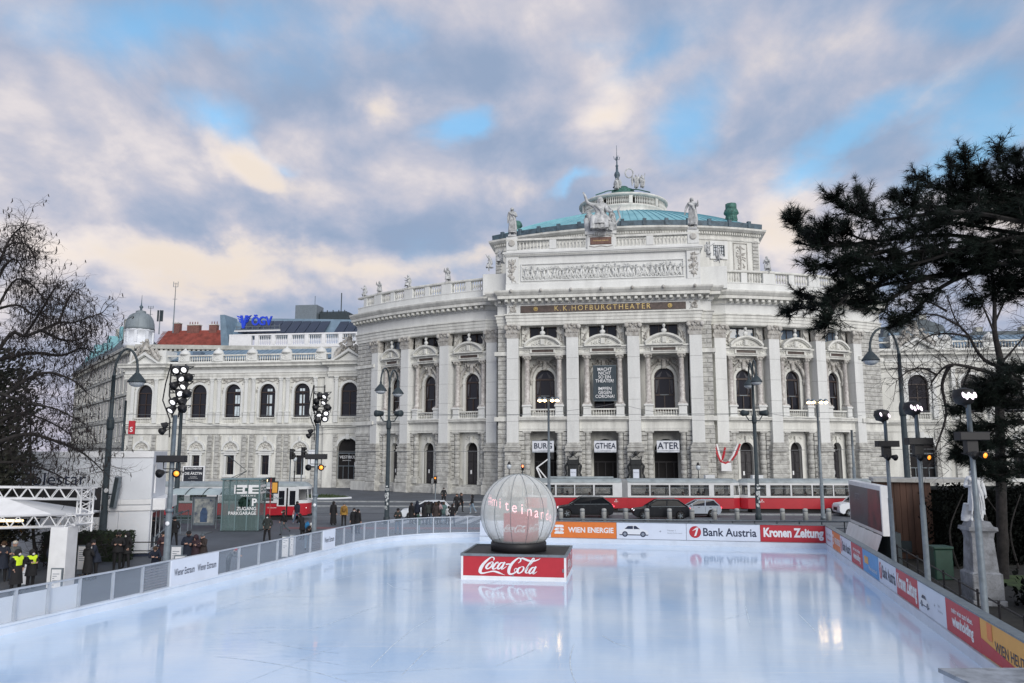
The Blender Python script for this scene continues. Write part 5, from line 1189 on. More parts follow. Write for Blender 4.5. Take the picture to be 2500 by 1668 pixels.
# ------------------------------------------------------------------ drink globe on its red box
CB = thing('advertising_box', 'low square box with red sides and white script lettering on the ice', 'box', (.3, 35.45, IZ), -R(8.5))
hw, hd = 2.26, 1.72
c = MB(); c.box(-hw, hw, -hd, hd, 0, .17); c.box(-hw, -hw + .09, -hd, hd, .17, 1.0); c.box(hw - .09, hw, -hd, hd, .17, 1.0); obj('white_base', c, WHITE, CB)
obj('red_panel', MB().bbox(-hw + .09, hw - .09, -hd + .005, -hd + .06, .17, 1.0, .01), RED, CB); obj('red_panel', MB().box(hw - .005, hw + .01, -hd + .14, hd - .08, .17, 1.0), RED, CB)
obj('red_panel', MB().box(-hw - .01, -hw + .005, -hd + .14, hd - .08, .17, 1.0), RED, CB)
obj('black_top', MB().box(-hw + .06, hw - .06, -hd + .06, hd - .06, 1.0, 1.04), BLACK, CB)
c = MB(); c.box(-hw - .03, hw + .03, -hd - .03, -hd + .07, .99, 1.09); c.box(-hw - .03, hw + .03, hd - .07, hd + .03, .99, 1.09); c.box(-hw - .03, -hw + .07, -hd + .07, hd - .07, .99, 1.09); c.box(hw - .07, hw + .03, -hd + .07, hd - .07, .99, 1.09); obj('edge_frame', c, STEEL, CB)
c = MB(); c.box(-.03, .03, -hd - .012, -hd, .18, .24); c.box(hw - .16, hw - .1, -hd - .015, -hd, .38, .52); obj('latch', c, STEEL, CB)
# the script word: strokes with changing width
def spline(pts, n=9):
 P = [Vector(p) for p in pts]; out = []
 for i in range(len(P) - 1):
  p0, p1, p2, p3 = P[max(i - 1, 0)], P[i], P[i + 1], P[min(i + 2, len(P) - 1)]
  for k in range(n):
   t = k / n; out.append(.5 * ((2 * p1) + (-p0 + p2) * t + (2 * p0 - 5 * p1 + 4 * p2 - p3) * t * t + (-p0 + 3 * p1 - 3 * p2 + p3) * t ** 3))
 return out + [P[-1]]
SCRIPT = [  # x, z, half width on a 0..10 by 0..3.4 field
 [(2.25, 2.72, .03), (2.38, 2.95, .07), (2.28, 3.22, .07), (1.95, 3.26, .07), (1.4, 2.8, .12), (.75, 2.0, .17), (.36, 1.15, .19), (.36, .62, .16), (.75, .48, .10), (1.5, .68, .07), (2.3, .86, .10), (3.0, .66, .12), (3.6, .40, .05), (4.0, .24, .01)],   # C with its underline
 [(2.0, 2.45, .06), (1.55, 2.1, .11), (1.22, 1.55, .13), (1.35, 1.25, .08), (1.75, 1.45, .08), (2.15, 2.0, .10), (2.2, 2.42, .07), (1.95, 2.46, .04), (1.9, 2.1, .03), (2.35, 1.95, .03), (2.6, 2.0, .03)],              # o
 [(2.95, 2.2, .08), (2.92, 2.44, .07), (2.6, 2.2, .10), (2.2, 1.55, .13), (2.25, 1.22, .08), (2.6, 1.35, .06), (3.0, 1.7, .03)],                                                                                  # c
 [(3.75, 2.35, .06), (3.35, 2.3, .09), (2.95, 1.7, .12), (2.95, 1.27, .08), (3.25, 1.4, .07), (3.75, 2.1, .07)], [(3.95, 2.5, .10), (3.6, 1.7, .11), (3.5, 1.28, .09), (3.8, 1.4, .05), (4.2, 1.75, .03)],              # a
 [(4.1, 2.08, .09), (4.5, 2.16, .09), (4.8, 2.16, .06)],                                                                                                                                                        # hyphen
 [(5.9, 2.35, .03), (6.25, 2.7, .07), (6.25, 3.1, .08), (5.95, 3.2, .08), (5.4, 2.75, .12), (4.85, 2.0, .16), (4.55, 1.15, .17), (4.6, .55, .14), (4.95, .45, .10), (5.5, .75, .08), (5.75, 1.2, .06), (5.6, 1.45, .05), (5.35, 1.2, .04), (5.4, .85, .03)],  # C
 [(6.3, 3.15, .04), (6.6, 3.18, .12), (7.3, 2.86, .13), (8.0, 2.72, .10), (8.8, 3.0, .06), (9.15, 3.25, .01)],                                                                                                      # flag
 [(6.3, 1.7, .06), (5.95, 1.4, .11), (5.8, .9, .13), (6.0, .62, .08), (6.4, .85, .08), (6.7, 1.35, .10), (6.65, 1.72, .07), (6.35, 1.74, .04)],                                                                    # o
 [(7.0, 1.2, .03), (7.5, 1.9, .05), (8.05, 2.7, .07), (8.25, 3.15, .06), (8.05, 3.2, .06), (7.7, 2.5, .10), (7.2, 1.5, .13), (7.0, .85, .11), (7.2, .7, .06), (7.5, .9, .03)],                                       # l
 [(8.3, 1.65, .06), (7.95, 1.6, .09), (7.55, 1.0, .12), (7.55, .62, .08), (7.85, .75, .07), (8.3, 1.4, .07)], [(8.5, 1.85, .10), (8.15, 1.0, .11), (8.1, .6, .09), (8.35, .72, .05), (8.65, 1.0, .02)]]                    # a
def script_mb(s):
 mb = MB()
 for j, st in enumerate(SCRIPT):
  P = spline(st, 7); vs = []; y = -.0006 * j
  for i, p in enumerate(P):
   t = P[min(i + 1, len(P) - 1)] - P[max(i - 1, 0)]; t = Vector((t.x, t.y)); t = t.normalized() if t.length > 0 else Vector((1, 0)); n = Vector((-t.y, t.x)) * max(p.z, .01) * 1.30
   vs += [((p.x - n.x - 4.75) * s, y, (p.y - n.y - 1.75) * s), ((p.x + n.x - 4.75) * s, y, (p.y + n.y - 1.75) * s)]
  mb.add(vs, [(2 * i, 2 * i + 2, 2 * i + 3, 2 * i + 1) for i in range(len(P) - 1)])
 return mb
SCM = script_mb(.245).mesh('script_lettering', WHITE)
obj('script_lettering', SCM, None, CB, Matrix.Translation((-.12, -hd - .006, .585)) @ Matrix.Diagonal((1.2, 1, .98, 1)))
obj('script_lettering', SCM, None, CB, Matrix.Translation((hw + .022, .0, .585)) @ Matrix.Rotation(R(90), 4, 'Z') @ Matrix.Diagonal((1.05, 1, .98, 1)))
GL = thing('inflatable_globe', 'large clear inflatable globe with ribbed seams standing on the red box', 'globe', (.3, 35.6, IZ + 1.04), -R(8.5))
obj('base_ring', MB().lathe([(1.25, 0), (1.25, .33), (1.20, .41), (1.0, .41)], 36), BLACK, GL)
FILM = bpy.data.materials.new('globe_film'); FILM.use_nodes = True; _film(FILM, (.80, .82, .77), .36, .14)
fn = FILM.node_tree; lw = fn.nodes.new('ShaderNodeLayerWeight'); lw.inputs[0].default_value = .45
mr = fn.nodes.new('ShaderNodeMapRange'); fn.links.new(lw.outputs['Facing'], mr.inputs[0]); mr.inputs[1].default_value = .05; mr.inputs[2].default_value = .95; mr.inputs[3].default_value = .33; mr.inputs[4].default_value = .90
for n in fn.nodes:
 if n.type == 'MIX_SHADER': fn.links.new(mr.outputs[0], n.inputs[0])
GR, GZ = 1.72, 1.65
skin = MB(); a0 = asin((GZ - .40) / GR)
skin.lathe([(GR * cos(-a0 + (a0 + pi / 2) * i / 24), GZ + GR * sin(-a0 + (a0 + pi / 2) * i / 24)) for i in range(25)], 48); obj('film', skin, FILM, GL)
sm = MB()
for k in range(1): sm.tube([((GR + .004) * cos(-a0 + (a0 + pi / 2) * i / 16), 0, GZ + (GR + .004) * sin(-a0 + (a0 + pi / 2) * i / 16)) for i in range(17)], .013, 4)
SMM = sm.mesh('seam', M_('seam_grey', (.17, .19, .20), .6, var=0))
for k in range(14): obj('seam', SMM, None, GL, Matrix.Rotation(2 * pi * (k + .35) / 14, 4, 'Z'))
NEON = M_('neon_pink', (1, .5, .55), .5, var=0, emit=((1, .48, .50), .7))
sign = obj('neon_lettering', MB(), NEON, GL)
for i, ch in enumerate('#miteinander'):
 w = -1.0 + i * .225; a = w - pi / 2 + .1; f = text_mb(ch, .66, 0, .80); rr = 1.5
 obj('neon_letter', f, NEON, GL, Matrix.Translation((rr * cos(a), rr * sin(a) * .9, GZ + .62 - i * .078)) @ Matrix.Rotation(a + pi / 2, 4, 'Z'))
bpy.data.objects.remove(sign)
RC = thing('red_cube', 'red cube with white script lettering inside the clear globe', 'box', (.42, 35.62, IZ + 1.45), -R(24))
obj('cube_body', MB().box(-.60, .60, -.60, .60, 0, 1.22), RED, RC); obj('script_lettering', SCM, None, RC, Matrix.Translation((-.02, -.606, .56)) @ Matrix.Diagonal((.5, 1, .46, 1)))
obj('script_lettering', SCM, None, RC, Matrix.Translation((.606, 0, .56)) @ Matrix.Rotation(R(90), 4, 'Z') @ Matrix.Diagonal((.5, 1, .46, 1)))
# ================================================================== street furniture
def hood(mb, p, s=1.0):                                   # bell shaped lamp hood
 mb.lathe([(.06 * s, .62 * s), (.10 * s, .5 * s), (.09 * s, .42 * s), (.2 * s, .30 * s), (.36 * s, .10 * s), (.47 * s, -.06 * s), (.50 * s, -.14 * s), (.44 * s, -.14 * s)], 16, p)
LBOWL = M_('lamp_bowl', (.55, .60, .64), .25, var=0)
def arc_lamp(name, lab, p, h, arms, rz, reach=1.75, group=None):
 t = thing(name, lab, 'street lamp', p, rz, group)
 m = MB(); m.tube([(0, 0, 0), (0, 0, h * .22), (0, 0, h * .221), (0, 0, h * .62), (0, 0, h * .621), (0, 0, h - 1.6)], [.20, .19, .165, .15, .12, .10], 10); m.lathe([(.26, 0), (.26, .5), (.22, .55)], 10); m.lathe([(.17, h * .60), (.2, h * .61), (.2, h * .64), (.14, h * .66)], 10)
 obj('pole', m, STEELD, t)
 for s_ in arms:
  m = MB(); m.tube([(0, 0, h - 1.7)] + [(s_ * reach / 2 * (1 - cos(a)), 0, h - 1.7 + (1.7 - .1) * sin(a) if a < pi / 2 else h - 1.7 + 1.6 * (.25 + .75 * sin(a))) for a in [pi * i / 12 for i in range(1, 13)]], [.09] + [.065] * 12, 8); obj('arm', m, STEELD, t)
  q = (s_ * reach, 0, h - 1.7 + .4 - .55); m = MB(); hood(m, q); hd_ = obj('lamp_hood', m, STEELD, t)
  m = MB(); m.ball((q[0], q[1], q[2] - .14), (.42, .42, .26), 14, 8); obj('lamp_bowl', m, LBOWL, hd_)
 return t
p = aty(249, 1320, 42.8); p.z = 0; l1 = arc_lamp('street_lamp', 'tall dark single arm street lamp in front of the white pavilion', p, 11.5, (1,), 0, 1.3)
m = MB(); m.box(-.10, .10, -.18, -.16, 3.2, 3.4); m.lathe([(.17, 0), (.17, .03)], 12); obj('sticker', MB().ball((.12, -.17, 3.6), (.13, .03, .13), 8, 5), WHITE, l1)
sp = thing('column_speaker', 'slim grey column loudspeaker tilted on the lamp post at the white pavilion', 'loudspeaker', p + Vector((.66, -.2, 3.5)), 0)
sm_ = Matrix.Rotation(R(7), 4, 'Y'); obj('speaker_body', MB().bbox(-.14, .14, -.16, .12, -.85, .85, .03), STEEL, sp, sm_); obj('bracket', MB().tube([(-.12, 0, -.1), (-.72, .2, -.1)], .04, 5), STEELD, sp); obj('speaker_grille', MB().box(-.1, .1, -.175, -.162, -.78, .78), STEELD, sp, sm_)
p = aty(944, 1270, 62.5); p.z = 0; l2 = arc_lamp('street_lamp', 'grey green double arm street lamp left of the globe with stickers on its foot', p, 12.4, (-1, 1), R(75), 1.7)
def spots(t, z, rz=0.0):
 for s_ in (-1, 1):
  m = MB(); m.tube([(0, 0, z - .55), (s_ * .45, 0, z - .5), (s_ * .6, 0, z - .1)], .05, 5); m.lathe([(.24, -.3), (.3, .3), (.26, .34)], 12); k = len(m.v)
  m2 = MB(); m2.lathe([(.2, -.32), (.27, .3), (.24, .36)], 12); m2.xf(Matrix.Translation((s_ * .78, -.1, z + .1)) @ Matrix.Rotation(R(90), 4, 'X') @ Matrix.Rotation(s_ * R(50), 4, 'Y')); m3 = MB(); m3.tube([(0, 0, z - .55), (s_ * .45, 0, z - .5), (s_ * .7, 0, z - .1)], .05, 5)
  f = obj('spotlight', m2, STEELD, t, Matrix.Rotation(rz, 4, 'Z')); obj('bracket', m3, STEELD, f)
spots(l2, 8.6, R(-75))
m = MB()
rk = random.Random(3)
for k in range(16): z = rk.uniform(.6, 3.0); m.cbox((rk.uniform(-.1, .1), -.205, z), (rk.uniform(.08, .2), .01, rk.uniform(.08, .22)))
STK = m.mesh('sticker_cluster', M_('stickers', (.55, .58, .58), .6, var=.5, scale=9, col2=(.08, .1, .12)))
obj('sticker_cluster', STK, None, l2, Matrix.Rotation(R(-75), 4, 'Z'), kind='stuff')
p = aty(1852, 1270, 65.0); p.z = 0; l3 = arc_lamp('street_lamp', 'grey green street lamp seen edge on in front of the second tram car', p, 13.3, (-1, 1), R(83), 1.7); spots(l3, 8.75, R(-83)); obj('sticker_cluster', STK, None, l3, Matrix.Rotation(R(-83), 4, 'Z'), kind='stuff')
p = aty(2232, 1400, 43.5); p.z = 0; l4 = arc_lamp('street_lamp', 'dark street lamp under the pine with its arm hanging over the brown hut', p, 12.8, (-1,), 0, 1.62)
sp = copy_thing(sp, p + Vector((-1.0, -.25, 2.9)), 0, 'scuffed column loudspeaker tilted over the brown hut'); sp.rotation_euler = (0, R(-28), 0)
# twin head square lights with four lit lamps
def four_light(lab, px, yb, Y, h):
 p = aty(px, yb, Y); p.z = 0; t = thing('square_light', lab, 'street lamp', p, -R(4), 'slim grey posts with four warm lamps')
 m = MB(); m.tube([(0, 0, 0), (0, 0, 3.0), (0, 0, 3.01), (0, 0, h)], [.17, .15, .12, .08], 10); m.lathe([(.22, 0), (.22, .3)], 10); obj('pole', m, STEEL, t)
 obj('crossbar', MB().tube([(-.8, 0, h + .03), (.8, 0, h + .03)], .045, 6), STEEL, t)
 for x in (-.72, -.32, .32, .72):
  m = MB(); m.lathe([(.05, .16), (.16, .08), (.2, -.1), (.19, -.12)], 10, (x, -.05, h + .05)); hd_ = obj('lamp_head', m, STEEL, t); obj('bulb', MB().ball((x, -.09, h - .07), (.16, .17, .13), 10, 6), BULB, hd_)
 return t
four_light('slim post with four glowing lamps rising right beside the globe', 1341, 1275, 63.5, 9.9); four_light('slim post with four glowing lamps near the display screen', 2010, 1268, 66, 9.9)
# rink masts: post, cable loop, cluster of floodlights, black loudspeaker bar, amber spots
def flood(par, c, yaw, tilt, lit, s=.2):
 m = MB(); m.lathe([(s * .35, 0), (s * .6, .02), (s * .8, s * .9), (s * 1.0, s * 1.5), (s * 1.04, s * 1.55)], 12); M = Matrix.Translation(c) @ Matrix.Rotation(yaw, 4, 'Z') @ Matrix.Rotation(R(90) - tilt, 4, 'X')
 f = obj('floodlight', m, BLACK, par, M); l = MB(); l.lathe([(0, s * 1.60), (s * .62, s * 1.58)], 12); obj('lens', l, lit, f)
 y = MB(); y.tube([(-s * 1.1, 0, s * .8), (-s * 1.2, 0, -.12), (s * 1.2, 0, -.12), (s * 1.1, 0, s * .8)], .02, 4); obj('yoke', y, BLACK, f)
def mast_left(lab, px, yb, Y, h, seed, n=11):
 p = aty(px, yb, Y); p.z = 0; t = thing('rink_mast', lab, 'light mast', p, 0, 'rink floodlight masts'); hb = h - 2.1
 m = MB(); m.tube([(0, 0, 0), (0, 0, hb * .46), (0, 0, hb * .461), (0, 0, hb)], [.13, .125, .105, .09], 10); m.lathe([(.15, hb * .46), (.17, hb * .48)], 10); obj('pole', m, STEEL, t)
 m = MB()
 for x in (-.28, .34): m.tube([(x * .4, 0, hb - .1), (x * .6, 0, hb + .5), (x, 0, hb + .8), (x * .95, 0, h)], .035, 5)
 for k in range(5): z = hb + .55 + k * .36; m.tube([(-.28, 0, z), (.36, 0, z)], .03, 4)
 m.tube([(-.28, -.03, h), (-.42, -.1, h - .8), (-.5, -.1, h - 1.5), (-.15, -.12, hb - .2), (-.12, -.14, hb - .9)], .028, 5); obj('light_frame', m, BLACK, t)
 rr = random.Random(seed)
 for k in range(n): flood(t, (.02 + (k % 2) * .42 + rr.uniform(-.05, .05), -.05, hb + .35 + (k // 2) * .32), rr.uniform(-.7, 1.2), rr.uniform(-.95, -.35), LAMPW if rr.random() < .5 else BLACK, .185)
 for k in range(2): flood(t, (-.22 - k * .1, -.1, hb - .35 - .22 * k), rr.uniform(-1, 0), -.5, BLACK, .15)
 obj('speaker_bar', MB().bbox(-.56, .56, -.25, .12, hb * .735, hb * .735 + .28, .03), BLACK, t)
 m = MB(); m.tube([(-.3, -.1, hb * .735), (-.3, -.1, hb * .70), (.3, -.1, hb * .70), (.3, -.1, hb * .735)], .025, 4); obj('bar_bracket', m, BLACK, t)
 for sx, lit in ((-.3, BLACK), (.33, AMBER)): flood(t, (sx, -.12, hb * .68), R(20) * sx, -.15, lit, .17)
 m = MB(); m.ball((.02, -.15, hb * .40), (.09, .03, .09), 8, 5); obj('sticker', m, WHITE, t)
 return t
mast_left('thick rink mast with a tall bunch of floodlights beside the pavilion corner', 404, 1400, 31.6, 9.3, 4, 12); mast_left('slimmer rink mast with stacked floodlights near the tram nose', 766, 1310, 42.0, 9.3, 9, 10)
def mast_right(lab, p, h, n):
 t = thing('rink_mast', lab, 'light mast', p, 0, 'rink masts along the park'); m = MB(); m.tube([(0, 0, 0), (0, 0, h * .55), (0, 0, h * .551), (0, 0, h - .2)], [.095, .088, .072, .065], 10); obj('pole', m, STEEL, t)
 m = MB(); m.lathe([(.02, -.26), (.22, -.2), (.3, 0), (.26, .18), (.05, .24)], 12, (-.14, -.05, h)); m.tube([(-.3, 0, h - .05), (0, 0, h - .35)], .04, 5); hd_ = obj('lamp_cluster', m, BLACK, t)
 for k in range(n): M = Matrix.Translation((-.14 - .16 + k * .32 / max(1, n - 1), -.33, h + .02 - .05 * (k % 2))) @ Matrix.Rotation(R(-15), 4, 'Y'); obj('lamp_lens', MB().ball((0, 0, 0), (.042, .04, .085), 8, 5), LAMPP, hd_, M)
 z = h - 1.12; obj('speaker_bar', MB().bbox(-.42, .42, -.22, .1, z - .12, z + .12, .02), BLACK, t)
 m = MB(); m.box(-.18, .12, -.12, .1, z - .5, z - .12); obj('bar_bracket', m, BLACK, t)
 for sx, lit in ((-.16, BLACK), (.12, AMBER if n > 2 else BLACK)): flood(t, (sx, -.14, z - .5), .3, -.2, lit, .12)
 return t
mast_right('slender rink mast behind the display screen with a small lamp', Vector((14.75, 30.6, 0)), 7.15, 2); mast_right('rink mast with pinkish lamps against the brown hut', Vector((13.75, 26.3, 0)), 7.2, 4); mast_right('rink mast with pinkish lamps directly before the statue', Vector((12.95, 21.9, 0)), 7.3, 5)
# thin poles by the buildings
def post(name, lab, px, yt, yb, Y, r=.09, mat=STEELD, cat='pole'):
 a, b = aty(px, yb, Y), aty(px, yt, Y); a.z = max(a.z, 0); t = thing(name, lab, cat, (a.x, a.y, 0)); m = MB(); m.tube([(0, 0, 0), (0, 0, b.z * .5), (0, 0, b.z * .501), (0, 0, b.z)], [r * 1.2, r * 1.1, r * .85, r * .7], 8); obj('shaft', m, mat, t); obj('foot', MB().lathe([(r * 1.8, 0), (r * 1.8, .3), (r * 1.3, .36)], 8), mat, t); return t, b.z
t, h = post('catenary_pole', 'grey green catenary pole close behind the thick rink mast', 429, 985, 1240, 62, .17); obj('cap', MB().ball((0, 0, h), (.16, .16, .1), 8, 4), STEELD, t)
t, h = post('sign_pole', 'pole with a small red station flag at the pavilion roof', 285, 978, 1300, 70, .14)
f = thing('station_sign', 'small red square station sign with white S-shaped mark', 'sign', (t.location.x + .8, 69.8, aty(300, 1040, 70).z)); obj('sign_board', MB().bbox(-.28, .28, -.08, .08, -.75, .45, .02), RED, f); obj('lettering', text_mb('S', .62, .02), WHITE, f, frame_mat((.0, -.09, -.35))); obj('sign_bracket', MB().tube([(-.8, 0, .1), (-.28, 0, .1)], .04, 4), STEELD, f)
t, h = post('catenary_pole', 'grey pole beside the last curved window of the theatre', 2091, 1050, 1250, 84, .16, STEEL)
# overhead wires
WIRE = M_('overhead_wire', (.11, .12, .13), .5, var=0)
def wire(lab, a, b, sag=.5, n=10): 
 m = MB(); A, B = Vector(a), Vector(b); m.tube([A.lerp(B, i / n) - Vector((0, 0, sag * 4 * (i / n) * (1 - i / n))) for i in range(n + 1)], .022, 3); tag(obj('overhead_wire', m, WIRE), lab, 'wire', 'overhead wires above the tram tracks')
wire('overhead wire along the theatre front above the far track', (-60, 79.5, 9.6), (60, 73.5, 9.8)); wire('overhead wire along the near track across the ground floor', (-60, 76.3, 5.9), (60, 70.5, 6.1), .35)
wire('sagging span wire from the double lamp to the theatre wall', (-10.1, 62.5, 8.9), (13, 95, 11.5), .8); wire('sagging span wire from the edge on lamp to the theatre', (20.8, 65, 9.0), (13, 95, 11.5), .8); wire('span wire from the catenary pole over the wing', (-27.3, 62, 8.4), (-10.1, 62.5, 8.0), .9); wire('span wire from the edge on lamp towards the park', (20.8, 65, 9.0), (38, 84, 9.5), .5)
# candelabra lamps by the theatre
def candelabra(lab, px, yt, yb, Y):
 a, b = aty(px, yb, Y), aty(px, yt, Y); t = thing('candelabra', lab, 'street lamp', (a.x, a.y, 0), 0, 'old lanterns before the theatre'); h = b.z
 m = MB(); m.lathe([(.3, 0), (.3, .3), (.16, .5), (.2, .8), (.09, 1.0), (.07, h * .55), (.12, h * .57), (.06, h * .6), (.05, h - 1.0)], 10); obj('post', m, BLACK, t)
 m = MB(); m.lathe([(.12, h - 1.0), (.27, h - .75), (.26, h - .5), (.1, h - .3)], 12); g = obj('glass_globe', m, LBOWL, t)
 m = MB(); m.lathe([(.26, h - .45), (.14, h - .3), (.16, h - .2), (.05, h - .12), (.02, h)], 10); obj('cap', m, BLACK, t)
candelabra('old iron lantern just above the globe', 1243, 1125, 1215, 92); candelabra('old iron lantern before the right corner of the entrance block', 1707, 1127, 1215, 91); candelabra('old iron lantern before the side wing near the traffic signals', 717, 1108, 1200, 100)
# traffic signals
def signal(lab, px, yt, Y, n=3, lit=None, rz=0.0, pole=True):
 b = aty(px, yt, Y); t = thing('traffic_signal', lab, 'traffic light', (b.x, b.y, 0), rz); h = b.z
 if pole: obj('pole', MB().tube([(0, .15, 0), (0, .15, h - .1)], .06, 6), STEEL, t)
 obj('housing', MB().bbox(-.17, .17, -.15, .15, h - .36 * n, h, .03), BLACK, t)
 for k in range(n):
  v = MB(); v.lathe([(.13, 0), (.13, .2), (.11, .2), (.11, .0)], 10, a0=0, a1=2 * pi); obj('visor', v, BLACK, t, Matrix.Translation((0, -.15, h - .18 - .36 * k)) @ Matrix.Rotation(R(90), 4, 'X'))
  obj('lens', MB().ball((0, -.15, h - .18 - .36 * k), (.1, .03, .1), 8, 5), AMBER if lit == k else DARKIN, t)
 return t
t = signal('traffic signal on a tall post by the wing windows, left of a pair', 713, 1096, 80, 3, None, R(65)); t = signal('traffic signal on a tall post by the wing windows, right of a pair', 741, 1092, 80, 3, None, R(65))
t = signal('low traffic signal glowing amber before the theatre steps', 1063, 1163, 82, 2, 0); t = signal('small red glowing signal at the entrance column beside the globe', 1276, 1134, 93, 2, None); obj('lens', MB().ball((0, -.19, aty(1276, 1134, 93).z - .2), (.10, .05, .16), 8, 5), M_('lamp_red', (1, .1, .05), .5, var=0, emit=((1, .2, .08), 3)), t)
# bollards and railing beyond the rink
bl = None
m = MB(); m.lathe([(.20, 0), (.20, .92), (.17, 1.0), (.05, 1.03)], 12); mt = MB(); mt.lathe([(.205, .78), (.205, .86)], 12)
BOLX = [1369, 1422, 1475, 1528, 1580, 1635, 1690, 1745, 1800, 1911, 1967, 2024]
hint = ['nearest the globe', 'under the first black car', 'behind the first black car', 'in the gap between the black cars', 'at the nose of the second black car', 'below the doors of the second black car', 'at the tail of the silver hatchback', 'left of the gap between the tram cars', 'below the gap between the tram cars', 'right of the edge on street lamp', 'left of the four lamp post', 'nearest the display screen']
CONC = M_('bollard_stone', (.36, .37, .36), .7, var=.12)
for i, px in enumerate(BOLX):
 p = aty(px, 1270, 64.6); p.z = 0
 if bl is None: bl = thing('bollard', '', 'bollard', p); obj('shaft', m, CONC, bl); obj('band', mt, STEEL, bl)
 q = bl if i == 0 else copy_thing(bl, p, 0, ''); q['label'] = 'grey round bollard ' + hint[i]; q['group'] = 'bollards along the road'
RLG = thing('railing', 'low grey steel railing between the rink board and the road', 'railing', (0, 0, 0))
a, b = Vector((3.2, 52.5, 0)), Vector((22.8, 50.6, 0))
obj('handrail', MB().tube([a + Vector((0, 0, 1.22)), b + Vector((0, 0, 1.22))], .045, 6), STEEL, RLG); obj('handrail', MB().tube([a + Vector((0, 0, .8)), b + Vector((0, 0, .8))], .03, 6), STEEL, RLG)
for i in range(15): q = a.lerp(b, i / 14); obj('rail_post', MB().tube([q, q + Vector((0, 0, 1.22))], .04, 6), STEEL, RLG)
# ------------------------------------------------------------------ tram stop shelter and glass lift tower
SG = bpy.data.materials.new('shelter_glass'); SG.use_nodes = True; _film(SG, (.10, .17, .16), .30, .05)
SGL = bpy.data.materials.new('lift_glass'); SGL.use_nodes = True; _film(SGL, (.20, .29, .29), .30, .06)
SH = thing('tram_shelter', 'glass tram stop shelter with curved pale roof before the left tram', 'shelter', (-25.0, 58.3, 0))
L_ = 5.0
for x in (0, 1.3, 3.1, L_): obj('post', MB().box(x - .04, x + .04, -.04, .04, 0, 2.55), STEEL, SH)
r = MB()
for k in range(7):
 a0 = k / 7; y0, y1 = -.5 + a0 * 2.2, -.5 + (k + 1) / 7 * 2.2; z0, z1 = 2.5 + .42 * sin(pi * a0 * .85), 2.5 + .42 * sin(pi * (k + 1) / 7 * .85)
 r.add([(-.4, y0, z0), (L_ + .4, y0, z0), (L_ + .4, y1, z1), (-.4, y1, z1)], [(0, 1, 2, 3)])
obj('roof', r, M_('shelter_roof', (.42, .50, .50), .35, var=.06), SH)
for x in (-.4, .9, 2.2, 3.5, L_ + .4): obj('roof_rib', MB().tube([(x, -.5 + k / 7 * 2.2, 2.52 + .42 * sin(pi * k / 7 * .85)) for k in range(8)], .035, 4), STEELD, SH)
for x0, x1 in ((.08, 1.22), (3.2, 4.92)): obj('glass_wall', MB().box(x0, x1, -.01, .01, .4, 2.4), SG, SH)
pc = obj('poster_case', MB().bbox(1.38, 3.02, -.10, .08, .25, 2.35, .03), STEEL, SH)
P_ = M_('poster_picture', (.32, .33, .30), .4, var=.5, scale=2.6, col2=(.04, .06, .10)); obj('poster', MB().box(1.5, 2.9, -.115, -.105, .45, 2.2), P_, pc); pm = MB(); pm.tube([(2.2, -.13, .5), (2.2, -.14, 1.2), (2.2, -.13, 1.55)], [.28, .3, .12], 8); pm.ball((2.2, -.14, 1.7), (.14, .04, .16), 8, 5); obj('poster_figure', pm, M_('poster_blue', (.05, .09, .17), .5, var=.2), pc, Matrix.Translation((0, -.104, 0)) @ Matrix.Diagonal((1, .06, 1, 1)))
obj('bench', MB().box(3.3, 4.8, .2, .6, .42, .48), STEEL, SH)
for z in (.7, .95): obj('guard_bar', MB().tube([(-2.4, -.3, z), (1.3, -.3, z)], .03, 5), STEEL, SH); obj('guard_bar', MB().tube([(3.1, -.3, z), (L_ + .6, -.3, z)], .03, 5), STEEL, SH)
HR = thing('stair_handrail', 'grey sloping handrails beside the glass lift tower', 'railing', (-23.6, 55.2, 0))
for dy in (0, -.9):
 obj('handrail', MB().tube([(-2.4 + dy * .4, dy, .15), (0, dy, 1.25), (.9, dy, 1.6)], .04, 6), STEEL, HR)
 for x, z in ((-1.6, .52), (0, 1.25), (.9, 1.6)): obj('rail_post', MB().tube([(x + dy * .15, dy, 0), (x + dy * .15, dy, z)], .035, 6), STEEL, HR)
obj('landing', MB().slab([(-2.0, -1.2), (2.4, -1.2), (2.4, .6), (-.6, .6)], 0, .07), PAVE, HR)
LT = thing('lift_tower', 'dark green glass parking lift tower with white lettering next to the tram nose', 'lift tower', (-20.8, 56.4, 0), R(2))
W_, D_, HH = 2.6, 1.5, 3.62
for x, y in ((0, 0), (W_, 0), (0, D_), (W_, D_), (W_ * .36, 0), (W_ * .68, 0)): obj('post', MB().box(x - .05, x + .05, y - .05, y + .05, 0, HH), M_('lift_frame', (.17, .25, .26), .4, .3, var=0) if 'lift_frame' not in MATS else MATS['lift_frame'], LT)
for x0, x1 in ((.06, W_ * .36 - .06), (W_ * .36 + .06, W_ * .68 - .06), (W_ * .68 + .06, W_ - .06)):
 for z0, z1 in ((.08, 2.2), (2.24, HH - .06)): obj('glass_panel', MB().box(x0, x1, -.012, .012, z0, z1), SGL, LT)
for y0, y1 in ((.06, D_ - .06),):
 obj('glass_panel', MB().box(W_ - .012, W_ + .012, y0, y1, .08, HH - .06), SGL, LT); obj('glass_panel', MB().box(-.012, .012, y0, y1, .08, HH - .06), SGL, LT)
obj('glass_panel', MB().box(.06, W_ - .06, D_ - .012, D_ + .012, .08, HH - .06), SGL, LT)
obj('roof', MB().bbox(-.15, W_ + .15, -.12, D_ + .15, HH, HH + .12, .03), MATS['lift_frame'], LT); obj('plinth', MB().box(-.06, W_ + .06, -.06, D_ + .06, 0, .08), STEELD, LT)
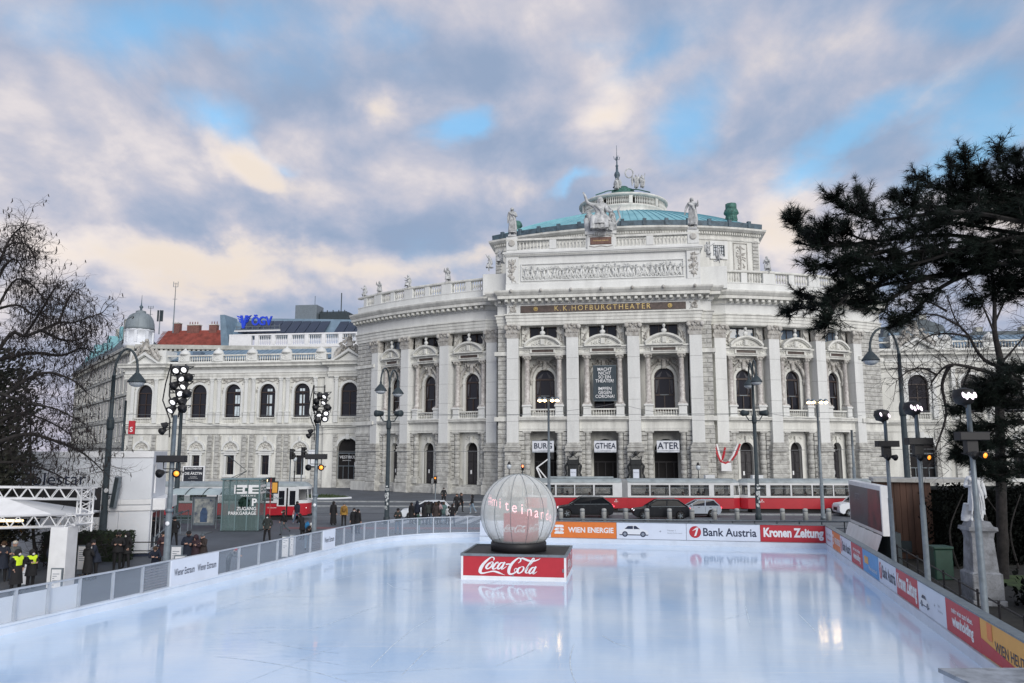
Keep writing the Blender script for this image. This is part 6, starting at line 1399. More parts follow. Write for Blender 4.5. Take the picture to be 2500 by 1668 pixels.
obj('lift_cabin', MB().bbox(.9, 2.0, .5, 1.4, .1, 2.4, .04), STEELD, LT); obj('door_leaf', MB().box(1.0, 1.9, .46, .49, .12, 2.2), DARKIN, LT)
def letter(t, size, x, z, mt=WHITE, bold=.02, sx=1.0, al='RIGHT', y=-.07): obj('lettering', text_mb(t, size, bold, sx, align=al), mt, LT, frame_mat((x, y, z)))
letter('ZUGANG', .33, 2.45, 1.60); letter('PARKGARAGE', .33, 2.45, 1.28, sx=.95); letter('P', .72, 2.45, 2.03, bold=.035); letter('P A R K I N G', .17, 1.85, 2.52, al='CENTER')
lg = obj('logo_plate', MB().box(.80, 2.55, -.05, -.03, 2.66, 3.28), WHITE, LT); DKG = M_('logo_green', (.03, .075, .07), .5, var=0)
lm = MB()
for x0 in (1.0, 1.58, 2.16):
 lm.box(x0 + .02, x0 + .5, -.062, -.052, 2.72, 3.22)
lm2 = MB()
for x0 in (1.0, 2.16):
 for z in (2.80, 3.0): lm2.box(x0 + .1, x0 + .56, -.066, -.05, z, z + .11)
lm2.box(1.73, 1.93, -.066, -.05, 2.84, 3.08); obj('logo_bars', lm2.xf(Matrix.Translation((-.16, 0, 0))), DKG, lg, kind='stuff')
lg2 = obj('logo_plate', MB().box(W_ + .03, W_ + .05, .12, 1.4, 2.66, 3.28), WHITE, LT); lm3 = MB()
for y0 in (.15, .9):
 for z in (2.80, 3.0): lm3.box(W_ + .04, W_ + .066, y0 + .06, y0 + .42, z, z + .11)
lm3.box(W_ + .04, W_ + .066, .70, .84, 2.84, 3.08); obj('logo_bars', lm3, DKG, lg2)
obj('green_disc', MB().lathe([(0, 0), (.42, 0)], 24), M_('disc_green', (.012, .05, .035), .5, var=0), LT, Matrix.Translation((1.55, -.03, 2.02)) @ Matrix.Rotation(R(90), 4, 'X'))
obj('canopy', MB().box(W_ + .05, W_ + 1.3, .1, 1.6, 2.25, 2.29), SG, LT); obj('canopy_stay', MB().tube([(W_, .3, 3.1), (W_ + 1.25, .3, 2.3)], .02, 4), STEEL, LT)
yp = thing('stop_sign', 'red framed yellow tram stop sign next to the lift tower', 'sign', (-17.75, 57.6, 0)); obj('post', MB().tube([(0, 0, 0), (0, 0, 3.7)], .05, 6), M_('sign_red', (.45, .06, .06), .5, var=0), yp); obj('sign_board', MB().bbox(.08, .55, -.05, .05, 2.6, 3.5, .02), BLACK, yp); obj('sign_face', MB().box(.13, .50, -.06, -.052, 2.68, 3.4), YEL, yp)
# poster column above the tram roof
p = aty(470, 1210, 82); p.z = 0
PB = thing('poster_board', 'framed black theatre poster standing above the left tram roof', 'poster', p, R(3)); w_, h0, h1 = 1.02, 1.2, 3.35
h1 = aty(470, 1138, 82).z; h0 = aty(470, 1185, 82).z - .1
obj('frame', MB().bbox(-w_ - .1, w_ + .1, -.1, .1, h0, h1, .02), WHITE, PB); obj('poster_face', MB().box(-w_ + .02, w_ - .02, -.112, -.102, h0 + .1, h1 - .1), M_('poster_ink', (.018, .022, .032), .4, var=0), PB)
hh = h1 - h0
for t_, s_, z in (('BURGTHEATER', .27, .87), ('DIE \u00c4RZTIN', .37, .63), ('ein Schauspiel', .13, .47), ('frei nach dem Roman', .12, .40), ('Premiere', .1, .25)): obj('lettering', text_mb(t_, s_, .018 if s_ > .2 else 0, .92), WHITE, PB, frame_mat((0, -.116, h0 + hh * z)))
for x in (-.7, .7): obj('leg', MB().tube([(x, 0, 0), (x, 0, h0 + .1)], .06, 6), STEEL, PB)
# theatre hangings and posters
def hang(name, lab, u, v, z0, z1, w, mat, texts, cat='banner'):
 t = thing(name, lab, cat, loc(u, v, z0), -R(8.5)); b = MB(); n = 8; vs = []
 for i in range(n + 1): x = -w / 2 + w * i / n; vs += [(x, .025 * sin(i * 1.9), 0), (x, .015 * sin(i * 1.3), z1 - z0), (x, .025 * sin(i * 1.9) + .03, 0), (x, .015 * sin(i * 1.3) + .03, z1 - z0)]
 b.add(vs, [(4 * i, 4 * i + 4, 4 * i + 5, 4 * i + 1) for i in range(n)] + [(4 * i + 2, 4 * i + 3, 4 * i + 7, 4 * i + 6) for i in range(n)]); obj('cloth', b, mat, t); obj('batten', MB().tube([(-w / 2, .01, z1 - z0 + .02), (w / 2, .01, z1 - z0 + .02)], .035, 5), STEEL, t); obj('batten', MB().tube([(-w / 2, .01, -.02), (w / 2, .01, -.02)], .035, 5), STEEL, t)
 for s_, x, z, size, b_, mt, sx in texts: obj('lettering', text_mb(s_, size, b_, sx), mt, t, frame_mat((x, -.045, z)))
 return t
BANN = M_('banner_slate', (.028, .045, .058), .6, var=.06)
rows = ['MACHT', 'NICHT', 'SO EIN', 'THEATER!', '', 'IMPFEN', 'GEGEN', 'CORONA!']
hang('banner', 'tall dark slate banner with white slogan between the middle columns', .18, .60, 11.85, 16.25, 2.9, BANN, [(r_, 0, 3.92 - i * .485, .56, .008, WHITE, .92) for i, r_ in enumerate(rows) if r_])
BW = M_('banner_white', (.66, .69, .74), .5, var=.04)
for i, (u, tx) in enumerate(((-7.65, 'BURG'), (.1, 'GTHEA'), (7.75, 'ATER'))):
 t = hang('banner', ('white cloth over the left entrance with the letters BURG', 'white cloth over the middle entrance with the letters GTHEA', 'white cloth over the right entrance with the letters ATER')[i], u, .85, 5.5, 6.9, 2.72, BW, [(tx, .0, .75, 1.15 if i == 2 else .98, .012, INK, .92 if i != 1 else .80), ('vorr\u00fcbergehend', 0, .18, .2, 0, INKG, .95)])
lf = thing('boom_lift', 'folded white lifting arm inside the left entrance', 'lift', loc(-7.6, -.2, 0), -R(8.5))
obj('lower_arm', MB().bar((.2, 0, 1.4), (-.75, 0, 3.6), .16), WHITE, lf); obj('upper_arm', MB().bar((-.75, 0, 3.6), (1.15, 0, 5.0), .14), WHITE, lf); obj('stay', MB().bar((-.6, 0, 3.6), (.8, 0, 1.9), .14), WHITE, lf); obj('basket', MB().bbox(1.0, 1.35, -.3, .3, 4.6, 5.5, .03), BLACK, lf); obj('chassis', MB().bbox(-.8, 1.2, -.6, .6, .9, 1.4, .06), BLACK, lf)
for i, u in enumerate((-3.8, 3.8)):
 t = thing('bronze_frame', ('dark ornate poster frame on the left middle pier', 'dark ornate poster frame on the right middle pier')[i], 'poster frame', loc(u, -.36, 1.6), -R(8.5)); m = MB(); m.bbox(-.62, .62, -.14, .0, .0, 2.4, .05); m.bbox(-.72, .72, -.2, .0, 2.3, 3.0, .1); m.ball((0, -.2, 3.75), (.2, .2, .3), 8, 6)
 for s_ in (-1, 1): m.tube([(s_ * .6, -.1, 3.0), (s_ * .75, -.14, 3.4), (s_ * .35, -.16, 3.3), (0, -.16, 3.6)], .08, 5); m.tube([(s_ * .72, -.1, 2.6), (s_ * .95, -.1, 2.2), (s_ * .8, -.1, 1.4), (s_ * .98, -.1, .9), (s_ * .75, -.1, .5)], [.1, .16, .1, .15, .06], 5)
 m.tube([(-.2, -.16, 3.6), (-.5, -.14, 3.95)], .06, 5); m.tube([(.2, -.16, 3.6), (.5, -.14, 3.95)], .06, 5); obj('frame', m, M_('bronze', (.03, .033, .035), .5, .4, var=.2) if 'bronze' not in MATS else MATS['bronze'], t); obj('sheet', MB().box(-.36, .36, -.16, -.145, .25, 1.85), ADW, t); obj('lettering', text_mb('SPIELPLAN', .13), INK, t, frame_mat((0, -.17, 1.45)))
tp_ = [(-52.0 + 5.9, 'wall poster with black discs beside the wing door', 0), (-45.5 - 3.2, 'pale wall poster with white figure beside the wing door', 1)]
for u, lab, k in ((-43.6, 'white poster with black half moon pattern beside the wing entrance', 0), (-46.1, 'faded pale poster on the wing wall near the entrance', 1)):
 t = thing('wall_poster', lab, 'poster', loc(u, WV - .24, 3.2), -R(8.5)); obj('sheet', MB().box(-.62, .62, 0, .04, 0, 2.6), WHITE if k == 0 else WHITEP, t)
 m = MB()
 if k == 0:
  for z in (.45, 1.3, 2.15):
   for s_ in (-1, 1): m.add([(s_ * .62, -.004, z + .42), (s_ * .62, -.004, z - .42), (s_ * (.62 - .2), -.004, z - .3), (s_ * (.62 - .34), -.004, z)], [(0, 1, 2, 3)] if s_ < 0 else [(3, 2, 1, 0)]); m.add([(s_ * .62, -.004, z + .42), (s_ * .28, -.004, z), (s_ * .42, -.004, z + .3)], [(0, 1, 2)])
  obj('half_moons', m, INK, t)
 else: m.ball((0, -.0, 1.1), (.3, .01, .8), 10, 6); m.ball((.05, -.0, 2.0), (.2, .01, .25), 8, 5); obj('white_figure', m, WHITE, t)
rb = thing('ribbon_sign', 'red and white draped ribbons with small white board on the pier', 'sign', loc(14.9, 2.3, 3.9), -R(8.5))
for a, b, mt in (((-1.5, 0, 2.6), (-.75, -.1, .4), RED), ((-1.2, 0, 2.6), (-.6, -.1, .4), WHITE), ((1.3, -.2, 2.6), (.15, -.1, .45), WHITE), ((1.6, -.2, 2.6), (.5, -.1, .6), RED), ((-.8, -.1, .5), (.3, -.1, .5), RED), ((-.75, -.1, .45), (-.2, -.1, 2.2), RED)): A, B = Vector(a), Vector(b); obj('ribbon', MB().tube([A, A.lerp(B, .5) - Vector((0, 0, .25)), B], [.12, .16, .12], 5), mt, rb)
obj('board', MB().bbox(-.75, .45, -.2, -.1, -.7, .3, .02), WHITE, rb)
# ------------------------------------------------------------------ white pavilion
p = Vector((-20.05, 43.6, 0))
PV = thing('pavilion', 'white two storey panel pavilion with dark lettering behind the bare branches', 'pavilion', p, R(15))
PW = 9.6
pan = MB().bbox(.008, 1.592, -.05, .02, 0, 1, .008).mesh('wall_panel', WHITEP)
for z0, z1 in ((.35, 2.45), (3.1, 5.35)):
 for i in range(6): obj('wall_panel', pan, None, PV, Matrix.Translation((-PW + i * 1.6, 0, z0)) @ Matrix.Diagonal((1, 1, z1 - z0 - .02, 1)))
for z0, z1 in ((.18, .35), (2.45, 2.76), (2.79, 3.1), (5.35, 5.72)): obj('fascia', MB().bbox(-PW, .02, -.10, .02, z0 + .01, z1 - .01, .02), WHITE, PV)
obj('body', MB().box(-PW, 0, .021, 4.4, .15, 5.7), WHITEP, PV); obj('shadow_gap', MB().box(-PW, 0, .05, 5.4, 0, .15), INK, PV)
side = MB(); side.bbox(.02, .7, .3, 4.4, 2.45, 3.1, .03); obj('side_canopy', side, WHITE, PV)
for i in range(3): f = obj('side_window', MB().box(.01, .05, .3 + i * 1.35, 1.5 + i * 1.35, .3, 2.4), WHITE, PV); obj('pane', MB().box(.05, .06, .38 + i * 1.35, 1.42 + i * 1.35, .4, 2.3), GLASS, f)
obj('lettering', text_mb('Polestar', .95, .004, 1.0), INK, PV, frame_mat((-4.9, -.06, 4.2)))
obj('handrail', MB().tube([(.3, -.2, 0), (.3, -.2, 1.0), (.9, 1.2, 1.6)], .035, 5), STEEL, PV); obj('tube_light', MB().tube([(.12, .12, 3.4), (.12, .12, 5.0)], .05, 6), WHITE, PV)
# ------------------------------------------------------------------ truss gate with canopy
TG = thing('truss_gate', 'white aluminium truss canopy with white pillar at the rink entrance', 'canopy', (-19.6, 34.0, 0), R(-1))
def truss(a, b, w, n, nm):
 a, b = Vector(a), Vector(b); t = (b - a).normalized(); s1 = t.orthogonal().normalized(); s2 = t.cross(s1)
 if abs(t.z) < .5: s1 = Vector((0, 0, 1)); s2 = t.cross(s1).normalized()
 m = MB(); c = [(s1 * x + s2 * y) * w / 2 for x, y in ((1, 1), (1, -1), (-1, -1), (-1, 1))]
 for q in c: m.tube([a + q, b + q], .045, 6)
 for i in range(n):
  p0, p1 = a.lerp(b, i / n), a.lerp(b, (i + 1) / n)
  for k in range(4):
   q, r_ = (c[k], c[(k + 1) % 4]) if i % 2 else (c[(k + 1) % 4], c[k]); m.tube([p0 + q, p1 + r_], .022, 4)
 obj(nm, m, WHITE, TG)
truss((-7, 0, 2.6), (.45, 0, 2.78), .5, 22, 'truss_beam'); truss((-7, 1.2, 3.92), (.8, 1.2, 3.85), .5, 22, 'truss_beam'); truss((.45, 1.2, 2.2), (.45, 1.2, 4.1), .5, 7, 'truss_post'); truss((.6, -.1, 2.78), (.6, 1.3, 2.78), .4, 4, 'truss_beam')
m = MB(); m.add([(-7, .1, 2.95), (-.1, .1, 2.95), (-3.4, 1.1, 3.75), (-7, 1.1, 3.75)], [(0, 1, 2, 3)]); m.add([(-7, .12, 2.85), (-.1, .12, 2.85), (-.1, 3.6, 2.85), (-7, 3.6, 2.85)], [(0, 1, 2, 3)]); m.add([(-.1, .12, 2.9), (-.1, 3.6, 2.9), (-3.4, 1.1, 3.75)], [(0, 1, 2)]); obj('canopy_cloth', m, WHITE, TG)
obj('back_cloth', MB().box(-7, -.25, 3.65, 3.75, 2.6, 4.0), BLACK, TG)
obj('pillar', MB().bbox(-.12, .62, -.3, .5, 0, 2.52, .02), WHITE, TG); obj('gate_lamp', MB().bbox(-3.4, -1.9, .3, .6, 2.68, 2.76, .02), BRASS, TG)
# ------------------------------------------------------------------ notice boards, crowd barrier, hedge, bicycle
def notice(lab, px, py, Y, w=.62, h=1.15, rz=0.0, base=None):
 p = aty(px, py, Y); t = thing('notice_board', lab, 'notice board', (p.x, p.y, 0), rz, 'white notice boards near the rink'); zb = p.z - h / 2
 obj('frame', MB().bbox(-w / 2, w / 2, -.04, .04, zb, zb + h, .015), STEEL, t); obj('sheet', MB().box(-w / 2 + .05, w / 2 - .05, -.05, -.042, zb + .05, zb + h - .05), WHITE, t); m = MB()
 for k in range(6): m.box(-w / 2 + .1, w / 2 - .12 - .1 * (k % 3), -.056, -.051, zb + h - .25 - k * .09, zb + h - .22 - k * .09)
 obj('printed_lines', m, INKG, t); obj('leg', MB().box(-w / 2 + .05, w / 2 - .05, -.02, .02, 0, max(zb, .02)), STEEL, t)
notice('notice board behind the huddled pair beside the pillar', 208, 1362, 37.5, .75, 1.15); notice('notice board at the foot of the thick rink mast', 431, 1353, 33.4, .5, .7); notice('lower notice board nearest the printed fence panel', 440, 1369, 32.6, .5, .45); notice('notice board at the foot of the white pillar', 138, 1414, 33.6, .5, .9); notice('notice board behind the clear fence panels by the slim mast', 697, 1335, 41, .42, 1.1); notice('narrow notice board next to the slim mast', 713, 1332, 41, .3, 1.1); notice('notice board between the two stewards', 58, 1400, 34.2, .45, 1.0)
p = aty(10, 1420, 36); p.z = 0
CBR = thing('crowd_barrier', 'grey steel crowd barrier behind the stewards', 'barrier', p, R(3))
m = MB(); m.tube([(-1.6, 0, .1), (-1.6, 0, 1.1), (.55, 0, 1.1), (.55, 0, .1)], .025, 6); obj('frame', m, STEEL, CBR)
for k in range(13): obj('bar', MB().tube([(-1.45 + k * .15, 0, .18), (-1.45 + k * .15, 0, 1.08)], .012, 4), STEEL, CBR)
PF = thing('park_fence', 'dark low pipe fence along the flower bed at the pavilion', 'fence', aty(200, 1380, 42) * 1); PF.location.z = 0
for z in (.45, .9): obj('pipe', MB().tube([(-7, 0, z), (4.0, .3, z)], .03, 5), BLACK, PF)
for k in range(7): obj('fence_post', MB().tube([(-7 + k * 1.8, k * .05, 0), (-7 + k * 1.8, k * .05, .95)], .04, 5), BLACK, PF)
HEDGEM = M_('hedge_leaf', (.022, .038, .018), .8, var=.4, scale=5)
def leafmass(mb, n, inside, size, seed):
 r_ = random.Random(seed)
 for i in range(n):
  c = Vector(inside(r_)); a = Vector((r_.gauss(0, 1), r_.gauss(0, 1), r_.gauss(0, 1))).normalized(); b = a.orthogonal().normalized(); c2 = a.cross(b); s_ = size * r_.uniform(.6, 1.4); mb.add([c - b * s_, c + c2 * s_ * .5, c + b * s_, c - c2 * s_ * .5], [(0, 1, 2, 3)])
 return mb
p = aty(215, 1330, 41.9); HG = thing('hedge', 'clipped dark green hedge block at the foot of the lamp post', 'hedge', (p.x, p.y, 0)); hx, hy = 2.2, .5
m = MB(); m.box(-hx + .08, hx - .08, -hy + .08, hy - .08, 0, 1.42)
def inside(r_):
 f = r_.randrange(3)
 return (r_.uniform(-hx, hx), -hy + r_.uniform(-.04, .1), r_.uniform(0, 1.5)) if f == 0 else (r_.uniform(-hx, hx), r_.uniform(-hy, hy), 1.45 + r_.uniform(-.05, .08)) if f == 1 else (r_.choice((-hx, hx)) + r_.uniform(-.05, .05), r_.uniform(-hy, hy), r_.uniform(0, 1.5))
obj('leaves', leafmass(m, 2600, inside, .07, 2), HEDGEM, HG)
p = aty(262, 1395, 41); BY = thing('bicycle', 'dark bicycle leaning at the hedge behind the dark pair', 'bicycle', (p.x, p.y, 0), R(12))
for s_ in (-1, 1):
 m = MB(); m.tube([(s_ * .52 + .33 * cos(a), 0, .34 + .33 * sin(a)) for a in [2 * pi * i / 20 for i in range(21)]], .02, 5); w = obj('wheel', m, RUBBER, BY); k = MB()
 for i in range(8): k.tube([(s_ * .52, 0, .34), (s_ * .52 + .32 * cos(i * pi / 4), 0, .34 + .32 * sin(i * pi / 4))], .005, 3)
 obj('spokes', k, STEEL, w)
m = MB(); A, B, C_, D, E_, F_ = [Vector(v) for v in ((-.52, 0, .34), (-.05, 0, .30), (-.2, 0, .85), (.36, 0, .88), (.52, 0, .34), (.32, 0, 1.02))]
for a, b in ((A, B), (B, C_), (C_, D), (B, D), (A, C_), (D, E_), (D, F_)): m.tube([a, b], .02, 5)
obj('frame', m, BLACK, BY); m = MB(); m.tube([(.3, -.25, 1.05), (.34, 0, 1.03), (.3, .25, 1.05)], .015, 5); obj('handlebar', m, BLACK, BY); obj('saddle', MB().bbox(-.35, -.08, -.07, .07, .9, .96, .02), BLACK, BY); obj('carrier', MB().box(-.75, -.3, -.06, .06, .72, .74), BLACK, BY)
# ------------------------------------------------------------------ display screen with white skirt, brown hut
SCa, SCb = aty(2081, 1290, 47.5), aty(2157, 1300, 40.0)
d_ = (SCb - SCa); d_.z = 0; ang = atan2(d_.y, d_.x); lw_ = d_.length
SCN = thing('display_screen', 'large outdoor display screen with dark grey and red picture beside the rink corner', 'screen', (SCa.x, SCa.y, 0), ang)
z0, z1 = 1.62, 3.72
obj('casing', MB().bbox(-.1, lw_ + .1, -.06, .35, z0 - .15, z1 + .25, .03), WHITE, SCN); obj('picture', MB().box(.12, lw_ - .02, -.075, -.062, z0 + .05, z1), M_('screen_grey', (.075, .085, .105), .35, var=.12, scale=1.2), SCN)
obj('red_part', MB().add([(lw_ * .60, -.08, z0 + .05), (lw_ - .02, -.08, z0 + .05), (lw_ - .02, -.08, z1), (lw_ * .66, -.08, z1), (lw_ * .64, -.08, z0 + 1.2)], [(0, 1, 2, 3, 4)]), M_('screen_red', (.16, .035, .045), .35, var=.4, scale=1.6, col2=(.05, .03, .04)), SCN)
obj('lettering', text_mb('JETZT', .5), INKG, SCN, frame_mat((lw_ * .3, -.085, z0 + 1.5)))
m = MB(); n = 14; vs = []
for i in range(n + 1): t_ = i / n; x = -.3 + (lw_ + .6) * t_; vs += [(x, -.12 + .03 * sin(i * 2.1), z0 - .14), (x, -.5 + .05 * sin(i * 1.7), .35)]
m.add(vs, [(2 * i, 2 * i + 1, 2 * i + 3, 2 * i + 2) for i in range(n)]); obj('skirt', m, WHITE, SCN); obj('back_frame', MB().box(0, lw_, .36, .8, 0, z0), STEELD, SCN)
p = aty(2150, 1390, 43.0); p2 = aty(2240, 1390, 42.0); HTM = M_('brown_board', (.095, .048, .032), .7, var=.2, scale=1.2, stretch=(3, 3, .3))
HT = thing('brown_hut', 'brown boarded hut wall behind the masts at the park edge', 'hut', (p.x, p.y, 0), R(-20))
W2_ = 2.7
for i in range(9): obj('plank', MB().bbox(i * .30 + .006, i * .30 + .294, -.04, .02, .3, 4.05, .008), HTM, HT)
obj('hut_body', MB().box(0, W2_, .021, 2.4, 0, 4.0), HTM, HT); obj('roof', MB().box(-.1, 6, -.3, 2.6, 4.06, 4.26), M_('pale_parapet', (.42, .42, .40), .8, var=.15), HT)
for k in range(2): obj('vent_grid', MB().bbox(.5 + k * .6, 1.0 + k * .6, -.08, -.04, .35, .95, .02), STEELD, HT)
# ================================================================== trams and cars
TRED = M_('tram_red', (.43, .018, .030), .32, var=.05, scale=1.2, spec=.6); TWH = M_('tram_white', (.64, .66, .67), .4, var=.06, scale=1); TROOF = M_('tram_roof', (.30, .345, .36), .5, var=.15, scale=1.5)
TGL = bpy.data.materials.new('tram_glass'); TGL.use_nodes = True; _film(TGL, (.05, .055, .06), .24, .04)
TIN = M_('tram_inside', (.05, .05, .052), .8, var=.1)
def tram_car(t, x0, x1, windows, front=None, back=None, doors=(), HW=1.1, num='4301'):
 """one rigid car body between x0 and x1 of the tram t (local x along, -y towards the viewer)"""
 zf, zb, zt, zr = .38, 1.36, 2.74, 3.12
 for s_ in (-1, 1):
  y = s_ * HW; L = [(a, b) for a, b in windows]
  m = MB(); o = MB()
  def wall(a, b, z0, z1, th=.06): (o if z0 < zb - .01 else m).box(a, b, min(y, y - s_ * th), max(y, y - s_ * th), z0, z1)
  xs = [x0] + [v for ab in L for v in ab] + [x1]
  wall(x0, x1, zf, zb); wall(x0, x1, zb, 1.56); wall(x0, x1, 2.54, zt)
  for i in range(0, len(xs), 2):
   if xs[i + 1] > xs[i]: wall(xs[i], xs[i + 1], 1.56, 2.54)
  side = obj('side_panel', o, TRED, t); obj('side_upper', m, TWH, t)
  for a, b in L:
   f = MB(); yy = y + s_ * .012
   for q in ((a, a + .05, 1.56, 2.54), (b - .05, b, 1.56, 2.54), (a + .05, b - .05, 1.56, 1.61), (a + .05, b - .05, 2.49, 2.54)): f.box(q[0], q[1], min(yy, y - s_ * .04), max(yy, y - s_ * .04), q[2], q[3])
   w = obj('window', f, BLACK, t); obj('pane', MB().box(a + .05, b - .05, min(y - s_ * .02, y - s_ * .03), max(y - s_ * .02, y - s_ * .03), 1.61, 2.49), TGL, w)
   obj('sash_bar', MB().box(a + .05, b - .05, min(yy, y), max(yy, y), 2.24, 2.29), STEEL, w)
  obj('skirt_line', MB().box(x0, x1, min(y, y + s_ * .012), max(y, y + s_ * .012), zb - .02, zb + .03), BLACK, t)
 n = 8; r = MB(); ring = [(-HW - .02, zt - .02), (-HW - .02, zt + .06)] + [(-(HW) * cos(pi * i / n) , zt + .08 + (zr - zt - .08) * sin(pi * i / n) ** .7) for i in range(1, n)] + [(HW + .02, zt + .06), (HW + .02, zt - .02)]
 vs = []
 for x, k in ((x0, .92), (x0 + .25, 1), (x1 - .25, 1), (x1, .92)): vs += [(x, yy * k, zt + (zz - zt) * k) for yy, zz in ring]
 q = len(ring); r.smooth = True; r.add(vs, [(j * q + i, j * q + i + 1, (j + 1) * q + i + 1, (j + 1) * q + i) for j in range(3) for i in range(q - 1)]); r.smooth = False; r.add(vs[:q], [tuple(range(q - 1, -1, -1))]); r.add(vs[-q:], [tuple(range(q))]); obj('roof', r, TROOF, t)
 obj('floor', MB().box(x0 + .05, x1 - .05, -HW + .1, HW - .1, .34, .5), BLACK, t)
 b = MB(); b.box(x0 + .4, x1 - .4, -HW + .22, HW - .22, .02, .34); obj('underframe', b, RUBBER, t)
 sd = MB()
 x = x0 + .8
 while x < x1 - .8:
  for y in (-.62, .62): sd.box(x, x + .42, y - .3, y + .3, .5, .95); sd.box(x, x + .08, y - .3, y + .3, .95, 1.5)
  x += 1.05
 obj('seat_row', sd, TIN, t, kind='stuff'); p_ = MB()
 for k in range(int((x1 - x0) / 1.8)): p_.tube([(x0 + 1 + k * 1.8, .15, .5), (x0 + 1 + k * 1.8, .15, 2.75)], .02, 4)
 obj('grab_pole', p_, STEEL, t, kind='stuff')
 for x, on in ((x0, front), (x1, back)):
  if on is None:
   obj('end_wall', MB().box(min(x, x + (.06 if x == x0 else -.06)), max(x, x + (.06 if x == x0 else -.06)), -HW + .06, HW - .06, zf, zt), TWH, t)
 for i in range(int((x1 - x0) / 5)): 
  bx = x0 + 1.6 + i * 5.0; g = MB()
  for dx in (-.45, .45): g.lathe([(.30, -.75), (.30, .75)], 14, sx=1).xf(Matrix.Identity(4)) if False else g.ball((bx + dx, -.72, .31), (.30, .08, .30), 12, 6)
  obj('wheel_set', g, RUBBER, t)
 if num: obj('fleet_number', text_mb(num, .2, .006), WHITE, t, frame_mat((x0 + (x1 - x0) * .06 + .5 if num == '1414' else x1 - .55, -HW - .008, 1.0))); obj('city_emblem', text_mb('o', .26, .02), WHITE, t, frame_mat((x0 + (x1 - x0) * .06 + .5 if num == '1414' else x1 - .55, -HW - .008, 1.18)))
def end_mask(t, x, s_, HW=1.1, lit=True):
 """rounded tram front with large window, lights and route box; s_ = direction it looks along x"""
 n = 8; zs = ((.38, 1.36, TRED), (1.36, 1.62, TWH), (2.52, 2.74, TWH))
 cur = [(x + s_ * .75 * sqrt(max(0, 1 - (1 - 2 * i / n) ** 2)) ** .8 * 1.0, -HW + 2 * HW * i / n) for i in range(n + 1)]
 for z0, z1, mt in zs:
  m = MB(); m.smooth = True; vs = []
  for a, b in cur: vs += [(a, b, z0), (a, b, z1)]
  m.add(vs, [(2 * i, 2 * i + 2, 2 * i + 3, 2 * i + 1) for i in range(n)]); m.sheet([(a, b) for a, b in cur], z0); m.sheet([(a, b) for a, b in cur], z1); obj('end_panel', m, mt, t)
 m = MB(); m.smooth = True; vs = []
 for a, b in cur: vs += [(a - s_ * .02, b * .97, 1.62), (a - s_ * .10, b * .95, 2.52)]
 m.add(vs, [(2 * i, 2 * i + 2, 2 * i + 3, 2 * i + 1) for i in range(n)]); obj('front_window', m, TGL, t)
 for i in (0, 2, n - 2, n): a, b = cur[i]; obj('window_post', MB().bar((a - s_ * .01, b * .98, 1.6), (a - s_ * .09, b * .96, 2.54), .07), TWH, t)
 m = MB(); m.smooth = True; vs = []
 for a, b in cur: vs += [(a, b, 2.74), (x + (a - x) * .6, b * .8, 3.0), (x, b * .55, 3.1)]
 m.add(vs, [(3 * i + k, 3 * i + 3 + k, 3 * i + 4 + k, 3 * i + 1 + k) for i in range(n) for k in range(2)]); obj('end_roof', m, TROOF, t)
 obj('bumper', MB().box(min(x, x + s_ * .8), max(x, x + s_ * .8), -.6, .6, .28, .46), BLACK, t)
 for y in (-.7, .7): a = x + s_ * .52; obj('headlight', MB().ball((a, y, .98), (.08, .1, .1), 8, 5), LAMPW if lit else STEEL, t)
TA = -math.atan(.05)
def tloc(px, Y): p = aty(px, 1200, Y); p.z = 0; return p
P1_ = tloc(1292, 74.9); TR1 = thing('tram', 'long red and white articulated tram passing before the theatre entrance', 'tram', P1_, TA)
k = 74.6 / FOC
def wx(a, b): return (a - 1292) * k, (b - 1292) * k
tram_car(TR1, .3, 8.72, [wx(1302, 1316), wx(1319, 1354), wx(1358, 1399), wx(1402, 1444), wx(1448, 1490)], front=1, back=1, num='4301')
tram_car(TR1, 9.25, 19.05, [wx(1533, 1576), wx(1579, 1622), wx(1625, 1668), wx(1672, 1715), wx(1727, 1764)], front=1, back=1, num='')
m = MB(); 
for i in range(7): m.box(8.72 + i * .078, 8.72 + i * .078 + .04, -1.04, 1.04, .4, 3.0)
obj('bellows', m, M_('bellows_grey', (.46, .48, .50), .6, var=.05), TR1); obj('bellows_lower', MB().box(8.70, 9.27, -1.07, -1.0, .4, 1.36), TRED, TR1)
end_mask(TR1, .3, -1); end_mask(TR1, 19.05, 1, lit=False)
obj('route_box', MB().bbox(16.6, 17.5, -.5, .3, 3.1, 3.42, .04), TWH, TR1); obj('roof_duct', MB().bbox(2.0, 8.0, -.5, .5, 3.1, 3.26, .05), TROOF, TR1)
P2_ = tloc(1812, 74.0); TR2 = thing('tram', 'red and white tram trailer full of riders behind the grey street lamp', 'tram', P2_, TA); k2 = 74.3 / FOC
def wy(a, b): return (a - 1812) * k2, (b - 1812) * k2
tram_car(TR2, .25, 13.0, [wy(1824, 1861), wy(1871, 1917), wy(1921, 1966), wy(1969, 2015), wy(2018, 2065), wy(2068, 2110)], front=1, num='1414')
end_mask(TR2, .25, -1, lit=False); obj('route_box', MB().bbox(.9, 1.9, -.5, .3, 3.1, 3.42, .04), TWH, TR2); obj('step_gap', MB().box(7.5, 12.3, -1.12, -1.06, .36, .5), BLACK, TR2)
cp = MB(); cp.tube([(-.9, -.5, 1.1), (-.55, -.5, .5), (.0, -.5, .35)], .05, 5); cp.tube([(-2.0, -.5, 1.1), (-2.1, -.5, .5), (-1.4, -.5, .35)], .05, 5); cp.tube([(-2.2, 0, .45), (.3, 0, .45)], .08, 6); obj('coupling', cp, BLACK, TR2)
P3_ = tloc(330, 67.2); TR3 = thing('tram', 'red and white tram standing at the stop behind the glass lift tower', 'tram', P3_, TA + R(1)); k3 = 66.3 / FOC
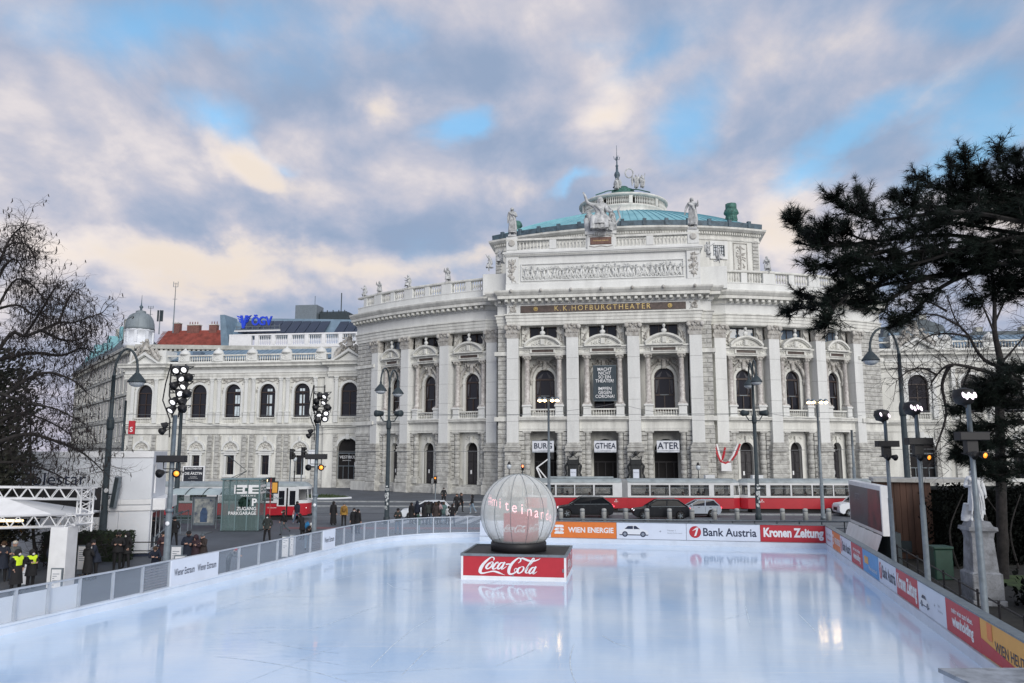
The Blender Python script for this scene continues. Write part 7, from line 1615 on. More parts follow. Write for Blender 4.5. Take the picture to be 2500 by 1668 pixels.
def wz(a, b): return (a - 330) * k3, (b - 330) * k3
tram_car(TR3, -1.0, 14.5, [wz(340, 385), wz(428, 466), wz(480, 520), wz(560, 600), wz(610, 650), wz(655, 681)], front=None, back=1, num='')
end_mask(TR3, 14.5, 1)
dx = (690 - 330) * k3
for i in range(2):
 a = dx + i * .92; d = obj('door_leaf', MB().bbox(a, a + .78, -1.15, -1.1, .42, 2.62, .02), TWH, TR3); obj('pane', MB().bbox(a + .14, a + .64, -1.165, -1.15, 1.2, 2.4, .02), GLASS, d); obj('red_foot', MB().box(a, a + .78, -1.158, -1.152, .42, 1.12), TRED, d)
obj('door_gap', MB().box(dx + .79, dx + .91, -1.14, -1.1, .42, 2.62), DARKIN, TR3)
obj('route_box', MB().bbox(11.2, 12.0, -.5, .3, 3.08, 3.45, .04), BLACK, TR3); obj('route_number', text_mb('1', .36, .02), BRASS, TR3, frame_mat((11.6, -.52, 3.26)))
pg = MB(); pg.tube([(7.6, 0, 3.1), (9.6, 0, 4.0), (7.9, 0, 5.3)], .04, 5); pg.tube([(7.9, -.7, 5.3), (7.9, .7, 5.3)], .04, 5); pg.tube([(8.3, 0, 3.15), (9.6, 0, 4.0)], .03, 5); obj('pantograph', pg, STEELD, TR3)
obj('lettering', text_mb('WIENER LINIEN', .13, .004), WHITE, TR3, frame_mat((wz(674, 674)[0] + .2, -1.11, 1.0)))
# --- cars
def car(lab, kind, p, rz, L, W, H, paint, lights=True, glassm=None):
 """local x forward; side profile polygons with wheel arches, glass house, wheels with spoked rims"""
 t = thing(kind, lab, 'car' if kind != 'van' else 'van', p, rz); wr = .36 if kind in ('suv',) else .32; h2 = L / 2
 fx, rx = h2 - .85, -h2 + .85
 van = kind == 'van'
 belt = H * (.645 if not van else .58); hood_z = H * (.57 if not van else .60)
 def arch(cx):
  return [(cx + (wr + .06) * cos(pi * i / 8), wr + (wr + .06) * sin(pi * i / 8)) for i in range(9)]
 low = .24
 bot = [(-h2 + .12, low + .1)] + [(-h2 + .3, low)] + list(reversed(arch(rx))) + list(reversed(arch(fx))) + [(h2 - .3, low), (h2 - .06, low + .12)]
 nose = [(h2, .55), (h2 - .02, hood_z * .78), (h2 - .16, hood_z * .93), (h2 - .95, hood_z + .04), (h2 - 1.15, belt + .02)]
 tail = [(-h2 + .22, belt + .05), (-h2 + .05, belt * .9), (-h2, .62)]
 poly = [(x, z) for x, z in bot] + nose + tail
 m = MB(); n = len(poly); cxx, czz = 0, .6
 ys = [(-W / 2, .94), (-W / 2 + .06, .985), (-W / 2 + .16, 1.0), (W / 2 - .16, 1.0), (W / 2 - .06, .985), (W / 2, .94)]; vs = []
 for y, kx in ys: vs += [(x * (1 - (1 - kx) * .35), y, .62 + (z - .62) * (kx if z > .62 else 1)) for x, z in poly]
 fs = [tuple(range(n)), tuple(range(6 * n - 1, 5 * n - 1, -1))]
 for j in range(5):
  for i in range(n): fs.append((j * n + (i + 1) % n, j * n + i, (j + 1) * n + i, (j + 1) * n + (i + 1) % n))
 m.add(vs, fs); body = obj('body', m, paint, t)
 roof = H; a_base, a_top, d_top, d_base = (h2 - 1.12, h2 - 2.0, -h2 + .95, -h2 + .24) if not van else (h2 - .95, h2 - 1.75, -h2 + .25, -h2 + .12)
 if kind == 'hatch': d_top, d_base = -h2 + .62, -h2 + .20
 wb, wt = W / 2 - .07, W / 2 - .27
 g = MB(); q = []
 for x, hw, z in ((a_base, wb, belt), (a_top, wt, roof - .05), (d_top, wt, roof - .07), (d_base, wb, belt + .04)): q += [(x, -hw, z), (x, hw, z)]
 g.add(q, [(0, 2, 3, 1), (2, 4, 5, 3), (4, 6, 7, 5), (0, 6, 4, 2), (1, 3, 5, 7), (0, 1, 7, 6)]); obj('glass_house', g, glassm or GLASS, t)
 r = MB(); nx = 8; vs = []; fs = []
 for i in range(nx + 1):
  f = i / nx; x = lerp(a_top + .06, d_top - .10, f); zz = roof - .03 + .05 * sin(pi * min(1, f * 1.05))
  for jj in range(5): yy = (-1 + jj * .5) * (wt + .025); vs.append((x, yy, zz - (.05 if jj in (0, 4) else 0)))
 for i in range(nx):
  for jj in range(4): fs.append((i * 5 + jj, i * 5 + jj + 1, i * 5 + 6 + jj, i * 5 + 5 + jj))
 r.smooth = True; r.add(vs, fs); obj('roof', r, paint, t)
 for s_ in (-1, 1):
  pl = MB(); pl.bar((a_base + .02, s_ * (wb + .005), belt), (a_top + .03, s_ * (wt + .01), roof - .05), .075, .05); pl.bar((d_base, s_ * (wb + .005), belt + .04), (d_top, s_ * (wt + .01), roof - .06), .16, .05)
  xm = (a_top + d_top) / 2 + .12; pl.bar((xm, s_ * (wb + .008), belt), (xm - .06, s_ * (wt + .012), roof - .05), .08, .04); pl.bar((a_top + .03, s_ * (wt + .012), roof - .04), (d_top - .02, s_ * (wt + .012), roof - .05), .06, .04)
  obj('pillar', pl, paint, t)
 if kind == 'suv':
  rr = MB()
  for s_ in (-1, 1): rr.tube([(a_top - .15, s_ * (wt - .03), roof - .02), (a_top - .3, s_ * (wt - .03), roof + .05), (d_top + .3, s_ * (wt - .03), roof + .05), (d_top + .15, s_ * (wt - .03), roof)], .02, 5)
  obj('roof_rail', rr, STEEL, t); ch = MB()
  for s_ in (-1, 1): ch.bar((a_base - .1, s_ * (wb + .03), belt + .02), (d_base + .2, s_ * (wb + .03), belt + .05), .03)
  obj('chrome_trim', ch, STEEL, t)
 for x in (fx, rx):
  for s_ in (-1, 1):
   M = Matrix.Translation((x, s_ * (W / 2 - .11), wr)) @ Matrix.Rotation(R(90), 4, 'X'); w = MB(); w.lathe([(wr * .62, -.11), (wr * .9, -.12), (wr, -.08), (wr, .08), (wr * .9, .12), (wr * .62, .11)], 20); w_ = obj('wheel', w, RUBBER, t, M); rm = MB()
   for sgn in (-1, 1): rm.lathe([(wr * .58, sgn * .10), (wr * .66, sgn * .105)], 20)
   for i in range(5):
    a = 2 * pi * i / 5
    for sgn in (-1, 1): rm.bar((0, 0, sgn * .1), (wr * .6 * cos(a), wr * .6 * sin(a), sgn * .105), .07, .03)
   rm.lathe([(0, -.06), (wr * .6, -.06)], 16); rm.lathe([(0, .06), (wr * .6, .06)], 16)
   obj('rim', rm, STEEL if paint != BLACK else STEELD, w_)
 for s_ in (-1, 1):
  hl = MB(); hl.ball((h2 - .14, s_ * (W / 2 - .30), hood_z * .80), (.14, .24, .09), 10, 6); obj('headlight', hl, LAMPW if lights else LBOWL, t); tl = MB(); tl.ball((-h2 + .06, s_ * (W / 2 - .22), belt * .86), (.10, .22, .08), 10, 6); obj('tail_light', tl, TAIL, t)
  mr = MB(); mr.ball((a_base - .28, s_ * (W / 2 + .06), belt + .08), (.10, .11, .08), 8, 5); obj('mirror', mr, paint, t)
  for xx in (xm + .55 if not van else xm + .4, xm - .45): obj('door_handle', MB().box(xx - .1, xx + .1, s_ * (W / 2 - .01) - .02, s_ * (W / 2 - .01) + .02, belt - .14, belt - .10), STEELD if paint != WHITE else STEEL, t)
  for xx in (xm, xm + 1.02, xm - 1.0): obj('door_seam', MB().box(xx - .008, xx + .008, min(s_ * (W / 2 - .02), s_ * (W / 2 + .004)), max(s_ * (W / 2 - .02), s_ * (W / 2 + .004)), .45, belt - .04), BLACK, t)
 obj('grille', MB().bbox(h2 - .05, h2 + .02, -.42, .42, .5, .5 + .28, .01), BLACK, t); obj('number_plate', MB().box(h2 + .0, h2 + .025, -.26, .26, .40, .50), WHITE, t); obj('number_plate', MB().box(-h2 - .02, -h2 + .01, -.26, .26, .66, .77), WHITE, t)
 obj('underbody', MB().box(-h2 + .35, h2 - .35, -W / 2 + .2, W / 2 - .2, .18, .55), BLACK, t)
 return t
TAIL = M_('tail_light', (.5, .02, .03), .35, var=0, emit=((1, .06, .10), 1.6))
CARBLK = M_('car_black', (.008, .010, .014), .34, var=0, spec=.35); CARSIL = M_('car_silver', (.44, .50, .57), .28, .35, var=0); CARWH = M_('car_white', (.70, .74, .78), .28, var=0); TINT = M_('tinted_glass', (.006, .007, .009), .08, var=0, spec=.12)
def cp_(px, y, Y): p = aty(px, y, Y); p.z = 0; return p
car('black off roader driving left, first car behind the globe', 'suv', cp_(1429, 1256, 68.6), R(180) - .05, 4.9, 1.95, 1.74, CARBLK, True, TINT)
car('glossy black off roader with chrome window line nearest the orange board', 'suv', cp_(1613, 1264, 66.4), R(180) - .05, 4.75, 1.92, 1.66, CARBLK, True, TINT)
car('silver hatchback half hidden behind the second black car', 'hatch', cp_(1702, 1260, 69.0), R(180) - .05, 4.0, 1.75, 1.48, CARSIL, False)
car('white car behind the standing crowd near the crossing', 'hatch', cp_(1040, 1266, 66.5), R(180) + .06, 4.2, 1.8, 1.55, CARWH, False)
car('white van poking out left of the display screen', 'van', cp_(2108, 1258, 69.5), R(180) - .05, 4.8, 1.9, 1.95, CARWH, False)
# ================================================================== people, riders and statues: one continuous skinned body each
BODYQ = []
def skel(pose, h, bulk):
 """joints of a standing figure of height 1.75, facing -y; pose moves arms, legs, bends"""
 k = h / 1.75; g = pose.get; J = {}
 bend = g('bend', 0.0); J['pelvis'] = Vector((0, 0, .95)); d = Vector((0, -sin(bend), cos(bend)))
 lean = g('lean', 0.0); d = (d + Vector((lean, 0, 0))).normalized()
 J['spine'] = J['pelvis'] + d * .18; J['chest'] = J['pelvis'] + d * .38; J['neck'] = J['pelvis'] + d * .545
 hb = g('head', 0.0); hd = (d + Vector((g('tilt', 0), -hb, 0))).normalized(); J['head'] = J['neck'] + hd * .10 + Vector((0, -.015, 0)); J['top'] = J['head'] + hd * .13
 for s, n in ((-1, 'l'), (1, 'r')):
  sh = J['chest'] + Vector((s * .185, 0, 0)) + d * .09; J['sh' + n] = sh
  a = g('arm' + n, ((s * .05, .02, -.29), (s * .02, -.06, -.26))); J['el' + n] = sh + Vector(a[0]); J['wr' + n] = J['el' + n] + Vector(a[1]); J['ha' + n] = J['wr' + n] + (Vector(a[1]).normalized() * .07)
  l = g('leg' + n, ((s * .02, 0, -.43), (s * .01, .02, -.42))); hp = J['pelvis'] + Vector((s * .095, 0, -.05)); J['hp' + n] = hp; J['kn' + n] = hp + Vector(l[0]); J['an' + n] = J['kn' + n] + Vector(l[1]); J['to' + n] = J['an' + n] + Vector((s * .02, -.15, -.05))
 lift = -min(J['anl'].z, J['anr'].z) + .07
 if not g('seated'):
  for q in J: J[q] = J[q] + Vector((0, 0, lift))
 return {q: v * k for q, v in J.items()}
BONES = [('pelvis', 'spine', 'torso'), ('spine', 'chest', 'torso'), ('chest', 'neck', 'torso'), ('neck', 'head', 'head'), ('head', 'top', 'head')]
for n_ in 'lr': BONES += [('chest', 'sh' + n_, 'torso'), ('sh' + n_, 'el' + n_, 'arm'), ('el' + n_, 'wr' + n_, 'arm'), ('wr' + n_, 'ha' + n_, 'hand'), ('pelvis', 'hp' + n_, 'hip'), ('hp' + n_, 'kn' + n_, 'leg'), ('kn' + n_, 'an' + n_, 'leg'), ('an' + n_, 'to' + n_, 'foot')]
RADS = {'pelvis': (.16, .125), 'spine': (.15, .115), 'chest': (.175, .125), 'neck': (.062, .062), 'head': (.098, .112), 'top': (.075, .085), 'sh': .082, 'el': .058, 'wr': .04, 'ha': .036, 'hp': .105, 'kn': .07, 'an': .05, 'to': .042}
def add_body(root, h, pose, mats, bulk=1.0, name='body'):
 J = skel(pose, h, bulk); keys = list(J); k = h / 1.75
 me = bpy.data.meshes.new(name); me.from_pydata([J[q] for q in keys], [(keys.index(a), keys.index(b)) for a, b, _ in BONES], [])
 o = bpy.data.objects.new(name, me); COL.objects.link(o); md = o.modifiers.new('Skin', 'SKIN'); md.use_smooth_shade = True
 for i, q in enumerate(keys):
  r = RADS.get(q) or RADS[q[:2]]; b = 1.0 if q in ('head', 'top', 'neck') or q[:2] in ('ha', 'to') else bulk
  me.skin_vertices[0].data[i].radius = ((r[0] if hasattr(r, '__len__') else r) * k * b, (r[1] if hasattr(r, '__len__') else r) * k * b); me.skin_vertices[0].data[i].use_root = q == 'pelvis'
 sd = o.modifiers.new('Sub', 'SUBSURF'); sd.levels = 1; sd.render_levels = 1
 BODYQ.append((o, root, J, mats, k, pose)); return J
def finish_bodies():
 dg = bpy.context.evaluated_depsgraph_get()
 for o, root, J, mats, k, pose in BODYQ:
  me = bpy.data.meshes.new_from_object(o.evaluated_get(dg)); name = o.name.split('.')[0]
  bpy.data.objects.remove(o)
  for m in mats: me.materials.append(m)
  for p in me.polygons:
   c = p.center; best = (9, '', 0)
   for a, b, nm in BONES:
    A, B = J[a], J[b]; d = B - A; t = max(0, min(1, (c - A).dot(d) / max(d.length_squared, 1e-9))); e = (c - (A + d * t)).length
    if e < best[0]: best = (e, nm, t, a)
   nm = best[1]; s = 0
   if nm == 'head': s = 1 if c.z > J['neck'].z + .03 * k else 0
   elif nm == 'hand': s = 1
   elif nm == 'leg': s = 2
   elif nm == 'hip': s = 0
   elif nm == 'foot': s = 3
   elif nm == 'torso' and len(mats) > 4 and J['pelvis'].z < c.z: s = 4
   p.material_index = min(s, len(mats) - 1); p.use_smooth = True
  # five fingers on each hand
  mb = MB()
  for n in 'lr':
   a, b = J['wr' + n], J['ha' + n]; d = (b - a).normalized(); sd = d.orthogonal().normalized(); up = d.cross(sd)
   for i, (off, ln) in enumerate(((-.03, .062), (-.011, .078), (.008, .074), (.026, .058))):
    p0 = b + sd * off * k; p1 = p0 + d * ln * .55 * k + up * .008 * k; mb.tube([p0, p1, p1 + (d * .7 + up * .7) * ln * .5 * k], [.0105 * k, .0095 * k, .007 * k], 4)
   p0 = a + d * .03 * k - sd * .03 * k; mb.tube([p0, p0 - sd * .03 * k + d * .03 * k, p0 - sd * .035 * k + d * .06 * k], [.012 * k, .011 * k, .008 * k], 4)
  H = J['head']; hdir = (J['top'] - J['head']).normalized(); f = Vector((0, -1, 0)); f = (f - hdir * f.dot(hdir)).normalized(); M = Matrix(((hdir.cross(f) * -1).to_tuple(), (f * -1).to_tuple(), hdir.to_tuple())).transposed()
  face = MB()
  def fb(x, y, z, r): face.ball(H + M @ Vector((x * k, y * k, z * k)), tuple(q * k for q in r), 6, 4, M)
  fb(0, -.115, .012, (.016, .022, .028)); fb(0, -.095, -.062, (.035, .03, .025)); fb(.1, 0, .01, (.016, .026, .034)); fb(-.1, 0, .01, (.016, .026, .034)); fb(0, -.105, -.036, (.026, .014, .008))
  eyes = MB()
  for x in (-.036, .036): eyes.ball(H + M @ Vector((x * k, -.100 * k, .034 * k)), (.014 * k, .010 * k, .008 * k), 6, 4)
  nv = len(me.vertices)
  ob = bpy.data.objects.new(name, me); COL.objects.link(ob); ob.parent = root
  obj('hand_fingers', mb, mats[min(1, len(mats) - 1)], ob, kind='stuff'); obj('face', face, mats[min(1, len(mats) - 1)], ob)
  if len(mats) > 1: obj('eyes', eyes, BLACK, ob, kind='stuff')
  q = pose.get('mask')
  if q: mk = MB(); mk.ball(H + M @ Vector((0, -.092 * k, -.036 * k)), (.064 * k, .045 * k, .052 * k), 8, 6, M); obj('face_mask', mk, q, ob)
  hat = pose.get('hat')
  if hat:
   kind, mt = hat; hm = MB()
   if kind == 'hair': hm.ball(H + M @ Vector((0, .022 * k, .055 * k)), (.112 * k, .118 * k, .115 * k), 10, 7, M); hm.ball(H + M @ Vector((0, .06 * k, -.02 * k)), (.10 * k, .07 * k, .1 * k), 8, 5, M)
   elif kind == 'long': hm.ball(H + M @ Vector((0, .025 * k, .055 * k)), (.115 * k, .12 * k, .115 * k), 10, 7, M); hm.ball(H + M @ Vector((0, .075 * k, -.12 * k)), (.12 * k, .065 * k, .2 * k), 8, 6, M)
   elif kind == 'hood': hm.ball(H + M @ Vector((0, .03 * k, .03 * k)), (.135 * k, .135 * k, .155 * k), 10, 7, M); hm.ball(H + M @ Vector((0, .05 * k, -.11 * k)), (.15 * k, .12 * k, .08 * k), 8, 5, M)
   else:
    hm.ball(H + M @ Vector((0, .008 * k, .075 * k)), (.116 * k, .124 * k, .10 * k), 10, 7, M); hm.lathe([(.112 * k, 0), (.125 * k, .0), (.125 * k, .04 * k), (.112 * k, .045 * k)], 12, (0, 0, 0)) if False else None
    if kind == 'pompom': hm.ball(H + M @ Vector((0, .0, .19 * k)), (.04 * k, .04 * k, .04 * k), 6, 4)
    if kind == 'cap': hm.ball(H + M @ Vector((0, -.12 * k, .06 * k)), (.08 * k, .08 * k, .012 * k), 8, 4, M)
   obj('hair' if kind in ('hair', 'long') else 'hood' if kind == 'hood' else 'hat', hm, mt, ob)
  ct = pose.get('coat')
  if ct:                                            # coat skirt from the waist down, with folds
   length, mt = ct; cm = MB(); n = 16; vs = []; W = J['spine']; P = J['pelvis']; rows = 6
   kn = (J['knl'] + J['knr']) / 2; an = (J['anl'] + J['anr']) / 2
   for r_ in range(rows + 1):
    f_ = r_ / rows; z = W.z - (W.z - (P.z - length * k)) * f_; c = P.lerp(kn, min(1, max(0, (P.z - z) / max(.01, P.z - kn.z)))) if z < P.z else P.lerp(W, (z - P.z) / (W.z - P.z + 1e-6)); rx, ry = (.185 + .07 * f_) * k, (.15 + .075 * f_) * k
    for j in range(n): w = 2 * pi * j / n; fo = 1 + .06 * f_ * sin(w * 5 + k * 9); vs.append((c.x + rx * cos(w) * fo, c.y + ry * sin(w) * fo, z))
   cm.smooth = True; cm.add(vs, [(r_ * n + j, r_ * n + (j + 1) % n, (r_ + 1) * n + (j + 1) % n, (r_ + 1) * n + j) for r_ in range(rows) for j in range(n)]); obj('coat', cm, mt, ob)
   cl = MB(); cl.lathe([(.085 * k, -.03 * k), (.095 * k, .0), (.075 * k, .05 * k)], 10, J['neck'] - Vector((0, 0, .01 * k))); obj('collar', cl, mt, ob)
 BODYQ.clear()
def cloth(n, c, v=.15): return M_(n, c, .85, var=v, scale=6, bump=.3, bscale=25)
CK = cloth('cloth_black', (.012, .012, .014)); CN = cloth('cloth_navy', (.012, .018, .035)); CG = cloth('cloth_grey', (.09, .11, .125)); CJ = cloth('denim', (.06, .10, .16)); CJL = cloth('denim_pale', (.22, .30, .38)); CGR = cloth('cloth_green', (.025, .065, .05)); COL_ = cloth('cloth_olive', (.028, .034, .032)); CM = cloth('cloth_maroon', (.035, .018, .026)); CBR = cloth('cloth_brown', (.040, .030, .028)); CY = cloth('cloth_ochre', (.33, .19, .035)); CPK = cloth('cloth_pink', (.40, .30, .32)); CW = cloth('cloth_white', (.62, .63, .62)); HV = M_('hi_vis', (.50, .66, .02), .6, var=.1, emit=((.5, .7, .02), .18)); CRD = cloth('cloth_red', (.40, .02, .035)); HAIRK = cloth('hair_dark', (.012, .010, .009)); HAIRB = cloth('hair_brown', (.06, .035, .02)); SHO = cloth('shoe_black', (.015, .015, .015)); SHW = cloth('shoe_white', (.5, .5, .5)); CBL = cloth('cloth_blue', (.03, .20, .42)); CTQ = cloth('cloth_teal', (.10, .17, .17))
STAND = {}
FOLD = {'arml': ((-.10, -.04, -.27), (.16, -.16, .04)), 'armr': ((.10, -.04, -.27), (-.16, -.16, .02))}
PHONE = {'arml': ((-.07, -.06, -.27), (.10, -.20, .10)), 'armr': ((.07, -.06, -.27), (-.10, -.20, .10)), 'head': .35}
LEANF = {'bend': .75, 'arml': ((-.05, -.20, -.20), (.10, -.22, -.02)), 'armr': ((.05, -.20, -.20), (-.10, -.22, -.02)), 'head': -.2}
WALK = {'legl': ((-.02, -.18, -.40), (0, .05, -.42)), 'legr': ((.02, .14, -.40), (0, .24, -.34)), 'arml': ((-.06, .10, -.27), (.0, -.02, -.26)), 'armr': ((.06, -.10, -.27), (.0, -.14, -.22))}
WALK2 = {'legl': ((-.02, .20, -.38), (0, .33, -.25)), 'legr': ((.02, -.10, -.42), (0, .02, -.42)), 'armr': ((.06, .10, -.27), (.0, -.02, -.26)), 'arml': ((-.06, -.10, -.27), (.0, -.14, -.22))}
POCK = {'arml': ((-.12, .05, -.26), (.09, -.12, -.17)), 'armr': ((.12, .05, -.26), (-.09, -.12, -.17)), 'legl': ((-.06, 0, -.43), (-.04, .02, -.42)), 'legr': ((.06, 0, -.43), (.04, .02, -.42))}
WAVE = {'armr': ((.12, -.08, -.2), (.05, -.12, .24))}
def person(lab, px, yfoot, rz, pose, coat, legs, h=1.74, hat=('hair', HAIRK), mask=None, skirt=None, shoes=None, bulk=1.12, base=None, group=None, Y=None, vest=False):
 p = base or (atz(px, yfoot, 0) if Y is None else aty(px, 1300, Y)); p = Vector(p); p.z = base.z if base else 0
 t = thing('person', lab, 'person', p, rz, group); q = dict(pose); q['hat'] = hat
 if mask: q['mask'] = mask
 if skirt: q['coat'] = skirt
 J = add_body(t, h, q, [coat, SKIN, legs, shoes or SHO] + ([HV] if vest else []), bulk); t['J'] = 0; del t['J']
 return t, J
def pack(t, lab, name, cat, mt, off, size, rz=0.0):
 M = Matrix.Translation(t.location) @ Matrix.Rotation(t.rotation_euler.z, 4, 'Z'); b = thing(name, lab, cat, M @ Vector(off), t.rotation_euler.z + rz); m = MB(); m.smooth = True; m.ball((0, 0, 0), size, 10, 8); k = obj('bag_body', m, mt, b)
 obj('strap', MB().tube([(-size[0] * .6, -size[1] * .6, size[2] * .7), (-size[0] * .5, -size[1] * 2.0, size[2] * 1.25), (-size[0] * .55, -size[1] * 2.3, size[2] * .2), (-size[0] * .6, -size[1] * .6, -size[2] * .6)] if name == 'backpack' else [(-size[0] * .8, 0, size[2] * .5), (0, 0, size[2] * 2.6), (size[0] * .8, 0, size[2] * .5)], .018, 5), mt, b)
F, BK, LFT, RGT = 0.0, R(180), R(-90), R(90)             # facing the viewer, away, left, right
# --- at the rink entrance and along the left fence
person('person in black with yellow safety vest, the taller steward looking left', 36, 1452, R(70), POCK, CK, CK, 1.76, ('hood', CK), CW, (.55, CK), vest=True)
person('shorter steward in black with yellow safety vest facing right', 72, 1440, R(60), FOLD, CK, CK, 1.62, ('hood', CK), CW, (.35, CK), vest=True)
person('person in patterned light jacket and white knit hat at the crowd barrier', 30, 1418, R(10), FOLD, CG, CN, 1.72, ('beanie', CW), None, None)
person('person in dark coat at the left picture edge holding a paper', 2, 1420, R(30), PHONE, CN, CK, 1.74, ('hair', HAIRB), CW, (.4, CN))
t, J = person('tall person in grey coat and pale hat with dark backpack', 128, 1425, R(75), FOLD, CG, CK, 1.84, ('beanie', CTQ), CW, (.45, CG)); pack(t, 'dark backpack on the person in the long grey coat', 'backpack', 'backpack', CN, (0, .25, 1.30), (.17, .12, .27))
person('person in dark coat half hidden by the white pillar', 148, 1418, R(-80), FOLD, CN, CK, 1.7, ('hair', HAIRK), None, (.4, CN))
person('person in long black padded coat seen from behind, leaning to a partner', 212, 1418, R(170), {'lean': .06, **FOLD}, CK, CK, 1.62, ('hood', CK), None, (.6, CK))
person('person in dark cap bending towards the one in the padded coat', 232, 1414, R(-60), {'bend': .25, **FOLD}, CN, CK, 1.74, ('cap', CK), None, (.2, CN))
person('person in black hat with crossed arms standing with a hooded partner', 284, 1393, R(25), {**FOLD, 'legl': ((-.02, .02, -.43), (0, .04, -.42))}, CK, CK, 1.80, ('beanie', CK), CK, (.12, CK))
person('hooded person in black with white mask at the bicycle', 306, 1389, R(-25), POCK, CK, CK, 1.74, ('hood', CK), CW, (.22, CK))
person('small child in dark coat at the pavilion corner', 380, 1386, R(15), {'arml': ((-.16, 0, -.24), (-.06, -.1, -.2))}, CN, CN, 1.05, ('beanie', CN))
person('person in dark red coat half behind the thick rink mast', 395, 1384, R(40), FOLD, CM, CK, 1.70, ('hair', HAIRK), None, (.4, CM))
person('person in dark clothes crouching at the fence by the mast', 376, 1412, R(20), {'bend': .5, **FOLD}, CN, CN, 1.5, ('hair', HAIRB))
t, J = person('person in dark jacket and cap turning to the pavilion steps', 423, 1334, R(-150), POCK, CK, CK, 1.72, ('cap', CK), None, (.15, CK))
t, J = person('tall person in navy coat with cap, first of three at the printed panel', 456, 1392, R(20), {**FOLD, 'head': .2}, CN, CN, 1.84, ('cap', CK), CM, (.35, CN)); 
person('person in maroon hood looking at a phone, middle of three', 475, 1392, R(-10), PHONE, CM, CK, 1.66, ('hood', CM), None, (.4, CM))
person('person in brown jacket and bobble hat, last of three at the printed panel', 493, 1390, R(-30), {**PHONE, 'head': .3}, CBR, CK, 1.70, ('pompom', CG), None, (.15, CBR))
person('child in red hat pushing a sledge behind the fence', 556, 1400, R(80), LEANF, CG, CK, 1.30, ('beanie', CRD))
person('person in olive jacket with hood and white mask standing alone', 651, 1326, F, POCK, COL_, CK, 1.74, ('hood', CK), CW, (.08, COL_))
t, J = person('person in black jacket walking left with small bag', 690, 1306, R(-80), WALK2, CK, CG, 1.68, ('hair', HAIRK), CW); pack(t, 'dark bag on the back of the walking person', 'shoulder_bag', 'bag', CK, (0, .2, 1.0), (.15, .1, .15))
t, J = person('person in navy jacket and jeans boarding the tram', 724, 1280, R(165), WALK, CN, CJ, 1.78, ('hair', HAIRK), None, None, SHW); pack(t, 'white shopping bag carried to the tram', 'shopping_bag', 'bag', CW, (.28, .0, .55), (.12, .07, .2))
t, J = person('person in black leaning at the slim mast seen from the side', 738, 1318, R(-120), {'bend': .45, **FOLD}, CK, CK, 1.70, ('hair', HAIRK), None, (.3, CK))
t, J = person('person in white knit hat leaning over the fence rail', 750, 1342, R(40), {**LEANF}, CK, CJL, 1.70, ('beanie', CW), CW); pack(t, 'bright blue backpack on the leaning person', 'backpack', 'backpack', CBL, (0, .10, 1.36), (.16, .12, .23))
person('dark haired person leaning on the rail next to the white hat', 762, 1345, R(-15), LEANF, CK, CJ, 1.58, ('hair', HAIRK))
person('person in very long black coat waiting at the tram track', 813, 1282, R(170), STAND, CK, CK, 1.80, ('hair', HAIRK), None, (.86, CK))
t, J = person('person in ochre jacket with backpack waiting at the track', 839, 1284, R(-170), STAND, CY, CK, 1.72, ('beanie', CG), None, (.12, CY)); pack(t, 'ochre backpack on the waiting person', 'backpack', 'backpack', cloth('bag_ochre', (.24, .13, .03)), (0, .22, 1.28), (.15, .11, .24))
t, J = person('person in black coat and white mask holding up a hand', 863, 1302, R(15), {**WAVE, 'head': .1}, CK, CK, 1.70, ('long', HAIRK), CW, (.55, CK)); pack(t, 'white handbag of the person in the black coat', 'handbag', 'bag', CW, (.22, -.12, .85), (.16, .07, .13))
person('person in black coat turned away next to the white handbag', 873, 1303, R(150), WAVE, CK, CN, 1.66, ('long', HAIRK), None, (.5, CK))
t, J = person('person in dark jacket and jeans reading a phone behind the clear fence', 971, 1304, F, {**PHONE, 'legl': ((-.04, 0, -.43), (-.02, .02, -.42)), 'legr': ((.04, 0, -.43), (.02, .02, -.42))}, COL_, CJ, 1.74, ('beanie', CK), None, (.10, COL_))
# --- the group at the crossing
grp = [(1004, 1280, 'leftmost of the crowd, in long black coat', CK, CK, R(150), STAND, ('hair', HAIRK), (.4, CK)), (1018, 1278, 'second of the crowd, in dark teal jacket', CN, CK, R(160), STAND, ('hood', CN), (.1, CN)), (1021, 1304, 'child in green hooded jacket nearest the fence', CGR, CJL, R(140), FOLD, ('hood', CGR), (.15, CGR)),
       (1037, 1281, 'in black coat at the car door', CK, CN, R(180), STAND, ('hair', HAIRK), (.3, CK)), (1046, 1281, 'in olive green jacket amid the crowd', COL_, CN, R(200), FOLD, ('hair', HAIRK), (.1, COL_)), (1056, 1281, 'in black jacket and pale jeans amid the crowd', CK, CJL, R(170), STAND, ('hair', HAIRK), None), (1064, 1282, 'in brown coat behind the pink scarf', CBR, CK, R(190), STAND, ('hair', HAIRB), (.35, CBR)),
       (1071, 1281, 'with dark hair and pink top', CPK, CK, R(150), FOLD, ('long', HAIRK), (.25, CK)), (1083, 1279, 'in pale grey green coat and pale trousers', CTQ, CJL, R(200), STAND, ('hair', HAIRB), (.2, CTQ)), (1092, 1282, 'crouched in white jacket by the car wheel', CW, CK, R(160), {'bend': .4}, ('hair', HAIRK), None), (1104, 1285, 'rightmost of the crowd, in black jacket with legs apart', CK, CN, R(160), POCK, ('hair', HAIRK), None)]
for i, (px, y, lab, c, l, rz, ps, ht, sk) in enumerate(grp):
 person('person ' + lab if not lab.startswith('child') else lab, px, y, rz, ps, c, l, 1.32 if 'child' in lab else 1.45 if 'crouched' in lab else 1.66 + .035 * ((i * 7) % 5), ht, None, sk, None, 1.1, None, 'crowd waiting at the crossing')
person('person in black cape and white scarf behind the white car roof', 1083, 1232, R(20), POCK, CK, CK, 1.76, ('hair', HAIRK), CW, (.3, CK))
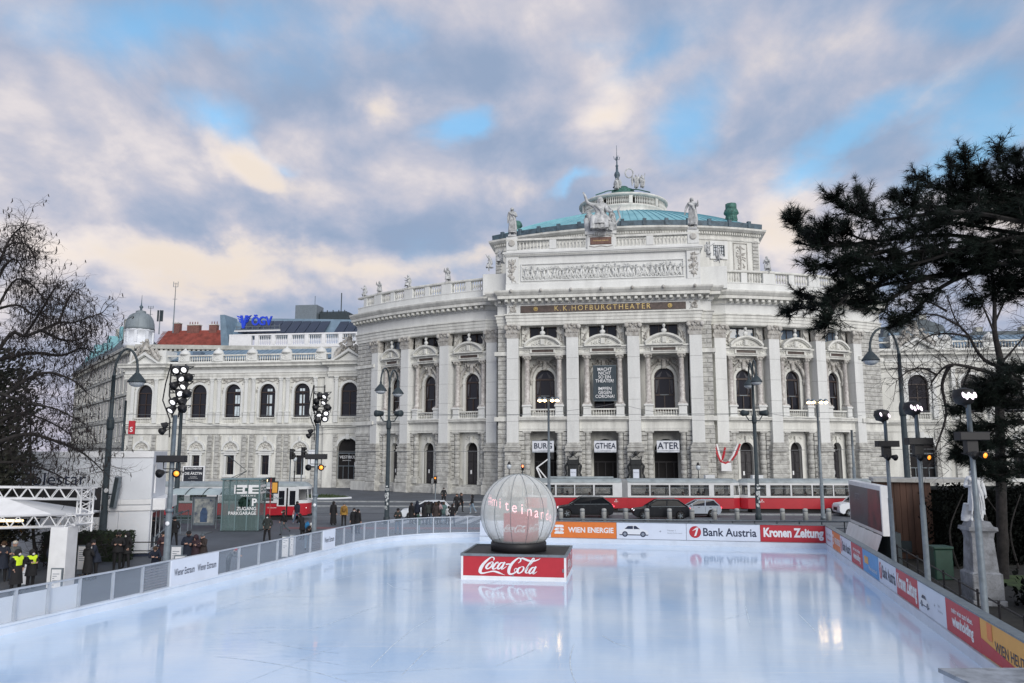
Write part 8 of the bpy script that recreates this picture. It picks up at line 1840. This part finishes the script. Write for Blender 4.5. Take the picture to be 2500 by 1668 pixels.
person('person in black jacket with pale top crossing towards the viewer', 1115, 1254, R(20), WALK, CK, CK, 1.80, ('hair', HAIRB), None, None, SHW)
person('fair haired person in dark coat striding right behind the pale top', 1126, 1250, R(80), WALK2, CK, CK, 1.76, ('long', HAIRB), None, (.25, CK))
t, J = person('person in black hoodie and pale jeans walking near the globe', 1153, 1254, R(-80), WALK, CK, CJL, 1.72, ('hood', CK), None, None, SHW)
# --- riders inside the trams
SEAT = {'seated': 1, 'legl': ((-.02, -.40, -.02), (0, -.02, -.42)), 'legr': ((.02, -.40, -.02), (0, -.02, -.42)), 'arml': ((-.06, -.08, -.26), (.08, -.18, 0)), 'armr': ((.06, -.08, -.26), (-.08, -.18, 0))}
RID = [(TR1, (1372 - 1292) * k, -.6, 'at the second tram window from the globe'), (TR1, (1384 - 1292) * k, .5, 'small dark head beside the second window'), (TR1, (1436 - 1292) * k, -.55, 'at the window above the first black car'), (TR1, (1570 - 1292) * k, -.5, 'leaning at the first window after the joint'), (TR1, (1586 - 1292) * k, -.6, 'with round head just after the joint'), (TR1, (1656 - 1292) * k, -.6, 'low in the window with the orange light'), (TR1, (1692 - 1292) * k, -.6, 'at the window over the silver hatchback'), (TR1, (1706 - 1292) * k, -.2, 'tall dark shape over the silver hatchback'), (TR1, (1736 - 1292) * k, -.5, 'at the last window of the long tram'),
       (TR2, (1836 - 1812) * k2, -.6, 'first rider of the trailer with long hair'), (TR2, (1846 - 1812) * k2, .2, 'beside the first rider of the trailer'), (TR2, (1880 - 1812) * k2, -.6, 'right behind the grey street lamp'), (TR2, (1906 - 1812) * k2, -.5, 'at the far end of the second trailer window'), (TR2, (1926 - 1812) * k2, -.6, 'at the near end of the third trailer window'), (TR2, (1957 - 1812) * k2, -.5, 'at the far end of the third trailer window'), (TR2, (1980 - 1812) * k2, -.3, 'in pale clothing at the fourth trailer window'), (TR2, (2024 - 1812) * k2, -.6, 'right of the slim four lamp post'), (TR2, (2054 - 1812) * k2, -.5, 'at the fifth trailer window'), (TR2, (2076 - 1812) * k2, -.5, 'above the white van')]
rr_ = random.Random(77)
for i, (tr, x, y, lab) in enumerate(RID):
 M = Matrix.Translation(tr.location) @ Matrix.Rotation(tr.rotation_euler.z, 4, 'Z'); b = M @ Vector((x, y, .10)); 
 person('seated tram rider ' + lab, 0, 0, tr.rotation_euler.z + R(90 if i % 2 else -90) + rr_.uniform(-.4, .4), SEAT, [CK, CN, CBR, COL_][i % 4] if 'pale' not in lab else CTQ, CK, 1.72 + rr_.uniform(-.08, .12), ('hair' if i % 3 else 'beanie', [HAIRK, CK, HAIRB][i % 3]), None, None, None, 1.15, b, 'riders in the trams')
# ------------------------------------------------------------------ statues
def statue(lab, p, rz, h, pose, mat, name='statue', robe=.8, plinth=None, extras=None, bulk=1.15):
 t = thing(name, lab, 'statue', p, rz)
 q = dict(pose); q['hat'] = ('hair', mat)
 if robe: q['coat'] = (robe, mat)
 zoff = 0
 if plinth: m = MB(); m.bbox(-plinth[0] / 2, plinth[0] / 2, -plinth[1] / 2, plinth[1] / 2, 0, plinth[2], .03); obj('plinth', m, mat, t); zoff = plinth[2]
 sub = t
 if zoff:
  b = bpy.data.objects.new('figure', None); COL.objects.link(b); b.parent = t; b.location = (0, 0, zoff); sub = b
 J = add_body(sub, h, q, [mat], bulk, 'figure'); m = MB(); k_ = h / 1.75
 m.tube([J['shl'] + Vector((0, -.1 * k_, 0)), J['chest'] + Vector((.05 * k_, -.16 * k_, -.1 * k_)), J['hpr'] + Vector((.06 * k_, -.13 * k_, .0)), J['knr'] + Vector((.12 * k_, -.02 * k_, -.1 * k_))], [.05 * k_, .075 * k_, .08 * k_, .05 * k_], 6); m.tube([J['shr'], J['spine'] + Vector((.15 * k_, .12 * k_, 0)), J['knr'] + Vector((.1 * k_, .14 * k_, 0)), J['anr'] + Vector((.06 * k_, .16 * k_, .02))], [.05 * k_, .09 * k_, .1 * k_, .08 * k_], 6)
 for i in range(6): x = (-.15 + i * .06) * k_; z0 = J['pelvis'].z + .02; m.tube([(x, J['pelvis'].y - .17 * k_, z0), (x * 1.1 + .02 * k_, J['pelvis'].y - .21 * k_, z0 - .35 * k_), (x * 1.3, J['pelvis'].y - .23 * k_, z0 - .75 * k_)], [.02 * k_, .03 * k_, .025 * k_], 4)
 if extras: extras(m, J, k_)
 obj('drapery', m, mat, sub); return t
def lz(px, py, u_hint=None, v=0.0, z=None):
 r = ray(px, py); A = loc(0, v); n = VD; t = (A - Vector((0, 0, EYE))).dot(n) / r.dot(n); q = r * t + Vector((0, 0, EYE)); return q
S_SEAT = {'seated': 1, 'legl': ((-.1, -.40, -.02), (-.02, -.06, -.42)), 'legr': ((.12, -.36, -.1), (.04, .04, -.38))}
def on_top(px, v, z): q = lz(px, 600, v=v); q.z = z; return q
statue('standing robed statue at the left end of the roof balustrade', loc(-11.5, .3, 33.2), -R(8.5) + .2, 3.75, {'armr': ((.1, -.12, -.26), (-.2, -.16, .06))}, STATUE_STONE, plinth=(1.1, 1.0, .25), bulk=1.2)
statue('standing robed statue at the right end of the roof balustrade', loc(11.5, .3, 33.2), -R(8.5) - .15, 3.95, {'arml': ((-.14, .0, -.28), (-.06, -.05, -.26)), 'armr': ((.14, -.1, -.24), (.02, -.12, .2))}, STATUE_STONE, plinth=(1.1, 1.0, .25), bulk=1.2)
def lyre(m, J, k_):
 z = .41 * k_
 for s_ in (-1, 1): m.tube([(.55 * k_, -.15, z + .25 * k_), (.55 * k_ + s_ * .2 * k_, -.15, z + .5 * k_), (.55 * k_ + s_ * .12 * k_, -.15, z + .8 * k_), (.55 * k_ + s_ * .2 * k_, -.15, z + .95 * k_)], .04 * k_, 5)
 m.bbox(-.3 * k_, .34 * k_, .02 * k_, .4 * k_, z, z + .46 * k_, .05); [m.tube([(x_ * k_, -.12 * k_, z + .50 * k_), (x_ * 1.2 * k_, -.42 * k_, z + .42 * k_), (x_ * 1.5 * k_, -.46 * k_, z + .02)], [.13 * k_, .14 * k_, .10 * k_], 6) for x_ in (-.16, -.05, .06, .16)]; m.tube([(-.3 * k_, .1, z + .4 * k_), (-.45 * k_, .1, z + .75 * k_), (-.5 * k_, .1, z + .5 * k_), (-.42 * k_, .1, z)], [.08 * k_, .13 * k_, .1 * k_, .12 * k_], 6); m.tube([(.3 * k_, -.2 * k_, z + .3 * k_), (.45 * k_, -.3 * k_, z + .15 * k_), (.4 * k_, -.25 * k_, z)], [.08 * k_, .12 * k_, .1 * k_], 6)
T = statue('large seated statue with raised arm crowning the centre of the balustrade', loc(-.1, .15, 33.4), -R(8.5), 6.1, {**S_SEAT, 'arml': ((-.26, -.06, .08), (-.10, -.05, .30)), 'armr': ((.12, -.05, -.26), (.1, -.2, -.06)), 'head': -.1, 'lean': .03}, STATUE_STONE, robe=.36, extras=lyre, bulk=1.25); T.location.z -= 1.42
for i, (s_, x) in enumerate(((-1, -1.5), (1, 1.55))):
 statue(('small draped muse leaning at the left of the seated central statue', 'small draped muse with open arms at the right of the seated central statue')[i], loc(x, .6, 33.4), -R(8.5) + s_ * .5, 3.0, {'arml': ((-.1, -.1, -.24), (.1, -.2, .1)), 'lean': -s_ * .12}, STATUE_STONE, bulk=1.25)
KNEEL = {'seated': 1, 'bend': .25, 'legl': ((-.05, -.38, .08), (0, .0, -.42)), 'legr': ((.05, -.2, -.36), (.0, .3, -.12)), 'armr': ((.06, -.2, -.2), (-.1, -.16, .12))}
for i, (s_, a, tw, h, lab) in enumerate(((-1, 36.8, -.9, 2.3, 'reclining cherub statue at the far left end of the curved balustrade'), (-1, 33.6, .8, 2.35, 'kneeling statue over the corner of the left curved balustrade'), (-1, 27.4, -.5, 2.5, 'crouching statue with bent arm midway on the left balustrade'), (-1, 20.9, .6, 2.65, 'seated hunched statue on the left balustrade nearest the centre'), (1, 20.9, -.7, 2.65, 'seated statue on the right curved balustrade against the sky'), (1, 27.4, .6, 2.5, 'statue on the right balustrade half hidden by pine needles'), (1, 33.6, -.6, 2.4, 'statue on the far right balustrade behind the pine'))):
 u, v = arcp(s_ * a, -.2); T = statue(lab, loc(u, v, 28.75), -R(8.5) + s_ * R(a) + tw, h, {**KNEEL, 'arml': ((-.12, -.12, -.1), (.02, -.16, .2)) if i % 2 else ((-.1, -.05, -.25), (.05, -.2, .0))}, STATUE_STONE, robe=.35, bulk=1.3); T.location.z -= .42 * h / 1.75
for s_ in (-1, 1):                                        # groups beside the attic
 for j in range(2): statue(('winged figure low beside the left end of the attic' if s_ < 0 else 'figure with trumpet low beside the right end of the attic') if j == 0 else ('second figure crouched on the left attic step' if s_ < 0 else 'second figure crouched on the right attic step'), loc(s_ * (13.3 + j * 1.2), 2.2 - j * .6, 28.9 + (.0 if j else .8)), -R(8.5) + s_ * (.6 + j), 2.4, {**KNEEL, 'armr': ((.2, -.1, .02), (.2, -.1, .15))}, STATUE_STONE, robe=.4, bulk=1.3)
 st_ = tag(obj('statue_step', MB().bbox(-1.7, 1.7, 0, 2.2, 0, 2.9, .06), STONE2, None, Matrix.Translation(loc(s_ * 14.0, 2.0, 25.95)) @ Matrix.Rotation(-R(8.5), 4, 'Z')), ('stone step block under the left attic figures' if s_ < 0 else 'stone step block under the right attic figures'), 'pedestal')
for i, (dx, tw) in enumerate(((-1.0, -.4), (2.2, .9), (3.2, .4))):
 T = statue(('winged figure left of the dome spire', 'winged figure holding a ring right of the dome spire', 'outer winged figure at the dome spire')[i], loc(DU + dx, DCV - 1.9, 48.9), -R(8.5) + tw, 2.35 if i else 2.0, {'armr': ((.1, -.1, .1), (.05, -.1, .3))}, STATUE_STONE, robe=.8, bulk=1.2)
 for s_ in (-1, 1): w = MB(); w.prism([(0, 0), (s_ * .5, .3), (s_ * .75, -.4), (s_ * .55, -1.5), (s_ * .2, -.9)] if s_ > 0 else [(0, 0), (-.2, -.9), (-.55, -1.5), (-.75, -.4), (-.5, .3)], .25, .35); obj('wing', w, STATUE_STONE, T, Matrix.Translation((0, .1, 1.9 if i else 1.6)))
tag(obj('wreath_ring', MB().tube([(.65 * cos(a), 0, .8 * sin(a)) for a in [2 * pi * i / 18 for i in range(19)]], .13, 5), STATUE_STONE, None, Matrix.Translation(loc(DU + 1.1, DCV - 2.0, 51.6))), 'stone wreath ring held up beside the dome spire', 'wreath')
# poet's monument in the park, right
MP = atz(2392, 1492, 0); MP = Vector((17.95, 30.4, 0))
PD_ = thing('monument_pedestal', 'tall weathered stone pedestal carrying the park statue', 'pedestal', MP, -R(8)); PD_.scale = (.68, .68, .9); PST = M_('pedestal_stone_shaded', (.27, .285, .31), .85, var=.25, scale=2, bump=.4, bscale=10, col2=(.12, .125, .13), fine=.15)  # pedestal stone coloured darker to carry the shade of the park
m = MB(); m.bbox(-.88, .88, -.88, .88, 0, .22, .03); m.bbox(-.80, .80, -.80, .80, .22, 1.28, .05); obj('plinth_block', m, PST, PD_)
def taper(x0, x1, z0, z1, mt, nm): q = MB(); q.add([(-x0, -x0, z0), (x0, -x0, z0), (x0, x0, z0), (-x0, x0, z0), (-x1, -x1, z1), (x1, -x1, z1), (x1, x1, z1), (-x1, x1, z1)], [(0, 3, 2, 1), (4, 5, 6, 7), (0, 1, 5, 4), (1, 2, 6, 5), (2, 3, 7, 6), (3, 0, 4, 7)]); obj(nm, q, mt, PD_)
taper(.80, .66, 1.28, 1.36, PST, 'moulding'); taper(.66, .56, 1.36, 2.75, PST, 'die'); taper(.57, .62, 2.75, 2.98, PST, 'frieze'); taper(.66, .70, 2.98, 3.05, PST, 'moulding'); taper(.76, .74, 3.05, 3.2, PST, 'cap'); taper(.6, .48, 3.2, 3.42, PST, 'cap')
def book(m, J, k_): m.tube([J['knl'] + Vector((-.1, .05, .1)), J['anl'] + Vector((-.12, .12, .1)), J['anl'] + Vector((-.1, .15, -.05))], [.16, .2, .22], 6)
statue('white park statue in long coat on the tall pedestal', MP + Vector((0, 0, 3.08)), -R(15), 1.95, {'arml': ((-.12, -.04, -.27), (.1, -.16, .03)), 'armr': ((.1, .02, -.28), (.02, -.08, -.25)), 'legl': ((-.06, -.04, -.43), (-.02, .02, -.42))}, M_('white_marble', (.66, .68, .70), .7, var=.22, scale=3, col2=(.42, .44, .46)), robe=.62, plinth=None, extras=book, bulk=1.25)
finish_bodies()
# ================================================================== trees and shrubs
BARK = M_('bark', (.022, .019, .018), .9, var=.3, scale=4, bump=.5, bscale=20); TWIG = M_('twig', (.020, .016, .016), .9, var=.2); PINEB = M_('pine_bark', (.011, .010, .009), .9, var=.3, scale=5)
NEEDLE = M_('pine_needles', (.008, .015, .011), .75, var=.45, scale=2.0, spec=.2); IVY = M_('ivy_leaf', (.020, .026, .016), .8, var=.45, scale=2.5, col2=(.022, .015, .012)); DARKL = M_('shaded_shrub', (.0055, .007, .006), .9, var=.4, scale=1.5, spec=.08); POD = M_('seed_pod', (.022, .016, .014), .9, var=.2)  # shrub leaves coloured near black for the shade under the trees
def limb(mb, pts, r0, r1, n=6):
 P = [Vector(p) for p in pts]; Q = []
 for i in range(len(P) - 1):
  p0, p1, p2, p3 = P[max(i - 1, 0)], P[i], P[i + 1], P[min(i + 2, len(P) - 1)]
  for k in range(4): t = k / 4; Q.append(.5 * (2 * p1 + (p2 - p0) * t + (2 * p0 - 5 * p1 + 4 * p2 - p3) * t * t + (3 * p1 - p0 - 3 * p2 + p3) * t ** 3))
 Q.append(P[-1]); m = len(Q); mb.tube(Q, [lerp(r0, r1, i / (m - 1)) for i in range(m)], n); return Q
def grow(mb, p, d, L, r, lv, rn, droop, tips, wig=.35, kids=(4, 3, 3)):
 pts = [p]; q = Vector(p); dd = Vector(d)
 for i in range(4):
  dd = (dd + Vector((rn.gauss(0, wig), rn.gauss(0, wig), rn.gauss(0, wig) + droop)) * .5).normalized(); q = q + dd * L / 4; pts.append(q)
 mb.tube(pts, [r, r * .85, r * .7, r * .55, r * .4], 4 if lv > 1 else 3, False); tips.append((q, dd))
 if lv <= 0: return
 for k in range(kids[lv - 1]):
  i = rn.randrange(1, 5); s = (dd + Vector((rn.gauss(0, .8), rn.gauss(0, .8), rn.gauss(.1, .7)))).normalized(); grow(mb, pts[i], s, L * rn.uniform(.5, .8), r * .6, lv - 1, rn, droop, tips, wig, kids)
def px3(pl, Y, rn=None, j=0.0): 
 out = []; y = Y
 for x, yy in pl: out.append(aty(x, yy, y)); y += rn.uniform(-j, j) if rn else 0
 return out
rn = random.Random(12)
LT_ = thing('bare_tree', 'large leafless tree with hanging pods and ivy at the left edge before the pavilion', 'tree', Vector((-24.6, 36, 0)))
W0 = Matrix.Translation(-LT_.location)
tr = MB(); limb(tr, [(-24.6, 36, 0), (-24.5, 36, 3), (-24.7, 35.8, 7), (-24.2, 35.5, 11), (-24.2, 35.2, 13.5), (-24.0, 35, 15.2)], .42, .05, 8); obj('trunk', tr.xf(W0), BARK, LT_)
G = [[(-30, 900), (25, 816), (59, 821), (102, 806), (143, 788), (178, 788), (217, 775), (250, 763)], [(-30, 800), (30, 690), (70, 690), (100, 722)], [(-20, 700), (15, 605), (60, 595), (82, 620)], [(-10, 670), (15, 600), (40, 565), (62, 550)], [(-30, 1000), (60, 930), (120, 910), (180, 930), (212, 958)], [(-30, 1090), (60, 1060), (130, 1075), (200, 1105), (252, 1150)],
     [(-10, 880), (80, 862), (150, 868), (200, 850), (228, 862)], [(-30, 1130), (50, 1130), (120, 1150), (185, 1185)], [(60, 821), (100, 760), (130, 710), (142, 692)], [(143, 788), (165, 735), (182, 708)], [(-20, 760), (40, 745), (85, 770), (110, 760)], [(0, 960), (70, 985), (140, 1000), (215, 1040)], [(-20, 1040), (50, 1010), (120, 1030), (170, 1060)], [(100, 806), (150, 830), (190, 830), (215, 815)], [(-30, 720), (20, 640), (45, 640), (60, 670)]]
tips = []; lm = MB(); tw = MB()
for g in G:
 b = MB(); Q = limb(b, px3(g, 35.0 + rn.uniform(-1.2, 1.2), rn, .35), .10 if len(g) > 4 else .07, .018, 6); obj('limb', b.xf(W0), BARK, LT_)
 for i, q in enumerate(Q):
  if i < 3: continue
  for k in range(4): grow(tw, q, Vector((rn.gauss(.25, .6), rn.gauss(0, .7), rn.gauss(.0, .7))).normalized(), rn.uniform(.55, 1.25), .0155, 2, rn, -.10, tips, .42, (4, 3))
obj('twigs', tw.xf(W0), TWIG, LT_, kind='stuff')
pm = MB()
for q, d in tips:
 if rn.random() < .13: l = rn.uniform(.12, .26); pm.tube([q, q + Vector((.02, 0, -l * .6)), q + Vector((.05 * rn.choice((-1, 1)), 0, -l))], [.012, .026, .010], 4)
obj('seed_pods', pm.xf(W0), POD, LT_, kind='stuff')
IVT = thing('ivy_thicket', 'dark ivy covered thicket at the left edge behind the truss canopy', 'shrub', Vector((-24.5, 37.5, 0)))
def ivin(r_):
 while True:
  x, y = r_.uniform(-60, 112), r_.uniform(850, 1320)
  if r_.random() < (1.05 - max(0, (x - 15)) / 90) * (1 if y > 900 else .5): break
 return aty(x, y, 38.0 + r_.uniform(-1.2, 2.0))
obj('leaves', leafmass(MB(), 8500, ivin, .12, 4).xf(Matrix.Translation(-IVT.location)), IVY, IVT); s_ = MB()
for k in range(10): x = rn.uniform(-50, 90); limb(s_, [aty(x, 1390, 38.6), aty(x + rn.uniform(-20, 20), 1200, 38.6), aty(x + rn.uniform(-30, 40), 960, 38.8)], .09, .03, 5)
obj('stems', s_.xf(Matrix.Translation(-IVT.location)), BARK, IVT)
BS = thing('bare_shrub', 'tangled leafless shrub behind the coats at the truss gate', 'shrub', Vector((-22.2, 39.5, 0))); m = MB()
for k in range(46): grow(m, Vector((rn.uniform(-1.6, 1.4), rn.uniform(-.5, .5), 0)), Vector((rn.gauss(0, .4), rn.gauss(0, .4), 1)).normalized(), rn.uniform(.9, 1.7), .022, 2, rn, -.02, [], .35, (3, 3))
obj('stems', m, TWIG, BS)
# --- leafless tree at the right
RT = thing('bare_tree', 'leafless tree with forked dark trunk at the right between pine and statue', 'tree', aty(2440, 1300, 36)); RT.location.z = 0; W1 = Matrix.Translation(-RT.location)
p0 = RT.location; tr = MB(); T_ = px3([(2443, 1150), (2440, 935), (2444, 891), (2437, 854), (2428, 807), (2428, 745), (2420, 660)], 36); limb(tr, [p0] + T_, .24, .06, 8); obj('trunk', tr.xf(W1), BARK, RT)
G = [[(2440, 894), (2412, 885), (2387, 860), (2366, 822), (2344, 797), (2328, 770), (2312, 720)], [(2446, 885), (2475, 852), (2505, 815), (2530, 770)], [(2436, 915), (2369, 897), (2319, 891), (2287, 916), (2265, 955)], [(2430, 820), (2405, 760), (2380, 715), (2360, 690)], [(2428, 790), (2455, 730), (2480, 680), (2500, 640)], [(2366, 822), (2320, 815), (2270, 820), (2225, 850)], [(2344, 797), (2290, 770), (2240, 770), (2200, 790)], [(2287, 916), (2255, 900), (2220, 905), (2190, 930)], [(2319, 891), (2300, 940), (2310, 1010), (2290, 1080), (2270, 1130)], [(2369, 897), (2350, 950), (2345, 1020), (2330, 1090)], [(2312, 760), (2260, 735), (2215, 740)], [(2428, 745), (2440, 690), (2448, 640)]]
tw = MB(); tips = []
for g in G:
 b = MB(); Q = limb(b, px3(g, 36, rn, .5), .10 if len(g) > 4 else .06, .015, 6); obj('limb', b.xf(W1), BARK, RT)
 for i, q in enumerate(Q):
  if i < 4: continue
  for k in range(3): grow(tw, q, Vector((rn.gauss(-.2, .7), rn.gauss(0, .7), rn.gauss(-.05, .7))).normalized(), rn.uniform(.6, 1.4), .017, 2, rn, -.08, tips, .32, (3, 2))
obj('twigs', tw.xf(W1), TWIG, RT, kind='stuff')
# --- pines: boughs with needle tufts
def tuft(mb, p, d, rn, s=.30, n=22):
 a = d.orthogonal().normalized(); b = d.cross(a)
 for i in range(n):
  w = rn.uniform(0, 2 * pi); o = rn.uniform(.25, 1.5); q = p - d * rn.uniform(0, s * .7); t = (d * cos(o) + (a * cos(w) + b * sin(w)) * sin(o)).normalized() * s * rn.uniform(.6, 1.1); n_ = t.orthogonal().normalized() * .010; mb.add([q - n_, q + n_, q + t], [(0, 1, 2)])
def pine(name, lab, base, boughs, Y, seed, dens, size=.24, jit=.9, r0=.11):
 rn = random.Random(seed); t = thing(name, lab, 'tree', base); W = Matrix.Translation(-Vector(base)); nd = MB(); tw = MB()
 for g in boughs:
  y = Y + rn.uniform(-jit, jit); b = MB(); Q = limb(b, px3(g, y, rn, .25), r0 if len(g) > 3 else r0 * .6, .016, 5); obj('bough', b.xf(W), PINEB, t); n = len(Q)
  for i, q in enumerate(Q):
   f = i / (n - 1); d0 = (Q[min(i + 1, n - 1)] - Q[max(i - 1, 0)]).normalized()
   for k in range(dens if f > .25 else max(1, dens // 2)):
    d = (d0 * rn.uniform(.2, 1.0) + Vector((rn.gauss(0, .45), rn.gauss(0, .7), rn.gauss(.12, .45)))).normalized(); L = rn.uniform(.25, .8) * (1.1 - .5 * f); e = q + d * L + Vector((0, 0, .12 * L)); mid = q + d * L * .5 - Vector((0, 0, .04)); tw.tube([q, mid, e], [.016, .012, .009], 3, False)
    tuft(nd, e, (d + Vector((0, 0, .35))).normalized(), rn, size)
    if rn.random() < .75: tuft(nd, mid, (d + Vector((rn.gauss(0, .5), 0, .4))).normalized(), rn, size * .9, 16)
    for j in range(2):
     d2 = (d + Vector((rn.gauss(0, .7), rn.gauss(0, .7), rn.gauss(.2, .5)))).normalized(); e2 = mid + d2 * L * .55; tw.tube([mid, e2], [.010, .007], 3, False); tuft(nd, e2, d2, rn, size * .95, 18)
  tuft(nd, Q[-1], d0, rn, size * 1.1, 30)
 obj('needles', nd.xf(W), NEEDLE, t, kind='stuff'); obj('twigs', tw.xf(W), PINEB, t, kind='stuff'); return t
PB_ = [[(2620, 560), (2500, 543), (2358, 518), (2231, 527), (2135, 537), (2075, 510), (2040, 478)], [(2620, 640), (2500, 607), (2326, 575), (2135, 590), (2030, 601), (1985, 588), (1950, 555), (1934, 535)], [(2620, 660), (2500, 640), (2358, 668), (2231, 680), (2071, 719), (1992, 748), (1925, 757)], [(2500, 615), (2263, 612), (2150, 635), (2060, 640), (1985, 650)], [(2600, 470), (2500, 447), (2450, 420), (2438, 352)], [(2500, 463), (2400, 452), (2362, 430), (2354, 380)],
       [(2500, 490), (2358, 470), (2295, 457), (2240, 432)], [(2358, 490), (2330, 460), (2318, 400)], [(2231, 524), (2232, 478)], [(2140, 540), (2125, 520), (2098, 468)], [(2300, 670), (2231, 690), (2167, 735), (2110, 745)], [(2620, 590), (2450, 565), (2330, 545), (2250, 560), (2190, 575)], [(2620, 520), (2500, 500), (2400, 490), (2300, 505), (2220, 500), (2190, 478)], [(2560, 420), (2500, 400), (2480, 385)], [(2050, 601), (2015, 585), (2012, 562)], [(2620, 620), (2450, 610), (2300, 630), (2180, 665), (2090, 680), (2050, 700)],
       [(2071, 719), (2030, 760), (2012, 790)], [(2400, 650), (2300, 700), (2230, 760), (2190, 785)], [(2500, 580), (2380, 600), (2250, 640), (2140, 660)], [(2560, 700), (2480, 690), (2400, 660)], [(2150, 600), (2080, 575), (2060, 560)], [(2620, 450), (2540, 430), (2500, 432)], [(2480, 530), (2420, 520), (2350, 530), (2280, 540)], [(2560, 660), (2450, 645), (2380, 640), (2320, 650)], [(2190, 610), (2130, 620), (2080, 640), (2050, 655)], [(2231, 640), (2150, 690), (2090, 735), (1960, 720)], [(2440, 470), (2400, 440), (2395, 420)]] + [[(2620, y + 10), (2520, y), (x + 60, y - 8), (x, y - 4 + 10 * (i % 3))] for i, (x, y) in enumerate(((2330, 500), (2430, 520), (2260, 600), (2390, 630), (2440, 690), (2380, 720)))]
PB_ = [([(2625, g[0][1] + 25)] if 2430 <= g[0][0] < 2600 else []) + g for g in PB_]
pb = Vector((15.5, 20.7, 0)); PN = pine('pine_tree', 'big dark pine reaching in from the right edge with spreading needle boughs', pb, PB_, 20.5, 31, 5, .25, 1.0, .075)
t_ = MB(); limb(t_, [(0, 0, 0), (.1, 0, 4), (0, -.1, 8), (-.15, -.2, 11), (-.3, -.2, 14.2)], .36, .10, 8); obj('trunk', t_, PINEB, PN)
DK = [[(2600, 960), (2500, 930), (2430, 925), (2370, 960), (2340, 1000)], [(2600, 1040), (2480, 1030), (2400, 1040), (2345, 1060)], [(2600, 1100), (2500, 1110), (2420, 1120), (2350, 1115)], [(2600, 990), (2500, 985), (2440, 980), (2390, 990)], [(2600, 920), (2520, 905), (2470, 895)], [(2600, 1160), (2500, 1150), (2440, 1160), (2390, 1150)], [(2440, 1040), (2390, 1085), (2340, 1105)], [(2560, 1070), (2470, 1075), (2400, 1090)], [(2560, 950), (2470, 950), (2420, 960), (2400, 950)]]
db = Vector((18.9, 25.8, 0)); DN = pine('pine_tree', 'smaller dark pine with hanging boughs above the park statue', db, DK, 25.5, 41, 6, .30, .8, .07)
t_ = MB(); limb(t_, [(0, 0, 0), (-.1, 0, 3), (0, -.3, 6), (.1, -.6, 9.5)], .30, .08, 8); obj('trunk', t_, PINEB, DN)
# --- dark park behind the statue
PS = thing('yew_thicket', 'nearly black evergreen thicket filling the park behind the statue', 'shrub', Vector((24, 40, 0)))
def pin(r_):
 x = r_.uniform(21.6, 36); y = 39.2 + (x - 21.6) * .2 + abs(r_.gauss(0, 1.1)); return (x, y, r_.uniform(0, 3.75 + .35 * sin(x * 1.7)) ** 1.0)
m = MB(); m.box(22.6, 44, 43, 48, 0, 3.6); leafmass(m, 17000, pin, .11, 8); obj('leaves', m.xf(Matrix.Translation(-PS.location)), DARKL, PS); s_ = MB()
for k in range(14): x = rn.uniform(21.6, 31); limb(s_, [(x, 39, 0), (x + rn.uniform(-.4, .4), 39, 1.8), (x + rn.uniform(-.8, .8), 39.3, 3.6)], .06, .02, 5)
obj('stems', s_.xf(Matrix.Translation(-PS.location)), BARK, PS)
SB = thing('yew_thicket', 'low dark shrubs at the right edge beside the pedestal', 'shrub', Vector((21, 30, 0)))
def pin2(r_): x = r_.uniform(18.9, 26); return (x, 28.5 + r_.gauss(0, .9) + (x - 19) * .25, abs(r_.gauss(0, .5)) * (1 + (x - 19) * .28))
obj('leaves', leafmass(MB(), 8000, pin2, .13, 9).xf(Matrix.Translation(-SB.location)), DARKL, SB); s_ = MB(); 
for k in range(8): x = rn.uniform(19.5, 25); limb(s_, [(x, 29, 0), (x + .2, 29, 1.2)], .04, .02, 4)
obj('stems', s_.xf(Matrix.Translation(-SB.location)), BARK, SB)
obj('park_ground', MB().sheet([(15.0, 18), (60, 10), (70, 60), (21.6, 56), (19.2, 45), (13.6, 24)], .012), SOIL, kind='structure')
obj('lawn', MB().sheet([(21, 33), (40, 30), (40, 36), (22, 37)], .03), GRASS, kind='structure')
IF = thing('park_railing', 'black iron park railing between the masts and the statue', 'railing', (0, 0, 0)); A, B = Vector((13.4, 18.6, 0)), Vector((20.3, 43.5, 0))
for z in (.55, 1.05): obj('rail', MB().tube([A + Vector((0, 0, z)), B + Vector((0, 0, z))], .03, 5), BLACK, IF)
for k in range(13): q = A.lerp(B, k / 12); obj('rail_post', MB().tube([q, q + Vector((0, 0, 1.15))], .04, 5), BLACK, IF)
GB = thing('park_bin', 'green park bin in the dark behind the rightmost masts', 'bin', aty(2296, 1380, 36)); GB.location.z = 0
obj('bin_body', MB().bbox(-.42, .42, -.35, .35, 0, 1.35, .05), M_('bin_green', (.015, .05, .035), .5, var=.1), GB); obj('bin_lid', MB().bbox(-.46, .46, -.4, .4, 1.35, 1.47, .04), MATS['bin_green'], GB)
